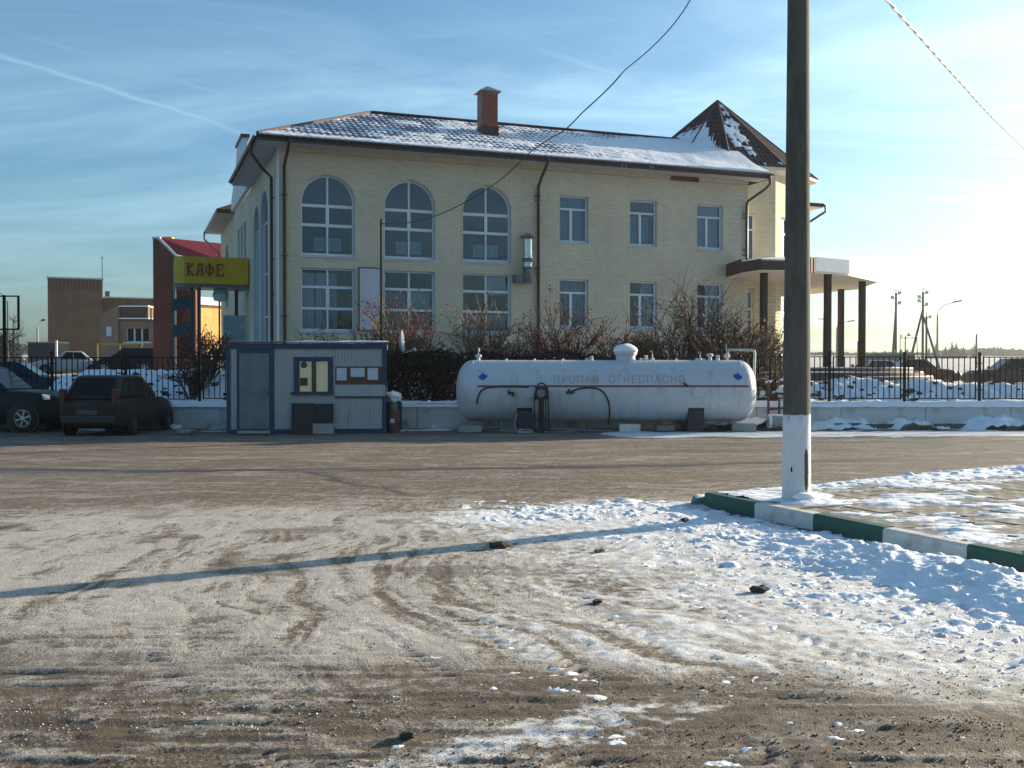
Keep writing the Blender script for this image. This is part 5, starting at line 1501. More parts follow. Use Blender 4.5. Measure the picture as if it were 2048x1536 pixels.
mb = MB(); mb.lathe([(0, .02), (.10, .015), (.115, 0), (.115, -.04), (0, -.04)], 20, Matrix.Translation((-.01, -.09, 1.02)) @ Matrix.Rotation(R(90), 4, 'X')); mb.build('dial', M['chimcap'], gear)
hose('hose', [(-.16, -.06, .02), (-.18, -.08, .6), (-.17, -.08, 1.0), (-.08, -.09, 1.25), (.06, -.09, 1.27), (.16, -.09, 1.12), (.18, -.08, .7), (.20, -.05, .05)], .018, 'black', gear)
hose('hose', [(-.15, -.08, 1.05), (-.06, -.13, .82), (-.02, -.1, .5), (-.05, -.08, .2)], .018, 'black', gear)
hose('hose', [(.05, -.1, .92), (.02, -.13, .6), (.04, -.1, .1)], .02, 'black', gear)
hose('hose', [(.10, -.1, .95), (.12, -.12, .55), (.10, -.1, .05)], .016, 'black', gear)
box_ = empty('control_box', (TX + txl(1050), TY - .98, 0), 0, 'dark navy pump cabinet under the left part of the tank', 'cabinet')
mb = MB(); mb.box(-.19, .20, -.14, .16, .06, .56); mb.build('case', M['pump'], box_, bevel=.03)
mb = MB(); mb.box(-.20, .21, -.15, .17, .0, .055); mb.build('plinth', M['concrete'], box_)
mb = MB(); mb.box(-.16, .17, -.152, -.142, .12, .50); mb.build('door', M['pump'], box_)
mb = MB(); mb.box(-.16, -.02, -.153, -.1425, .075, .10); mb.box(.02, .16, -.153, -.1425, .08, .095); mb.build('plate', M['paper'], box_)
hose('cable', [(-.19, -.1, .5), (-.26, -.1, .3), (-.24, -.12, .1), (-.10, -.16, .01)], .008, 'valve', box_)
# pump, hoses and pipe ends at the right end of the tank
ps = empty('pump_set', (7.0, 27.9, 0), 0, 'clutter of frosty pipes and thick black hoses at the right tank end', 'pump')
mb = MB()
mb.tube([(-.02, 0, 0), (-.02, 0, 1.30), (-.10, 0, 1.38), (-.35, -.05, 1.36)], .035, 8)
mb.tube([(-.4, -.1, 1.0), (-.05, -.1, 1.0), (.1, 0, .95), (.35, .05, 1.02), (.5, .1, .9)], .045, 8)
mb.tube([(.3, .1, .0), (.3, .1, 1.2), (.45, .1, 1.35)], .03, 8); mb.tube([(.55, .1, 0), (.55, .1, 1.15)], .03, 8); mb.tube([(-.02, .0, .55), (.55, .05, .6)], .03, 8)
smooth_by_angle(mb.build('pipes', M['rust'], ps))
mb = MB(); mb.lathe([(0, -.12), (.12, -.10), (.14, 0), (.12, .12), (0, .14)], 16, Matrix.Translation((.32, -.05, 1.02)) @ Matrix.Rotation(R(70), 4, 'Y')); mb.build('pump_body', M['valve'], ps); mb = MB(); mb.lathe([(0, -.05), (.07, -.05), (.07, .05), (0, .05)], 12, Matrix.Translation((-.22, -.15, 1.0)) @ Matrix.Rotation(R(90), 4, 'X')); mb.build('end_flange', M['valve'], ps)
for k, (a, b_, c) in enumerate(((.0, .1, 1.3), (.32, -.05, 1.17), (.18, 0, 1.0), (.45, .1, 1.38), (.52, .1, 1.18))):
    o = clod('frost_lump', (a, b_ - .02, c), .1, M['snow'], None, 30 + k, .5, None); o.parent = ps
hose('hose', [(.35, -.05, 1.25), (.62, -.15, 1.28), (.82, -.25, 1.0), (.88, -.3, .5), (.85, -.32, .02)], .038, 'black', ps)
hose('hose', [(.10, -.1, .98), (.40, -.2, .95), (.62, -.3, .6), (.62, -.4, .25), (.35, -.5, .05), (-.25, -.55, .035), (-.7, -.5, .05)], .036, 'black', ps)
hose('hose', [(.58, -.4, .45), (.70, -.45, .3), (.95, -.5, .05), (1.15, -.5, .02)], .035, 'cablefrost', ps)
mb = MB(); mb.lathe([(.0, -.26), (.17, -.25), (.19, -.1), (.17, 0), (.19, .12), (.17, .24), (0, .26)], 16, Matrix.Translation((.18, -.25, .22)) @ Matrix.Rotation(R(90), 4, 'Y')); o = mb.build('pipe_drum', M['concrete'], ps); smooth_by_angle(o)
mb = MB(); mb.lathe([(.195, -.27), (.2, -.2), (.1, -.2)], 10, Matrix.Translation((.18, -.25, .235)) @ Matrix.Rotation(R(90), 4, 'Y')); mb.obox((.18, -.25, .40), (.50, .16, .05)); mb.build('drum_snow', M['snow'], ps)
# blocks under and beside the tank
def block(name, x, y, sx, sy, sz, rz, m_, label, z=0):
    mb = MB(); mb.box(-sx / 2, sx / 2, -sy / 2, sy / 2, 0, sz); o = mb.build(name, m_, None, loc=(x, y, z), rz=rz, bevel=.012); return tag(o, label, 'block')
p = gp(1253, 860); block('concrete_block', p.x, 27.0, .54, .3, .20, .03, M['whitepaint'], 'pale whitewashed block on the ground below the middle of the tank')
block('concrete_block', 6.15, 27.2, .62, .35, .20, -.1, M['concrete'], 'rough grey block with snow crumbs below the right end of the tank')
block('concrete_block', gp(1315, 855).x, 27.5, .5, .3, .14, .05, M['concrete'], 'thin grey slab in the shade right of the white block')
block('concrete_block', gp(940, 862).x, 26.9, .62, .4, .16, .1, M['concrete'], 'snow dusted grey block under the left end of the tank')

# ------------------------------------------------------------------ kiosk
KA = R(6.2)
def kw(x, y, z=0.0): return (-7.20 + x * math.cos(KA) - y * math.sin(KA), 26.0 + x * math.sin(KA) + y * math.cos(KA), z)
kio = empty('kiosk', (-7.20, 26.0, 0), KA, 'small white kiosk cabin with blue trim, grey door and one window', 'kiosk')
KW, KD, KH = 3.95, 2.2, 2.32
ppx = KW / 311.0
def kx(px): return (px - 457) * ppx
def kz(py): return (868 - py) * ppx
mb = MB()
def ribs(x0, x1, z0, z1, y=0.0):
    n = max(1, int((x1 - x0) / .075)); w = (x1 - x0) / n
    for k in range(n):
        a = x0 + k * w
        mb.add([(a, y, z0), (a + w * .22, y, z0), (a + w * .30, y - .012, z0), (a + w * .92, y - .012, z0), (a + w, y, z0), (a, y, z1), (a + w * .22, y, z1), (a + w * .30, y - .012, z1), (a + w * .92, y - .012, z1), (a + w, y, z1)], [(i, i + 1, i + 6, i + 5) for i in range(4)])
ribs(.0, kx(475), .06, 2.2); ribs(kx(541), kx(589), .06, 2.2); ribs(kx(589), kx(662), .06, kz(788)); ribs(kx(589), kx(662), kz(717), 2.2); ribs(kx(662), KW, .06, 2.2)
mb.build('front_cladding', M['kioskwall'], kio)
mb = MB(); mb.box(.02, KW - .02, KD - .05, KD, .06, 2.2); mb.box(.0, .05, .02, KD - .05, .06, 2.2); mb.box(.05, KW - .05, .05, KD - .05, .06, .12); mb.build('cabin_wall', M['kioskwall'], kio)
mb = MB(); mb.box(KW - .05, KW, .02, KD - .05, .06, 2.2); mb.build('dark_end_wall', M['oldwood'], kio)  # end wall coloured dark, its shade put into the material
mb = MB(); mb.box(.05, KW - .05, .9, .94, .1, 2.15); mb.build('inner_wall', mat('inner_panel', (.55, .50, .40), .8, .1, 3), kio)
mb = MB()
mb.box(-.04, .06, -.035, .06, .03, 2.16); mb.box(KW - .07, KW + .03, -.035, .06, .03, 2.16); mb.box(kx(538), kx(547), -.032, -.0125, .12, 2.16); mb.box(kx(474), kx(478.5), -.032, -.0125, .12, 2.16); mb.box(kx(478.5), kx(538), -.032, -.0125, 2.06, 2.16)
mb.box(-.06, KW + .05, -.05, KD + .02, 2.165, 2.30); mb.box(-.03, KW + .02, -.03, -.0125, .0, .115)
mb.build('blue_trim', M['blue'], kio)
mb = MB(); mb.box(kx(479), kx(537.5), -.026, -.004, .13, 2.055); dr = mb.build('door', M['kioskdoor'], kio)
mb = MB(); mb.box(kx(531), kx(534), -.06, -.028, .95, 1.12); mb.build('handle', M['darkmetal'], dr)
mb = MB(); mb.box(kx(478), kx(540), -.25, -.04, .02, .085); mb.build('door_step', M['concrete'], kio)
wx0, wx1, wz0, wz1 = kx(586), kx(664), kz(789), kz(714)
mb = MB(); t = .115
mb.box(wx0, wx1, -.045, .03, wz1 - t, wz1); mb.box(wx0, wx1, -.045, .03, wz0, wz0 + t * .6); mb.box(wx0, wx0 + t, -.045, .03, wz0 + t * .6, wz1 - t); mb.box(wx1 - t * .9, wx1, -.045, .03, wz0 + t * .6, wz1 - t)
mb.box(wx0 - .06, wx1 + .01, -.12, -.0455, wz0 - .01, wz0 + .065)
wf = mb.build('window', M['blue'], kio)
mb = MB(); xm = kx(626); mb.box(xm - .06, xm + .055, -.035, .02, wz0 + t * .6, wz1 - t); mb.box(wx0 + t, wx0 + t + .03, -.03, .02, wz0 + .07, wz1 - t); mb.box(wx1 - .135, wx1 - .10, -.03, .02, wz0 + .07, wz1 - t); mb.build('sash', mat('olive_sash', (.05, .05, .03), .6), wf)
for xa, xb in ((wx0 + .145, xm - .06), (xm + .055, wx1 - .135)): mb = MB(); mb.box(xa, xb, -.005, .0, wz0 + .07, wz1 - t); mb.build('pane', M['glass_clear'], wf)
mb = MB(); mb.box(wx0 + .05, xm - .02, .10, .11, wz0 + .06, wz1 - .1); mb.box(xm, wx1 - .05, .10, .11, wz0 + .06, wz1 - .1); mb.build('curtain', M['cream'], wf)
mb = MB(); mb.box(wx0 + .15, wx0 + .34, .04, .08, wz0 + .22, wz0 + .42); mb.lathe([(0, 0), (.085, .0), (.085, .03), (0, .03)], 14, Matrix.Translation((wx0 + .25, .06, wz1 - .20)) @ Matrix.Rotation(R(90), 4, 'X')); mb.build('till', M['black'], wf)
mb = MB(); mb.box(kx(669), KW - .02, -.030, -.0125, kz(769), kz(733)); nb = mb.build('notice_board', M['oldwood'], kio)
for (a, b_, z0, z1) in ((671, 691, 761, 736), (699, 727, 754, 736), (733, 754, 760, 736)):
    mb = MB(); mb.box(kx(a), kx(b_), -.034, -.0305, kz(z0), kz(z1)); mb.build('notice', M['paper'], nb)
mb = MB(); mb.box(kx(668), KW + .01, -.040, -.0125, kz(793), kz(770.5)); mb.build('white_shelf_panel', M['kioskwall'], kio)
mb = MB(); mb.box(kx(668), KW - .02, -.045, -.0128, kz(797), kz(793.3)); mb.build('shelf_edge', M['blue'], kio)
mb = MB(); mb.add([(-.09, -.09, 2.305), (KW + .08, -.09, 2.325), (KW + .08, KD + .06, 2.40), (-.09, KD + .06, 2.38), (-.09, -.09, 2.335), (KW + .08, -.09, 2.355), (KW + .08, KD + .06, 2.43), (-.09, KD + .06, 2.41)], [(0, 3, 2, 1), (4, 5, 6, 7), (0, 1, 5, 4), (1, 2, 6, 5), (2, 3, 7, 6), (3, 0, 4, 7)]); rf = mb.build('roof', M['maroon'], kio)
X, Y = np.meshgrid(np.arange(1.45, KW + .1, .04, dtype=np.float32), np.arange(-.10, KD + .05, .05, dtype=np.float32))
Z = 2.345 + .035 * (Y + .09) / 2.2 + .045 * fbm(X * 2, Y * 2, 3, 15) * sstep(-.1, -.05, Y) * sstep(1.45, 1.9, X) - .02 * (Y < -.09)
me, _ = grid_mesh('roof_snow', X, Y, Z); link_mesh('roof_snow', me, M['snow'], rf)
def panel(px0, px1, py0, py1, label, lean, y0):
    mb = MB(); w = (px1 - px0) * ppx; h = kz(py0) - max(kz(py1), 0)
    mb.box(-w / 2, w / 2, -.02, .02, 0, h); mb.box(-w / 2 - .012, -w / 2 + .02, -.03, .03, 0, h + .008); mb.box(w / 2 - .02, w / 2 + .012, -.03, .03, 0, h + .008)
    o = mb.build('black_panel', mat('black_board', (.012, .013, .013), .6, .3, 8), None, loc=kw(kx((px0 + px1) / 2), y0, max(kz(py1), .0)), bevel=.006)
    o.rotation_euler = (-lean, 0, KA); return tag(o, label, 'board')
panel(583, 626, 806, 868, 'tall black board leaning on the kiosk under its window', .16, -.22)
panel(627, 664, 808, 846, 'shorter black board standing right of the tall black one', .08, -.12)
block('crate', kw(kx(645), -.14)[0], kw(kx(645), -.14)[1], .52, .22, .26, KA, M['concrete'], 'dull grey crate carrying the shorter black board at the kiosk')
# gas bottle and rubbish beside the kiosk
gbx = gp(791, 862)
bt = empty('gas_bottle', (gbx.x, 26.75, 0), 0, 'rusty red gas bottle at the right corner of the kiosk', 'gas bottle')
mb = MB(); mb.lathe([(0, .0), (.15, .0), (.165, .04), (.165, .50), (.14, .58), (.06, .64), (.05, .70)], 20); smooth_by_angle(mb.build('body', M['rust'], bt))
mb = MB(); mb.lathe([(.10, .60), (.115, .61), (.115, .76), (.10, .76)], 16); mb.lathe([(0, .66), (.03, .66), (.03, .78), (0, .78)], 8); mb.build('collar', M['darkmetal'], bt)
mb = MB(); mb.box(-.06, .05, -.172, -.163, .25, .36); mb.build('label_patch', M['paper'], bt)
clod('snow_lump', (gbx.x - .02, 27.0, .92), .24, M['snow'], 'lump of snow on rags above the gas bottle', 11, .7, 'snow lump')
mb = MB(); mb.box(-.22, .2, -.18, .2, 0, .82); tag(mb.build('rag_heap', mat('dark_rags', (.03, .035, .045), .9, .4, 7, .6, 25), None, loc=(gbx.x - .02, 27.1, 0), bevel=.08), 'dark tarpaulin bundle behind the gas bottle', 'bundle')
for k, (px, py, r, lab) in enumerate(((812, 852, .13, 'small snowy rubble heap right of the gas bottle'), (835, 855, .16, 'broken snowy rubble between gas bottle and tank'), (870, 856, .12, 'flat snowy lump near the left end of the tank'), (372, 868, .20, 'snow heap on the ground left of the kiosk door'), (350, 858, .16, 'dark frozen heap beside the hatchback nose'))):
    p = gp(px, py); clod('rubble', (p.x, p.y, .05), r, m_ice if k % 2 else M['snow'], lab, 20 + k, .5, 'rubble')
# satellite dish
dp = at(804, 688, 29.9)
dish = empty('satellite_dish', (dp.x, dp.y, dp.z - .9), 0, 'satellite dish seen nearly edge-on behind the kiosk', 'dish')
Md = Matrix.Translation((0, 0, .95)) @ Matrix.Rotation(R(-1), 4, 'Z') @ Matrix.Rotation(R(86), 4, 'Y')
mb = MB(); mb.lathe([(.0, -.09), (.15, -.075), (.28, -.03), (.36, .02), (.36, .03), (.28, -.015), (.15, -.06), (0, -.075)], 28, Md); smooth_by_angle(mb.build('reflector', mat('dish_grey', (.34, .36, .39), .4), dish))
mb = MB(); mb.tube([(.0, -.02, .62), (.22, -.1, .68), (.38, -.14, .76)], .014, 6); mb.tube([(.36, -.14, .78), (.42, -.15, .70)], .035, 8); mb.build('feed_arm', M['valve'], dish)
mb = MB(); mb.tube([(-.08, 0, .95), (-.14, 0, .9), (-.14, 0, -.9)], .025, 8); mb.build('mast', M['fence'], dish)

# ------------------------------------------------------------------ slim wire mast behind the kiosk, concrete lamp pole on the island, wires
mp = at(762, 438, 29.6)
mast = empty('wire_mast', (mp.x, mp.y, .7), 0, 'thin dark steel mast standing behind the kiosk', 'mast')
mb = MB(); mb.tube([(0, 0, -.2), (0, 0, mp.z - .7)], [.034, .028], 8); mb.build('tube', M['fence'], mast)
mb = MB(); mb.box(-.02, .12, -.02, .02, mp.z - .85, mp.z - .83); mb.build('arm', M['fence'], mast)
PB = Vector((3.235, 11.64, .15))
pole = empty('concrete_pole', PB, R(2), 'tall grey concrete pole with whitewashed base on the paved island', 'pole')
def pole_r(z): return .158 - .0068 * z
mb = MB(); n = 20; HT = 9.2
def octo(r): return [(r * math.cos(a), r * math.sin(a)) for a in [2 * math.pi * k / 28 for k in range(28)]]
pp = [(pole_r(z), z) for z in np.linspace(.975, HT, 24)]
mb.lathe(pp, 28); mb.lathe([(0, HT), (pole_r(HT), HT)], 28)
o = mb.build('shaft', mat('pole_concrete', (.088, .083, .066), .9, .2, 3, .5, 55, col2=(.060, .056, .046), lo=.45, hi=.6, stretch=(2, 2, .5)), pole, True)
mb = MB(); mb.lathe([(pole_r(z) + .0025, z) for z in np.linspace(-.02, .98, 8)] + [(pole_r(.98), .981)], 28)
mb.v = [(v[0], v[1], v[2] + (.012 * math.sin(7 * math.atan2(v[1], v[0])) + rng.uniform(-.012, .010)) * (v[2] > .97 and v[2] < .9805)) for v in mb.v]
mb.build('whitewashed_base', mat('pole_whitewash', (.60, .62, .63), .8, .08, 3, .3, 50, col2=(.45, .46, .46), lo=.55, hi=.75), pole, True)
# worn slot in the paint and a small hole
mb = MB(); pts = []
def cyl_patch(mb, a0, a1, z0, z1, lift, nz=10, na=5, ragged=0.0, seed=1):
    rr = random.Random(seed); base = len(mb.v)
    for i in range(nz + 1):
        f = i / nz; z = z0 + (z1 - z0) * f
        sh = 1 - max(0, abs(f - .5) - .38) / .12 * .6
        for k in range(na + 1):
            g = k / na; a = (a0 + a1) / 2 + (a1 - a0) * (g - .5) * sh + rr.uniform(-ragged, ragged) * (k in (0, na)); r = pole_r(z) + lift
            mb.v.append((r * math.cos(a), r * math.sin(a), z))
    for i in range(nz):
        for k in range(na): q = base + i * (na + 1) + k; mb.f.append((q, q + 1, q + na + 2, q + na + 1)); mb.m.append(0)
cyl_patch(mb, R(-74), R(-56), .135, .60, .005, 14, 5, .02); mb.build('bare_slot', mat('bare_slot', (.075, .055, .040), .9, .35, 14), pole)
mb = MB(); cyl_patch(mb, R(-130), R(-124), .34, .40, .006, 5, 3, .01); mb.build('paint_chip', M['fence'], pole)
clod('base_snow', (PB.x + .10, PB.y - .03, .17), .20, M['snow'], 'snow collar drifted round the foot of the concrete pole', 9, .35, 'snow lump')
mb = MB(); mb.tube([(0, 0, HT - .1), (.1, -.2, HT + .5), (.5, -1.0, HT + .9)], [.05, .045, .035], 8); br = mb.build('bracket', M['galv'], pole)
mb = MB(); mb.obox((.72, -1.45, HT + .93), (.25, .6, .16), Matrix.Rotation(R(25), 3, 'Z')); mb.build('lamp_head', M['galv'], pole, bevel=.04)
def spline(P, n=8):
    P = [Vector(p) for p in P]; out = []
    for i in range(len(P) - 1):
        p0, p1, p2, p3 = P[max(i - 1, 0)], P[i], P[i + 1], P[min(i + 2, len(P) - 1)]
        for k in range(n):
            t = k / n; out.append(.5 * ((2 * p1) + (-p0 + p2) * t + (2 * p0 - 5 * p1 + 4 * p2 - p3) * t * t + (-p0 + 3 * p1 - 3 * p2 + p3) * t ** 3))
    return out + [P[-1]]
pts = [(763, 447), (790, 447), (820, 445), (868, 433), (930, 405), (985, 371), (1010, 352), (1042, 322), (1068, 298), (1095, 280), (1132, 258), (1165, 225), (1200, 193), (1228, 165), (1250, 140), (1272, 122), (1300, 98), (1330, 68), (1352, 42), (1380, 0), (1420, -90)]
W1 = [at(px, py, 29.6 + (12.4 - 29.6) * (k / (len(pts) - 1)) ** .9) for k, (px, py) in enumerate(pts)] + [Vector((PB.x, PB.y + .1, PB.z + HT - .6))]
mb = MB(); mb.tube(spline(W1, 4), [.012] * (len(spline(W1, 4)) - 30) + [.008] * 30, 6); tag(mb.build('overhead_wire', M['cable']), 'thin crooked wire from the slim mast up to the concrete pole', 'wire')
pts = [(1722, -66), (1775, 0), (1812, 43), (1850, 85), (1886, 126), (1920, 163), (1950, 197), (1980, 229), (2014, 263), (2048, 296), (2110, 352)]
W2 = [Vector((PB.x + .05, PB.y, PB.z + HT - .4))] + [at(px, py, min(38.0, 4.14 / (.638 - (px - 1024) / FPX))) for px, py in pts]
sp = spline(W2, 26); mb = MB(); mb.tube(sp, .011, 6)
for ph in (0, math.pi):
    tw = []; acc = 0
    for i, p in enumerate(sp):
        if i: acc += (p - sp[i - 1]).length
        d = (sp[min(i + 1, len(sp) - 1)] - sp[max(i - 1, 0)]).normalized(); a_ = d.cross(Vector((0, 1, 0))).normalized(); b_ = a_.cross(d)
        w = acc * 2 * math.pi / 1.1 + ph; tw.append(p + (a_ * math.cos(w) + b_ * math.sin(w)) * .017)
    mb.tube(tw, .0135, 6)
tag(smooth_by_angle(mb.build('twisted_cable', M['cablefrost']), 60), 'thick frosted twisted cable running from the pole to the upper right', 'cable')

# ------------------------------------------------------------------ cars
def wheel_parts(parent, x, y, r, w, rimmat, side, spokes=5):
    Mw = Matrix.Translation((x, y, r)) @ Matrix.Rotation(R(90) * side, 4, 'X')
    mb = MB(); mb.lathe([(r * .62, -w / 2), (r * .93, -w / 2), (r, -w / 2 + .03), (r, w / 2 - .03), (r * .93, w / 2), (r * .62, w / 2)], 24, Mw)
    wh = smooth_by_angle(mb.build('wheel', M['tyre'], parent), 50)
    mb = MB(); q = w / 2 - .02
    mb.lathe([(r * .64, q - .06), (r * .64, q), (r * .57, q), (r * .55, q - .05)], 24, Mw); mb.lathe([(0, q - .005), (r * .15, q - .01), (r * .17, q - .05)], 12, Mw)
    for k in range(spokes):
        a = 2 * math.pi * k / spokes + .3
        for da in (-.10, .10):
            p = Mw @ Vector((r * .12 * math.cos(a), r * .12 * math.sin(a), q - .025)); e = Mw @ Vector((r * .59 * math.cos(a + da), r * .59 * math.sin(a + da), q - .02)); mb.bar(p, e, r * .10, .02)
    smooth_by_angle(mb.build('rim', rimmat, wh))
    mb = MB(); mb.lathe([(0, q - .07), (r * .63, q - .07)], 16, Mw); mb.build('brake', M['black'], wh)
PLATE = mat('plate_dirty', (.08, .07, .06), .7)
def make_car(name, loc, rz, spec, paint_m, label, group=None):
    L, W, H = spec['L'], spec['W'], spec['H']; kind = spec['kind']; wr = spec.get('wr', .30)
    car = empty(name, loc, rz, label, 'car', group)
    belt = spec['belt']; hoodz = spec['hood']; gnd = .17 * H / 1.45
    hl = L / 2
    if kind == 'sedan': xb0, xr0, xr1, xb1 = -hl * .62, -hl * .34, hl * .12, hl * .42; tail = belt - .02
    elif kind == 'hatch': xb0, xr0, xr1, xb1 = -hl * .98, -hl * .70, hl * .06, hl * .50; tail = belt
    else: xb0, xr0, xr1, xb1 = -hl * .96, -hl * .84, hl * .10, hl * .42; tail = belt
    st = [(-hl, gnd + .18, tail - .16, .80), (-hl + .05, gnd + .07, tail - .05, .90), (-hl + .35, gnd, tail, .97), (xb0 + .3, gnd, tail, 1.0), (0, gnd - .02, belt, 1.0), (xb1 - .1, gnd, belt, 1.0), (xb1 + .25, gnd, hoodz + (belt - hoodz) * .6, .99), (hl - .55, gnd, hoodz, .96), (hl - .15, gnd + .03, hoodz - .10, .88), (hl - .03, gnd + .10, hoodz - .22, .80), (hl, gnd + .18, hoodz - .34, .74)]
    hw = W / 2; vs_, fs_ = [], []; ring = 13
    for (x, zs, zt, k) in st:
        w = hw * k; h = zt - zs
        half = [(0, zs), (w * .84, zs), (w * .95, zs + .10 * h), (w, zs + .42 * h), (w * .985, zs + .70 * h), (w * .93, zs + .93 * h), (w * .82, zs + 1.0 * h)]
        pts = [(x, -p[0], p[1]) for p in half[::-1]][:-1] + [(x, 0, zs)] + [(x, p[0], p[1]) for p in half[1:]]
        vs_ += pts
    for i in range(len(st) - 1):
        for k in range(ring):
            k2 = (k + 1) % ring
            fs_.append((i * ring + k, i * ring + k2, (i + 1) * ring + k2, (i + 1) * ring + k))
    fs_ += [tuple(range(ring))[::-1], tuple((len(st) - 1) * ring + k for k in range(ring))]
    mb = MB(); mb.add(vs_, [f[::-1] for f in fs_]); body = mb.build('body', paint_m, car, True)
    ss = body.modifiers.new('subsurf', 'SUBSURF'); ss.levels = 1; ss.render_levels = 2
    # cabin
    wb, wt = hw * .93, hw * (.70 if kind == 'hatch' else .74); zb, zr = belt - .05, H
    gb_ = [(xb0, -wb * .92, zb), (xb1, -wb * .92, zb), (xb1, wb * .92, zb), (xb0, wb * .92, zb), (xr0, -wt, zr), (xr1, -wt, zr), (xr1, wt, zr), (xr0, wt, zr)]
    mb = MB(); mb.add(gb_, [(0, 3, 2, 1), (4, 5, 6, 7), (0, 1, 5, 4), (1, 2, 6, 5), (2, 3, 7, 6), (3, 0, 4, 7)])
    g_ = mb.build('cabin', paint_m, car, True); bv = g_.modifiers.new('bevel', 'BEVEL'); bv.width = .15 if kind == 'hatch' else .10; bv.segments = 5
    G = [Vector(p) for p in gb_]
    def panel_q(a, b_, c, d, u0, u1, v0, v1, nm):
        def P(u, v): return (a.lerp(b_, u)).lerp(d.lerp(c, u), v)
        n = (b_ - a).cross(d - a).normalized()
        q = [P(u0, v0), P(u1, v0), P(u1, v1), P(u0, v1)]
        mb = MB(); mb.add([p + n * .008 for p in q] + [p - n * .01 for p in q], [(0, 1, 2, 3), (0, 4, 5, 1), (1, 5, 6, 2), (2, 6, 7, 3), (3, 7, 4, 0)]); return mb.build(nm, M['carglass'], car)
    nwin = 2 if kind == 'sedan' else 3
    for sgn in (0, 1):
        if sgn == 0: a, b_, c, d = G[0], G[1], G[5], G[4]
        else: a, b_, c, d = G[2], G[3], G[7], G[6]
        cuts = [.12, .50, .86] if nwin == 2 else [.08, .28, .56, .87]
        if sgn: cuts = [1 - c_ for c_ in cuts[::-1]]
        for u0, u1 in zip(cuts, cuts[1:]): panel_q(a, b_, c, d, u0 + .012, u1 - .012, .16, .88, 'side_window')
    panel_q(G[1], G[2], G[6], G[5], .08, .92, .10, .90, 'windscreen'); panel_q(G[3], G[0], G[4], G[7], .10, .90, .18, .88, 'rear_window')
    # wheels, arches
    for sgn in (-1, 1):
        for x in (-hl + L * .20, hl - L * .195):
            wheel_parts(car, x, sgn * (hw - .055), wr, .20, spec.get('rim', M['steelrim']), -sgn if False else (1 if sgn < 0 else -1), spec.get('spokes', 5))
            mb = MB(); Mw = Matrix.Translation((x, sgn * (hw - .012), wr)) @ Matrix.Rotation(R(90), 4, 'X')
            mb.lathe([(0, -.02), (wr * 1.16, -.02), (wr * 1.16, .02), (0, .02)], 24, Mw); mb.build('wheel_arch', M['black'], car)
    for sgn in (-1, 1):
        tz = spec.get('tail', belt - .12); hh = spec.get('tailh', .2)
        mb = MB(); mb.box(-hl + .015, -hl + .16, sgn * hw * .78 - .075, sgn * hw * .78 + .075, tz - hh, tz + hh * .4); mb.build('tail_lamp', M['lamp_red'], car, bevel=.03)
        hz = hoodz - .20
        mb = MB(); mb.add([(hl - .14, sgn * hw * .48, hz + .07), (hl - .14, sgn * hw * .48, hz - .08), (hl - .45, sgn * hw * .93, hz - .01), (hl - .50, sgn * hw * .93, hz + .13), (hl - .05, sgn * hw * .48, hz + .06), (hl - .03, sgn * hw * .48, hz - .08), (hl - .37, sgn * hw * .975, hz - .01), (hl - .46, sgn * hw * .965, hz + .13)], [(0, 1, 2, 3), (4, 7, 6, 5), (0, 4, 5, 1), (1, 5, 6, 2), (2, 6, 7, 3), (3, 7, 4, 0)]); mb.build('headlight', M['lamp_clear'], car)
        mb = MB(); mb.obox((xb1 - .18, sgn * (hw + .06), belt + .05), (.10, .16, .12)); mb.build('mirror', M['plastic'], car, bevel=.03)
    mb = MB(); mb.box(-hl - .03, -hl + .12, -hw * .80, hw * .80, gnd + .14, gnd + .34); mb.build('rear_bumper', spec.get('bump', M['plastic']), car, bevel=.04)
    mb = MB(); mb.box(hl - .14, hl + .03, -hw * .70, hw * .70, gnd + .12, gnd + .32); mb.build('front_bumper', spec.get('bump', M['plastic']), car, bevel=.04)
    mb = MB(); mb.box(-hl - .036, -hl - .02, -.26, .26, gnd + .36, gnd + .47); mb.build('number_plate', PLATE, car)
    mb = MB(); mb.box(hl - .05, hl + .012, -hw * .42, hw * .42, hoodz - .38, hoodz - .22); mb.build('grille', M['chrome'] if kind == 'suv' else M['plastic'], car, bevel=.02)
    return car
hatch = dict(kind='hatch', L=3.75, W=1.68, H=1.50, belt=.95, hood=.86, wr=.29, tail=1.05, tailh=.30)
sedan = dict(kind='sedan', L=4.3, W=1.70, H=1.42, belt=.92, hood=.86, wr=.30)
suv = dict(kind='suv', L=4.9, W=1.88, H=1.72, belt=1.12, hood=1.07, wr=.37, rim=M['rim'], spokes=6, tail=1.1)
make_car('parked_car', (-10.30, 26.93, -.005), R(87.5), hatch, paint('grey_brown_paint', (.026, .022, .020), .35), 'muddy grey-brown hatchback parked nose to the wall left of the kiosk')
make_car('parked_car', (-14.22, 27.65, -.005), R(-1), suv, paint('black_green_paint', (.012, .017, .015), .12), 'black off-roader with silver alloy wheel cut off by the left edge')
def put_car(px, Y, rz, spec, m_, label): 
    a, _ = ray(px, 740); x = a * Y
    return make_car('parked_car', (x, Y, bank_z(x, Y)), rz, spec, m_, label)
put_car(138, 62, R(205), sedan, paint('silver_paint', (.36, .39, .42), .3), 'silver saloon with snow under its windows in the left car park')
put_car(258, 62, R(184), dict(suv, L=3.9, H=1.6), paint('black_paint', (.010, .012, .014), .15), 'black estate car beside the silver saloon in the left car park')
put_car(372, 64, R(178), dict(sedan, H=1.38), paint('pale_grey_paint', (.26, .30, .32), .3), 'pale grey car behind the shrub near the cafe posts')
put_car(36, 36, R(10), dict(hatch, H=1.45), paint('navy_paint', (.010, .022, .055), .1), 'dark blue car low behind the fence at the left edge')
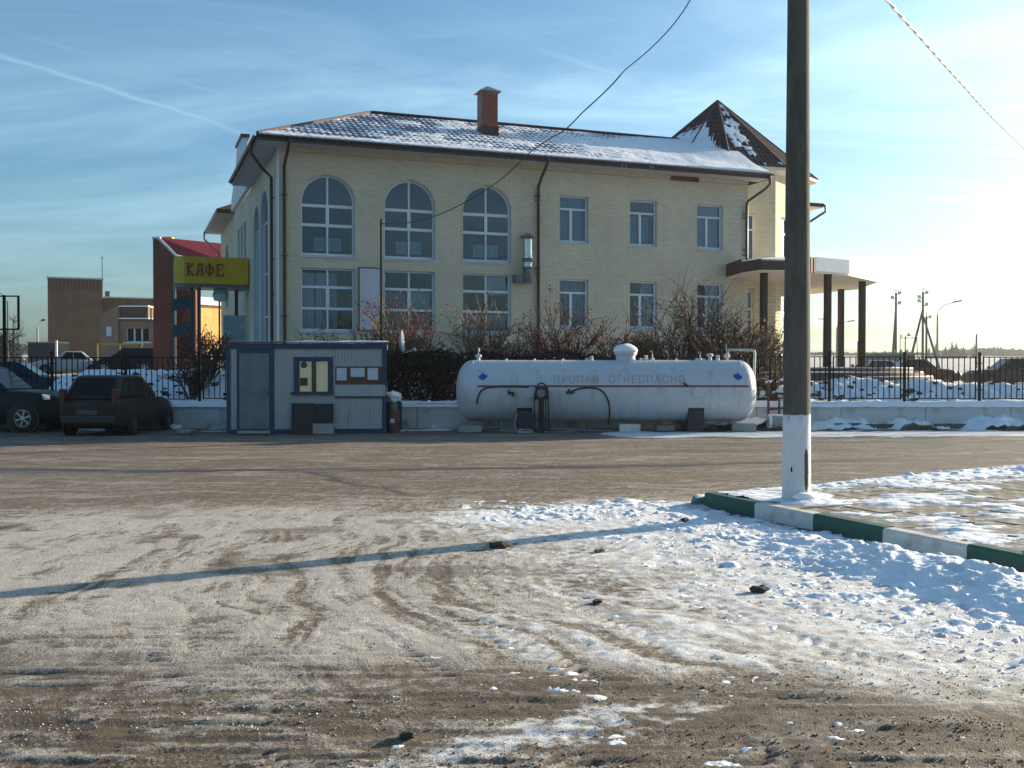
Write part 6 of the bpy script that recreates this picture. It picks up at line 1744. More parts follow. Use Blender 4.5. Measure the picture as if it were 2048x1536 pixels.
put_car(1836, 57, R(-4), sedan, paint('maroon_paint', (.070, .026, .018), .3), 'dark maroon saloon behind the snow bank right of the porch')
put_car(1772, 61, R(8), dict(hatch, H=1.42), paint('silver_blue_paint', (.30, .34, .38), .25), 'silver-blue car half hidden behind the maroon saloon')
c = put_car(2022, 50, R(176), sedan, paint('brown_paint', (.045, .035, .028), .3), 'dark car with snowy bonnet cut off by the right edge')
mb = MB()
X, Y = np.meshgrid(np.arange(.75, 2.1, .08, dtype=np.float32), np.arange(-.72, .73, .08, dtype=np.float32))
Z = .875 - .05 * (X - .8) + .06 * fbm(X * 3, Y * 3, 3, 18) - .10 * np.abs(Y) ** 4
me, _ = grid_mesh('bonnet_snow', X, Y, Z); link_mesh('bonnet_snow', me, M['snow'], c)

# ------------------------------------------------------------------ buildings on the left
def brick_tex(name, c1, c2, mo, sc):
    m = bpy.data.materials.new(name); m.use_nodes = True
    N, L = m.node_tree.nodes, m.node_tree.links; b = N['Principled BSDF']; b.inputs['Roughness'].default_value = .9
    tc = N.new('ShaderNodeTexCoord'); sp = N.new('ShaderNodeSeparateXYZ'); L.new(tc.outputs['Object'], sp.inputs[0])
    ad = N.new('ShaderNodeMath'); ad.operation = 'ADD'; L.new(sp.outputs[0], ad.inputs[0]); L.new(sp.outputs[1], ad.inputs[1])
    cb = N.new('ShaderNodeCombineXYZ'); L.new(ad.outputs[0], cb.inputs[0]); L.new(sp.outputs[2], cb.inputs[1])
    br = N.new('ShaderNodeTexBrick'); L.new(cb.outputs[0], br.inputs[0])
    br.inputs['Color1'].default_value = (*c1, 1); br.inputs['Color2'].default_value = (*c2, 1); br.inputs['Mortar'].default_value = (*mo, 1)
    br.inputs['Scale'].default_value = 1; br.inputs['Brick Width'].default_value = sc; br.inputs['Row Height'].default_value = sc * .3; br.inputs['Mortar Size'].default_value = .012
    nz = N.new('ShaderNodeTexNoise'); nz.inputs['Scale'].default_value = .7; L.new(tc.outputs['Object'], nz.inputs[0])
    mx = N.new('ShaderNodeMix'); mx.data_type = 'RGBA'; mx.blend_type = 'MULTIPLY'; mx.inputs['Factor'].default_value = .5
    L.new(br.outputs[0], mx.inputs['A']); L.new(nz.outputs['Fac'], mx.inputs['B']); L.new(mx.outputs['Result'], b.inputs['Base Color'])
    bp = N.new('ShaderNodeBump'); bp.inputs['Strength'].default_value = .4; bp.inputs['Distance'].default_value = .01; L.new(br.outputs['Fac'], bp.inputs['Height']); bp.invert = True; L.new(bp.outputs[0], b.inputs['Normal'])
    return m
mb_ochre = brick_tex('ochre_brickwork', (.27, .155, .08), (.21, .115, .062), (.20, .15, .11), .26)
mb_red = brick_tex('red_brickwork', (.20, .058, .040), (.15, .045, .032), (.14, .08, .065), .26)
mb_pink = brick_tex('pink_brickwork', (.36, .24, .175), (.31, .20, .14), (.27, .22, .18), .26)
YB = 92.0
xl, xr, xr2 = at(96, 700, YB).x, at(206, 700, YB).x, at(310, 700, YB).x
zt1, zt2 = at(96, 556, YB).z, at(250, 598, YB + 4).z
def edge_w(px0, px1, Yd, ang):
    """length along a wall turned by ang that starts at px0 (depth Yd) and ends at px1"""
    x0 = at(px0, 700, Yd).x; k = ray(px1, 700)[0]
    return (k * Yd - x0) / (math.cos(ang) - k * math.sin(ang))
AB = R(23); wB1, wB2 = edge_w(96, 206, YB, AB), edge_w(96, 312, YB, AB)
xl, xr, xr2, ox = 0, wB1, wB2, 0
fb = empty('factory_block', (at(96, 700, YB).x, YB, 1.0), AB, 'tall windowless ochre brick block at the far left', 'building')
mb = MB(); mb.box(xl - ox, xr - ox, 0, 9, 0, zt1 - 1.0); mb.build('wall', mb_ochre, fb)
mb = MB(); mb.box(xr - ox + .01, xr2 - ox + 1, .6, 9, 0, zt2 - 1.0); mb.build('low_wall', mb_ochre, fb)
mb = MB(); mb.box(xl - ox - .08, xr - ox + .08, -.08, 9.05, zt1 - 1.0, zt1 - .86); mb.box(xr - ox + .09, xr2 - ox + 1, .5, 9, zt2 - 1.0, zt2 - .88); mb.build('coping', M['galv'], fb)
tooth = MB(); tooth.box(-.09, .09, -.07, 0, -.95, -.10); tme = tooth.mesh('corbel', mb_ochre)
for k in range(14): link_mesh('corbel', tme, None, fb).location = (.25 + k * (wB1 - .5) / 13, 0, zt1 - 1.0)
for k in range(11): link_mesh('corbel', tme, None, fb).location = (xr - ox + .25 + k * .42, .6, zt2 - 1.0)
mb = MB(); mb.tube([(xr - ox - .02, .3, zt1 - 1.1), (xr - ox - .02, .3, zt1 + 1.2)], .03, 6); mb.tube([(xr - ox - .22, .3, zt1 + 1.0), (xr - ox + .1, .3, zt1 + 1.0)], .02, 5); mb.build('aerial', M['fence'], fb)
mb = MB(); qx = edge_w(96, 216, YB, AB); mb.box(qx - .2, qx + .2, 1, 1.4, zt2 - .9, zt2 - .35); mb.build('roof_vent', M['darkmetal'], fb)
YP = 84.0
pl, pm, pr = at(201, 700, YP).x, at(236, 700, YP).x, at(312, 700, YP).x
pz0, pz1 = at(201, 628, YP).z, at(236, 613, YP).z
ph_ = empty('gatehouse', (pm, YP, 1.0), 0, 'low pink-brown brick annex with a snowy ledge and wide window', 'building')
mb = MB(); mb.v = [(pl - pm, 0, 0), (0, 0, 0), (0, 0, pz1 - 1), (pl - pm, 0, pz0 - 1), (pl - pm, 5, 0), (0, 5, 0), (0, 5, pz1 - 1), (pl - pm, 5, pz0 - 1)]; mb.f = [(0, 1, 2, 3), (3, 2, 6, 7), (0, 3, 7, 4), (1, 5, 6, 2)]; mb.m = [0] * 4; mb.build('gable_wall', mb_pink, ph_)
mb = MB(); zl = at(260, 641, YP).z - 1; zh = at(260, 657, YP).z - 1; zw = at(260, 684, YP).z - 1
wxa, wxb = at(250, 700, YP).x - pm, at(296, 700, YP).x - pm
mb.box(.01, pr - pm, .3, 5, 0, zw); mb.box(.01, wxa, .3, 5, zw, zh); mb.box(wxb, pr - pm, .3, 5, zw, zh); mb.box(.01, pr - pm, .3, 5, zh, zl + .05); mb.build('front_wall', mb_pink, ph_)
mb = MB(); mb.box(.01, pr - pm - .8, .45, 4.5, zl + .12, pz1 - 1 - .02); mb.build('upper_wall', mb_ochre, ph_)
for k in range(9):
    mb = MB(); x = .12 + k * .30; mb.box(x, x + .12, .38, .445, zl + .14, pz1 - 1.08); mb.build('corbel', mb_ochre, ph_)
mb = MB(); mb.box(-.1, pr - pm, .1, 1.2, zl + .05, zl + .12); mb.build('ledge', M['brown'], ph_)
mb = MB(); mb.box(-.05, pr - pm - .6, .08, 1.0, zl + .125, zl + .22); mb.box(-.03, pr - pm - .75, .35, 4, pz1 - 1.0, pz1 - .90); mb.build('ledge_snow', M['snow'], ph_)
mb = MB(); mb.box(wxa, wxb, .55, .6, zw, zh); pn = mb.build('window', M['carglass'], ph_)
mb = MB()
for k in range(4): x = wxa + (wxb - wxa) * k / 3; mb.box(x - .06, x + .06, .42, .54, zw, zh)
mb.box(wxa + .06, wxb - .06, .43, .53, zw, zw + .08); mb.box(wxa - .2, wxb + .2, .15, .31, zw - .1, zw - .002); mb.build('window_frame', M['sill'], pn)
mb = MB(); q0, q1 = at(213, 653, YP), at(223, 672, YP); mb.box(q0.x - pm, q1.x - pm, -.04, -.005, q1.z - 1, q0.z - 1); mb.build('notice', M['paper'], ph_)
mb = MB(); za = at(240, 688, 80).z; xa, xb = at(193, 688, 80).x, at(286, 688, 80).x
gpipe = empty('gas_pipe', ((xa + xb) / 2, 80, 1.0), 0, 'yellow overhead gas pipe in front of the brick annex', 'pipe')
mb.tube([(xa - (xa + xb) / 2, 0, za - 1), (xb - (xa + xb) / 2, 0, za - 1)], .05, 8); mb.build('pipe', M['gasyellow'], gpipe)
for k in (0.02, .5, .97): mb = MB(); x = (xb - xa) * (k - .5); mb.tube([(x, 0, 0), (x, 0, za - 1.06)], .04, 6); mb.build('support', M['gasyellow'], gpipe)
YR = 60.0
rl, rr2 = at(307, 700, YR).x, at(350, 700, YR).x
rh = empty('red_house', (rr2, YR, 1.0), 0, 'dark red brick house end with steep red sheet roof behind the cafe sign', 'building')
za, zb_, zc = at(308, 477, YR).z - 1, at(321, 478, YR).z - 1, at(350, 511, YR).z - 1
xm_ = at(321, 700, YR).x - rr2
mb = MB(); mb.prism([(rl - rr2, 0), (0, 0), (0, zc), (xm_, zb_), (rl - rr2, za)], 0, .5, 0, Matrix(((1, 0, 0, 0), (0, 0, 1, 0), (0, 1, 0, 0), (0, 0, 0, 1)))); mb.build('gable_wall', mb_red, rh)
mb = MB(); mb.box(-.03, 1.05, .55, .9, 0, zc - .3); mb.build('side_wall', mb_red, rh)
mb = MB(); xe = at(470, 700, YR).x - rr2; ze = at(440, 496, YR + 4).z - 1
mb.add([(xm_ - .1, .1, zb_ + .12), (xe, 3.0, ze), (xe, 1.2, zc - .6), (.05, .1, zc + .08), (xm_ - .1, .1, zb_ + .02), (.05, .1, zc - .02)], [(0, 3, 2, 1), (0, 4, 5, 3)]); mb.build('roof', M['redroof'], rh)
mb = MB(); mb.bar((xm_ - .1, .02, zb_ + .07), (.05, .02, zc + .03), .10, .14); mb.box(rl - rr2 - .05, xm_ + .02, -.05, .5, za - .01, za + .10); mb.build('verge', M['sill'], rh)
mb = MB(); mb.box(-.08, .08, -.1, .06, 0, zc - .2); mb.build('downpipe', M['darkmetal'], rh)
mb = MB(); q = at(335, 481, YR + 3); mb.box(q.x - rr2 - .5, q.x - rr2 + .6, 2.0, 2.5, zb_ - 1.0, q.z - .9); mb.build('chimney', M['ochre'], rh)
# sunlit ochre house seen through the gap under the cafe sign
YO = 78.0; c0 = at(424, 620, YO)
oh = empty('ochre_house', (c0.x, YO, 1.0), R(58), 'bright sunlit ochre cottage glimpsed under the cafe sign', 'building')
mb = MB(); mb.box(-1.7, 3, 0, 2, 0, at(424, 610, YO).z - 1); mb.build('wall', M['ochre'], oh)
zz = at(424, 606, YO).z - 1
mb = MB(); mb.add([(-1.9, -.4, zz - .2), (3.2, -.4, zz - .2), (3.2, 1.0, zz + .5), (-1.9, 1.0, zz + .5)], [(0, 1, 2, 3)]); mb.add([(-1.9, 2.4, zz - .2), (3.2, 2.4, zz - .2), (3.2, 1.0, zz + .5), (-1.9, 1.0, zz + .5)], [(3, 2, 1, 0)]); mb.build('roof', M['snow'], oh)
mb = MB(); mb.box(.4, 1.2, -.05, 0, 1.0, 2.2); mb.build('window', M['brown'], oh)
# small things far left
q = at(98, 700, 72); mb = MB(); mb.box(-1.1, 1.1, 0, 1.5, 0, at(98, 686, 72).z - 1.0)
ts = empty('switch_cabinet', (at(87, 700, 72).x, 72, 1.0), 0, 'dark grey electrical cabinet left of the tall brick block', 'cabinet'); mb.build('case', M['plastic'], ts)
mb = MB(); mb.box(-1.15, 1.15, -.05, 1.55, at(98, 686, 72).z - 1.0, at(98, 685, 72).z - .95); mb.build('lid', M['chimcap'], ts)
mb = MB(); mb.tube([(0, 0, 0), (0, 0, at(113, 681, 70).z - 1)], .09, 8); tag(mb.build('marker_post', M['whitepaint'], None, loc=(at(113, 700, 70).x, 70, 1.0)), 'short whitish post in front of the tall brick block', 'post')
low = empty('board_fence', (at(85, 700, 66).x, 66, 1.2), 0, 'low dark brown board fence left of the car park', 'fence')
for k in range(14): mb = MB(); mb.box(-1.0 + k * .16, -1.0 + k * .16 + .145, 0, .03, 0, 1.12 + rng.uniform(-.03, .03)); mb.build('plank', M['oldwood'], low)

# empty sign frame on a post at the left edge
sf = empty('sign_frame', (at(9, 700, 31).x, 31, bank_z(-15.3, 31) - .1), 0, 'empty dark metal sign frame on a post at the left edge', 'sign frame')
z0 = sf.location.z; zt, zb_ = at(9, 591, 31).z - z0, at(9, 657, 31).z - z0
mb = MB(); mb.box(-.035, .035, -.035, .035, -.3, zt + .01); mb.build('post', M['fence'], sf)
mb = MB(); w = .46
mb.box(.036, w, -.02, .02, zt - .04, zt); mb.box(-w, -.036, -.02, .02, zt - .04, zt); mb.box(w - .06, w, -.021, .021, zb_, zt - .0405); mb.box(-w, -w + .06, -.021, .021, zb_, zt - .0405); mb.box(.036, w, -.02, .02, zb_ - .045, zb_ - .0005); mb.box(-w, -.036, -.02, .02, zb_ - .045, zb_ - .0005); mb.build('frame', M['fence'], sf)
mb = MB(); mb.tube([(0, 0, zt), (-.6, 0, zt + .35)], .01, 5); mb.build('feed_wire', M['cable'], sf)

# ------------------------------------------------------------------ poles and lamps far away
def lamp(px, top, Y, tip, label, group='street lamps along the far road'):
    p = at(px, top, Y); z0 = bank_z(p.x, Y) if Y > 45 else .7
    o = empty('street_lamp', (p.x, Y, z0), 0, label, 'street lamp', group)
    h = p.z - z0
    mb = MB(); mb.tube([(0, 0, -.5), (0, 0, h)], [.0019 * Y * .55 + .04, .0010 * Y * .6 + .03], 8); mb.build('post', M['concrete'], o)
    e = at(*tip, Y); d = Vector((e.x - p.x, 0, e.z - p.z))
    mb = MB(); mb.tube([(0, 0, h - .1), (.02 * d.x, 0, h + d.z * .35), (.35 * d.x, 0, h + d.z * .75), (.85 * d.x, 0, h + d.z * .97)], .05, 6); mb.build('arm', M['galv'], o)
    mb = MB(); mb.obox((.93 * d.x, 0, h + d.z), (.35 * abs(d.x) + .2, .3, .16), Matrix.Rotation(-math.atan2(d.z, d.x) * .35, 3, 'Y')); mb.build('head', M['plastic'], o)
lamp(1875, 630, 120, (1917, 603), 'tall street lamp right of the braced utility pole')
lamp(75, 656, 110, (88, 640), 'street lamp left of the tall ochre brick block')
lamp(1674, 655, 150, (1704, 642), 'distant street lamp seen between the porch columns')
def insulator(mb, p, s): mb.lathe([(0, 0), (.06 * s, .02 * s), (.10 * s, .10 * s), (.05 * s, .13 * s), (.09 * s, .2 * s), (0, .26 * s)], 8, Matrix.Translation(p))
def upole(px, top, Y, arms, braces, label):
    p = at(px, top, Y); z0 = bank_z(p.x, Y); h = p.z - z0
    o = empty('utility_pole', (p.x, Y, z0), 0, label, 'utility pole', 'braced concrete utility poles')
    mb = MB(); mb.tube([(0, 0, -.5), (0, 0, h)], [.15, .105], 8); mb.build('shaft', M['polegrey'], o)
    for (dpx, tpx) in braces:
        q = at(px + dpx, tpx, Y); mb = MB(); b0 = at(px + dpx, 720, Y).x - p.x
        mb.tube([(b0, -.6, -.4), (0.02 * b0, -.1, at(px, tpx, Y).z - z0)], [.14, .105], 8); mb.build('brace', M['polegrey'], o)
    for (dy, dirn) in arms:
        z = at(px, top + dy, Y).z - z0; mb = MB(); x = dirn * .48
        mb.bar((-.12 * dirn, 0, z), (x, 0, z), .07); mb.build('crossarm', M['fence'], o)
        mb = MB(); insulator(mb, (x, 0, z + .03), 1.1); insulator(mb, (x * .62, 0, z + .03), 1.1); mb.build('insulator', M['insul'], o)
    mb = MB(); mb.tube([(0, 0, h), (0, 0, h + .3)], .03, 5); insulator(mb, (0, 0, h + .2), .8); mb.build('cap', M['insul'], o)
    return o
upole(1792, 586, 108, [(2, 1), (11, -1), (22, 1)], [(-14, 612)], 'left of the two leaning braced utility poles beyond the porch')
upole(1846, 584, 104, [(3, 1), (12, -1), (20, -1), (27, 1)], [(-40, 618), (36, 634)], 'right utility pole standing on two spread braces')
upole(1853, 632, 112, [(4, 1)], [], 'shorter utility pole just right of the two-braced one')
def plain_pole(px, top, Y, r, label, arms=()):
    p = at(px, top, Y); z0 = bank_z(p.x, Y); o = empty('far_pole', (p.x, Y, z0), 0, label, 'pole')
    mb = MB(); mb.tube([(0, 0, -.5), (0, 0, p.z - z0)], [r, r * .7], 7); mb.build('shaft', M['polegrey'], o)
    for dy, w in arms: mb = MB(); z = at(px, top + dy, Y).z - z0; mb.bar((-w, 0, z), (w, 0, z), .12); mb.build('crossarm', M['fence'], o)
plain_pole(1953, 668, 170, .2, 'bare lone pole before the far trees at the right')
plain_pole(1649, 626, 150, .26, 'distant pole with crossarm just left of the second porch column', [(12, 1.0)])
plain_pole(1716, 682, 210, .22, 'very distant short pole between the porch columns')
plain_pole(2112, 345, 38.2, .13, 'concrete pole just outside the right edge carrying the frosted cable')
plain_pole(15, 602, 100, .09, 'thin pole inside the empty sign frame at the left edge')
# transformer house with its cable portal
YT = 96.0; xa, xb = at(1749, 700, YT).x, at(1832, 700, YT).x
th_ = empty('transformer_house', ((xa + xb) / 2, YT, bank_z(xa, YT)), 0, 'small dark transformer house under the braced utility poles', 'building')
h = at(1790, 706, YT).z - th_.location.z; w = (xb - xa) / 2
mb = MB(); mb.box(-w + .1, w - .1, 0, 3, 0, h - .12); mb.build('wall', mat('dark_render', (.10, .11, .115), .8, .2, 1), th_)
mb = MB(); mb.box(-w, w, -.15, 3.1, h - .12, h); mb.build('roof', M['chimcap'], th_)
for x in (-.9, .3): mb = MB(); mb.box(x - .45, x + .45, -.05, -.002, .1, 1.7); mb.build('door', M['darkmetal'], th_)
for x in (.2, .75, 1.3): mb = MB(); insulator(mb, (x, .5, h), 1.4); mb.build('bushing', M['insul'], th_)
pt = empty('cable_portal', (at(1817, 700, 94).x, 94, 1.0), 0, 'thin metal cable portal standing on the transformer house', 'portal')
zt = at(1817, 676, 94).z - 1; mb = MB()
mb.tube([(-.85, 0, 0), (-.75, 0, zt)], .035, 5); mb.tube([(.95, 0, 0), (.75, 0, zt)], .035, 5); mb.tube([(-.3, 0, 0), (-.3, 0, zt + .1), (-.1, 0, zt + .25), (.2, 0, zt + .2)], .05, 6); mb.bar((-.8, 0, zt), (.85, 0, zt), .06); mb.build('frame', M['fence'], pt)
mb = MB(); insulator(mb, (-.7, 0, zt + .05), 1.1); insulator(mb, (.0, 0, zt + .2), 1.1); insulator(mb, (.65, 0, zt + .05), 1.1); mb.build('insulator', M['insul'], pt)

# ------------------------------------------------------------------ shrubs: every one its own stems and twigs
def grow(mb, p, d, L, r, lvl, rr, tips, bend=.35, sides=3, up=.12, ratio=.62, nk=(3, 6)):
    n = 4 if lvl < 2 else 3
    pts, rs = [p], [r]
    q = Vector(p); dd = Vector(d)
    for i in range(n):
        dd = (dd + Vector((rr.uniform(-1, 1), rr.uniform(-1, 1), rr.uniform(-.6, .8) + up)) * bend * .5).normalized()
        q = q + dd * (L / n); pts.append(q.copy()); rs.append(r * (1 - .62 * (i + 1) / n))
    mb.tube(pts, rs, sides, 0, False)
    if lvl <= 0: tips += pts[2:]; return
    for k in range(rr.randint(*nk)):
        t = rr.uniform(.25, 1.0); i = min(int(t * n), n - 1); s_ = pts[i].lerp(pts[i + 1], t * n - i)
        ax = Vector((rr.gauss(0, 1), rr.gauss(0, 1), rr.gauss(0, .5))).normalized()
        nd = (dd + ax * rr.uniform(.5, 1.1)).normalized()
        grow(mb, s_, nd, L * ratio * rr.uniform(.6, 1.1), max(rs[i] * .62, .0085), lvl - 1, rr, tips, bend, sides, up, ratio, nk)
def shrub(px, top, Y, width_px, seed, label, stems=9, berries=0, leaves=0, m_='bark', lvl=2, base=None, lean=0.0, nk=(5, 8)):
    stems = int(stems * 1.5); leaves = int(leaves * 2)
    rr = random.Random(seed); p = at(px, 700, Y); x = p.x
    z0 = base if base is not None else bank_z(x, Y)
    h = at(px, top, Y).z - z0; wd = width_px / FPX * Y / 2
    o = empty('shrub', (x, Y, z0), 0, label, 'shrub', 'bare shrubs between fence and building')
    mb = MB(); tips = []
    for k in range(stems):
        a = rr.uniform(0, 6.28); rad = rr.random() ** .7
        d = Vector((math.cos(a) * rad * wd / h * 1.15 + lean, math.sin(a) * rad * .5, 1)).normalized()
        grow(mb, Vector((math.cos(a) * .22 * rad * wd, math.sin(a) * .15, -.15)), d, h * rr.uniform(.5, .72), .042 * (.6 + .6 * rr.random()), lvl, rr, tips, .40, 3, .08, .60, nk)
    mb.build('stems', M[m_], o)
    berries = int(berries * .6)
    if berries:
        mb = MB()
        for k in range(berries):
            c = rr.choice(tips) + Vector((rr.gauss(0, .03), rr.gauss(0, .03), rr.gauss(-.02, .03)))
            for _ in range(rr.randint(1, 4)):
                q = c + Vector((rr.gauss(0, .028), rr.gauss(0, .028), rr.gauss(0, .028))); r_ = rr.uniform(.018, .034)
                mb.add([q + Vector(v) * r_ for v in ((1, 0, 0), (-1, 0, 0), (0, 1, 0), (0, -1, 0), (0, 0, 1), (0, 0, -1))], [(0, 2, 4), (2, 1, 4), (1, 3, 4), (3, 0, 4), (2, 0, 5), (1, 2, 5), (3, 1, 5), (0, 3, 5)])
        mb.build('berries', M['berry'], o)['kind'] = 'stuff'
    if leaves:
        mb = MB()
        for k in range(leaves):
            c = rr.choice(tips) + Vector((rr.gauss(0, .03), rr.gauss(0, .03), rr.gauss(0, .03))); u = Vector((rr.gauss(0, 1), rr.gauss(0, 1), rr.gauss(0, 1))).normalized(); v = u.orthogonal().normalized(); s_ = rr.uniform(.02, .055)
            mb.add([c - u * s_, c + v * s_ * .6, c + u * s_, c - v * s_ * .6], [(0, 1, 2, 3)])
        mb.build('leaves', M['dryleaf'], o)['kind'] = 'stuff'
    return o
shrub(790, 572, 31.6, 130, 1, 'tall reddish shrub full of berries in front of the middle lower window', 10, 300, 500, 'bark_pale')
shrub(735, 640, 31.2, 90, 2, 'low berry shrub in front of the pale wall board', 8, 120, 200, 'bark')
shrub(640, 648, 31.4, 120, 3, 'low pale grassy twigs below the left lower window', 12, 0, 120, 'bark_pale')
shrub(962, 575, 32.0, 110, 4, 'pale wispy shrub before the third lower window', 9, 0, 260, 'bark_pale')
shrub(885, 655, 31.2, 130, 5, 'dark tangled shrub left of the pale wispy one', 9, 0, 350, 'bark')
shrub(1035, 640, 31.0, 120, 6, 'dark leafy shrub under the exhaust duct', 9, 20, 500, 'bark')
shrub(1130, 585, 31.4, 170, 7, 'spreading shrub with bright red berries beside the downpipe', 11, 420, 260, 'bark')
shrub(1205, 618, 31.0, 120, 8, 'arching berry shrub leaning right over the tank', 6, 160, 150, 'bark', lean=.35)
shrub(1375, 552, 32.2, 190, 9, 'largest bare shrub with many dark branches before the third narrow window', 14, 20, 500, 'bark')
shrub(1290, 655, 31.0, 90, 10, 'rounded dense brown shrub left of the largest bare one', 16, 0, 700, 'bark')
shrub(1475, 612, 31.8, 150, 11, 'dense reddish brown thicket left of the first porch column', 14, 10, 900, 'bark')
shrub(1548, 640, 33.0, 110, 12, 'thin bare shrub against the sunlit turret wall', 9, 0, 200, 'bark_pale')
shrub(1430, 660, 30.6, 120, 13, 'low brown brush just above the right half of the tank', 14, 0, 800, 'bark')
shrub(415, 650, 31.0, 100, 14, 'dark shrub behind the fence below the cafe sign', 10, 0, 500, 'bark')
shrub(385, 700, 30.0, 70, 15, 'small twiggy shrub on the fence left of the kiosk', 7, 0, 200, 'bark')
shrub(1545, 735, 29.6, 60, 16, 'snow dusted twiggy bush right behind the tank pipe', 8, 0, 260, 'bark')
# dark hedge behind the fence, kiosk and tank
hx0, hx1, hy = at(772, 700, 30.2).x, at(1440, 700, 30.2).x, 30.2
hg = empty('hedge', ((hx0 + hx1) / 2, hy, .7), 0, 'dark dense hedge behind the tank and kiosk', 'hedge')
rr = random.Random(5); NQ = 17000
cx_ = np.random.default_rng(4); C = np.stack([cx_.uniform(hx0, hx1, NQ), cx_.normal(0, .32, NQ), cx_.uniform(0, 1, NQ)], -1)
topz = 1.30 + .45 * fbm(C[:, :1] * .8, C[:, :1] * 0, 4, 35)[:, 0] - .10
topz *= 1 - .35 * sstep(1180, 1400, (C[:, 0] / hy) * FPX + 1024)
C[:, 2] = C[:, 2] ** .8 * topz; C[:, 0] -= (hx0 + hx1) / 2
U = cx_.normal(size=(NQ, 3)); U /= np.linalg.norm(U, axis=1)[:, None]; V = np.cross(U, cx_.normal(size=(NQ, 3))); V /= np.linalg.norm(V, axis=1)[:, None]
S_ = cx_.uniform(.035, .085, NQ)[:, None]
quads = np.stack([C - U * S_, C + V * S_ * .6, C + U * S_, C - V * S_ * .6], 1).reshape(-1, 3)
def cards(name, quads, m_, parent):
    n = len(quads) // 4; me = bpy.data.meshes.new(name)
    me.vertices.add(len(quads)); me.vertices.foreach_set('co', quads.astype(np.float32).ravel())
    me.loops.add(4 * n); me.loops.foreach_set('vertex_index', np.arange(4 * n, dtype=np.int32)); me.polygons.add(n)
    me.polygons.foreach_set('loop_start', np.arange(0, 4 * n, 4, dtype=np.int32)); me.polygons.foreach_set('loop_total', np.full(n, 4, np.int32)); me.update(calc_edges=True)
    return link_mesh(name, me, m_, parent)
cards('foliage', quads, M['hedge'], hg)['kind'] = 'stuff'
mb = MB(); tips = []
for k in range(60):
    x = rng.uniform(hx0, hx1) - (hx0 + hx1) / 2; grow(mb, Vector((x, rng.uniform(-.2, .2), -.1)), Vector((rng.uniform(-.3, .3), rng.uniform(-.2, .2), 1)).normalized(), rng.uniform(1.0, 1.7), .014, 1, rng, tips)
mb.build('stems', M['bark'], hg)['kind'] = 'stuff'
sel = cx_.random(NQ) < .010; sq_ = (np.stack([C - U * S_ * .5, C + V * S_ * .4, C + U * S_ * .5, C - V * S_ * .4], 1))[sel].reshape(-1, 3); cards('snow_flecks', sq_ + np.array([0, -.06, .03]), M['snow'], hg)['kind'] = 'stuff'

# ------------------------------------------------------------------ far trees
def spruce(px, top, Y, label, wpx=None, group='spruces on the skyline'):
    p = at(px, top, Y); z0 = bank_z(p.x, Y); h = p.z - z0; r0 = (wpx / FPX * Y / 2) if wpx else h * .24
    rr = random.Random(int(px * 7 + top)); o = empty('spruce_tree', (p.x, Y, z0), 0, label, 'tree', group)
    mb = MB(); mb.tube([(0, 0, -.5), (0, 0, h * .97)], [h * .022, .02], 6); mb.build('trunk', M['trunk'], o)
    Q = []; nl = 22
    for i in range(nl):
        f = i / nl; z = h * (.10 + .88 * f); rad = r0 * (1 - f) ** .85 * rr.uniform(.75, 1.1) + .02 * h
        nb = max(5, int(15 * (1 - f) + 4))
        for k in range(nb):
            a = rr.uniform(0, 6.28); ll = rad * rr.uniform(.6, 1.1); c, s_ = math.cos(a), math.sin(a)
            for seg in range(3):
                t0, t1 = seg / 3, (seg + 1) / 3; w = ll * .24 * (1.1 - t0)
                A = Vector((c * ll * t0, s_ * ll * t0, z - ll * .32 * t0 + rr.uniform(-.02, .02) * h)); B = Vector((c * ll * t1, s_ * ll * t1, z - ll * .32 * t1 - .02 * h)); side = Vector((-s_, c, rr.uniform(-.5, .5))) * w
                Q += [A - side, A + side + Vector((0, 0, -.02 * h)), B + side * .5, B - side * .6]
    cards('crown', np.array([tuple(v) for v in Q]), M['spruce'], o)
for px, top, wpx, lab in ((1872, 684, 26, 'spruce crown behind the tall street lamp'), (1891, 690, 26, 'spruce just right of the tall street lamp'), (1904, 682, 30, 'tallest skyline spruce right of the poles'), (1912, 683, 28, 'second tall skyline spruce touching the tallest one'), (1927, 690, 20, 'narrow lone spruce between the tall pair and the bare pole'), (1949, 687, 24, 'spruce beside the bare lone pole'), (1858, 692, 18, 'small spruce behind the right utility pole')):
    spruce(px, top, 330, lab, wpx)
spruce(14, 652, 190, 'broad dark spruce behind the empty sign frame', 70); spruce(36, 667, 200, 'small pointed spruce right of the sign frame', 22); spruce(27, 672, 195, 'middle spruce of the clump behind the sign frame', 40); spruce(2, 662, 190, 'leftmost spruce cut by the picture edge', 60)
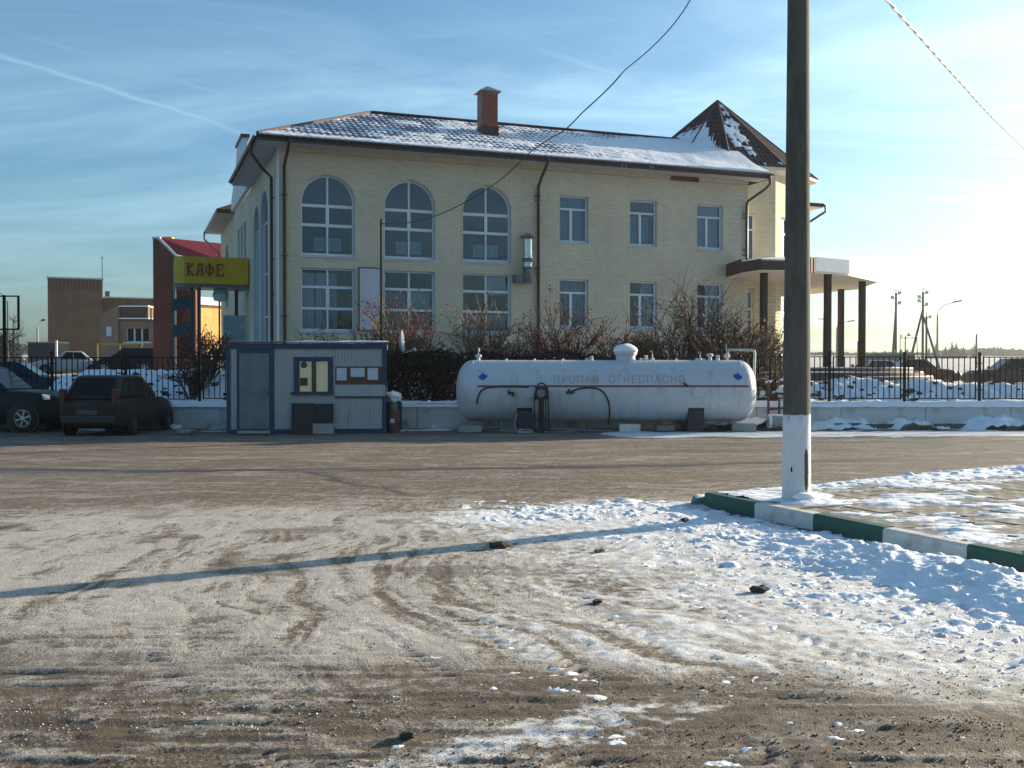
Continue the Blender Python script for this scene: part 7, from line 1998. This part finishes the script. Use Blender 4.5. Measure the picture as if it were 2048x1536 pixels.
def wood(name, px0, px1, topf, Y, n, label, seed):
    g = np.random.default_rng(seed); PXs = g.uniform(px0, px1, n); xs_ = np.array([ray(p, 700)[0] * Y for p in PXs]); ys_ = Y + g.uniform(0, 60, n)
    zg = bank_h(xs_[None, :], ys_[None, :])[0]; tz = np.array([at(p, topf(p), Y).z for p in PXs])
    zz = zg + (tz - zg) * g.random(n) ** .55
    C = np.stack([xs_, ys_, zz], -1); U = g.normal(size=(n, 3)); U /= np.linalg.norm(U, axis=1)[:, None]; V = np.cross(U, g.normal(size=(n, 3))); V /= np.linalg.norm(V, axis=1)[:, None]; S_ = g.uniform(.25, .75, n)[:, None] * Y / 400
    q = np.stack([C - U * S_, C + V * S_ * .7, C + U * S_, C - V * S_ * .7], 1).reshape(-1, 3)
    tag(cards(name, q, M['forest'], None), label, 'forest', None, 'stuff')
def prof_(seed, base, amp, f=.05):
    return lambda p: base + amp * (float(fbm(np.array([[p * f]]), np.array([[seed * 3.3]]), 3, seed)[0, 0]) - .5) + amp * .5 * (float(vnoise(np.array([p * f * 5]), np.array([seed * 1.7]), seed + 4)[0]) - .5)
wood('far_forest', 1955, 2160, prof_(2, 700, 20), 420, 9000, 'hazy far wood along the right horizon', 1)
wood('far_forest', 1600, 1960, prof_(3, 707, 10), 450, 9000, 'low hazy treeline on the horizon behind the porch and poles', 2)
wood('far_forest', -60, 105, prof_(5, 690, 10), 420, 4000, 'low far treeline behind the left car park', 3)
def bare_tree(px, top, Y, label, seed):
    p = at(px, top, Y); z0 = bank_z(p.x, Y); h = p.z - z0; rr = random.Random(seed)
    o = empty('bare_tree', (p.x, Y, z0), 0, label, 'tree'); mb = MB(); mb.tube([(0, 0, -.3), (.05, 0, h * .45), (.1, 0, h * .9)], [.10, .07, .02], 6); mb.build('trunk', M['trunk'], o)
    mb = MB(); tips = []
    for k in range(16):
        t = rr.uniform(.3, .9); a = rr.uniform(0, 6.28); grow(mb, Vector((.08 * t, 0, h * t)), Vector((math.cos(a), math.sin(a), .8)).normalized(), h * .32 * (1.2 - t), .035, 2, rr, tips)
    mb.build('crown', M['trunk'], o)
bare_tree(24, 622, 80, 'leafless birch-like tree behind the empty sign frame', 3)

# ------------------------------------------------------------------ thin winter haze over everything
hz = MB(); hz.box(-620, 620, -40, 760, -2.0, 40)
ho = hz.build('haze'); tag(ho, None, None, None, 'stuff')
hm = bpy.data.materials.new('haze'); hm.use_nodes = True
hn, hl = hm.node_tree.nodes, hm.node_tree.links; hn.clear()
h_out = hn.new('ShaderNodeOutputMaterial'); h_v = hn.new('ShaderNodeVolumePrincipled')
h_v.inputs['Color'].default_value = (.92, .95, 1.0, 1); h_v.inputs['Density'].default_value = .00028; h_v.inputs['Anisotropy'].default_value = .6
hl.new(h_v.outputs[0], h_out.inputs['Volume'])
ho.data.materials.append(hm)
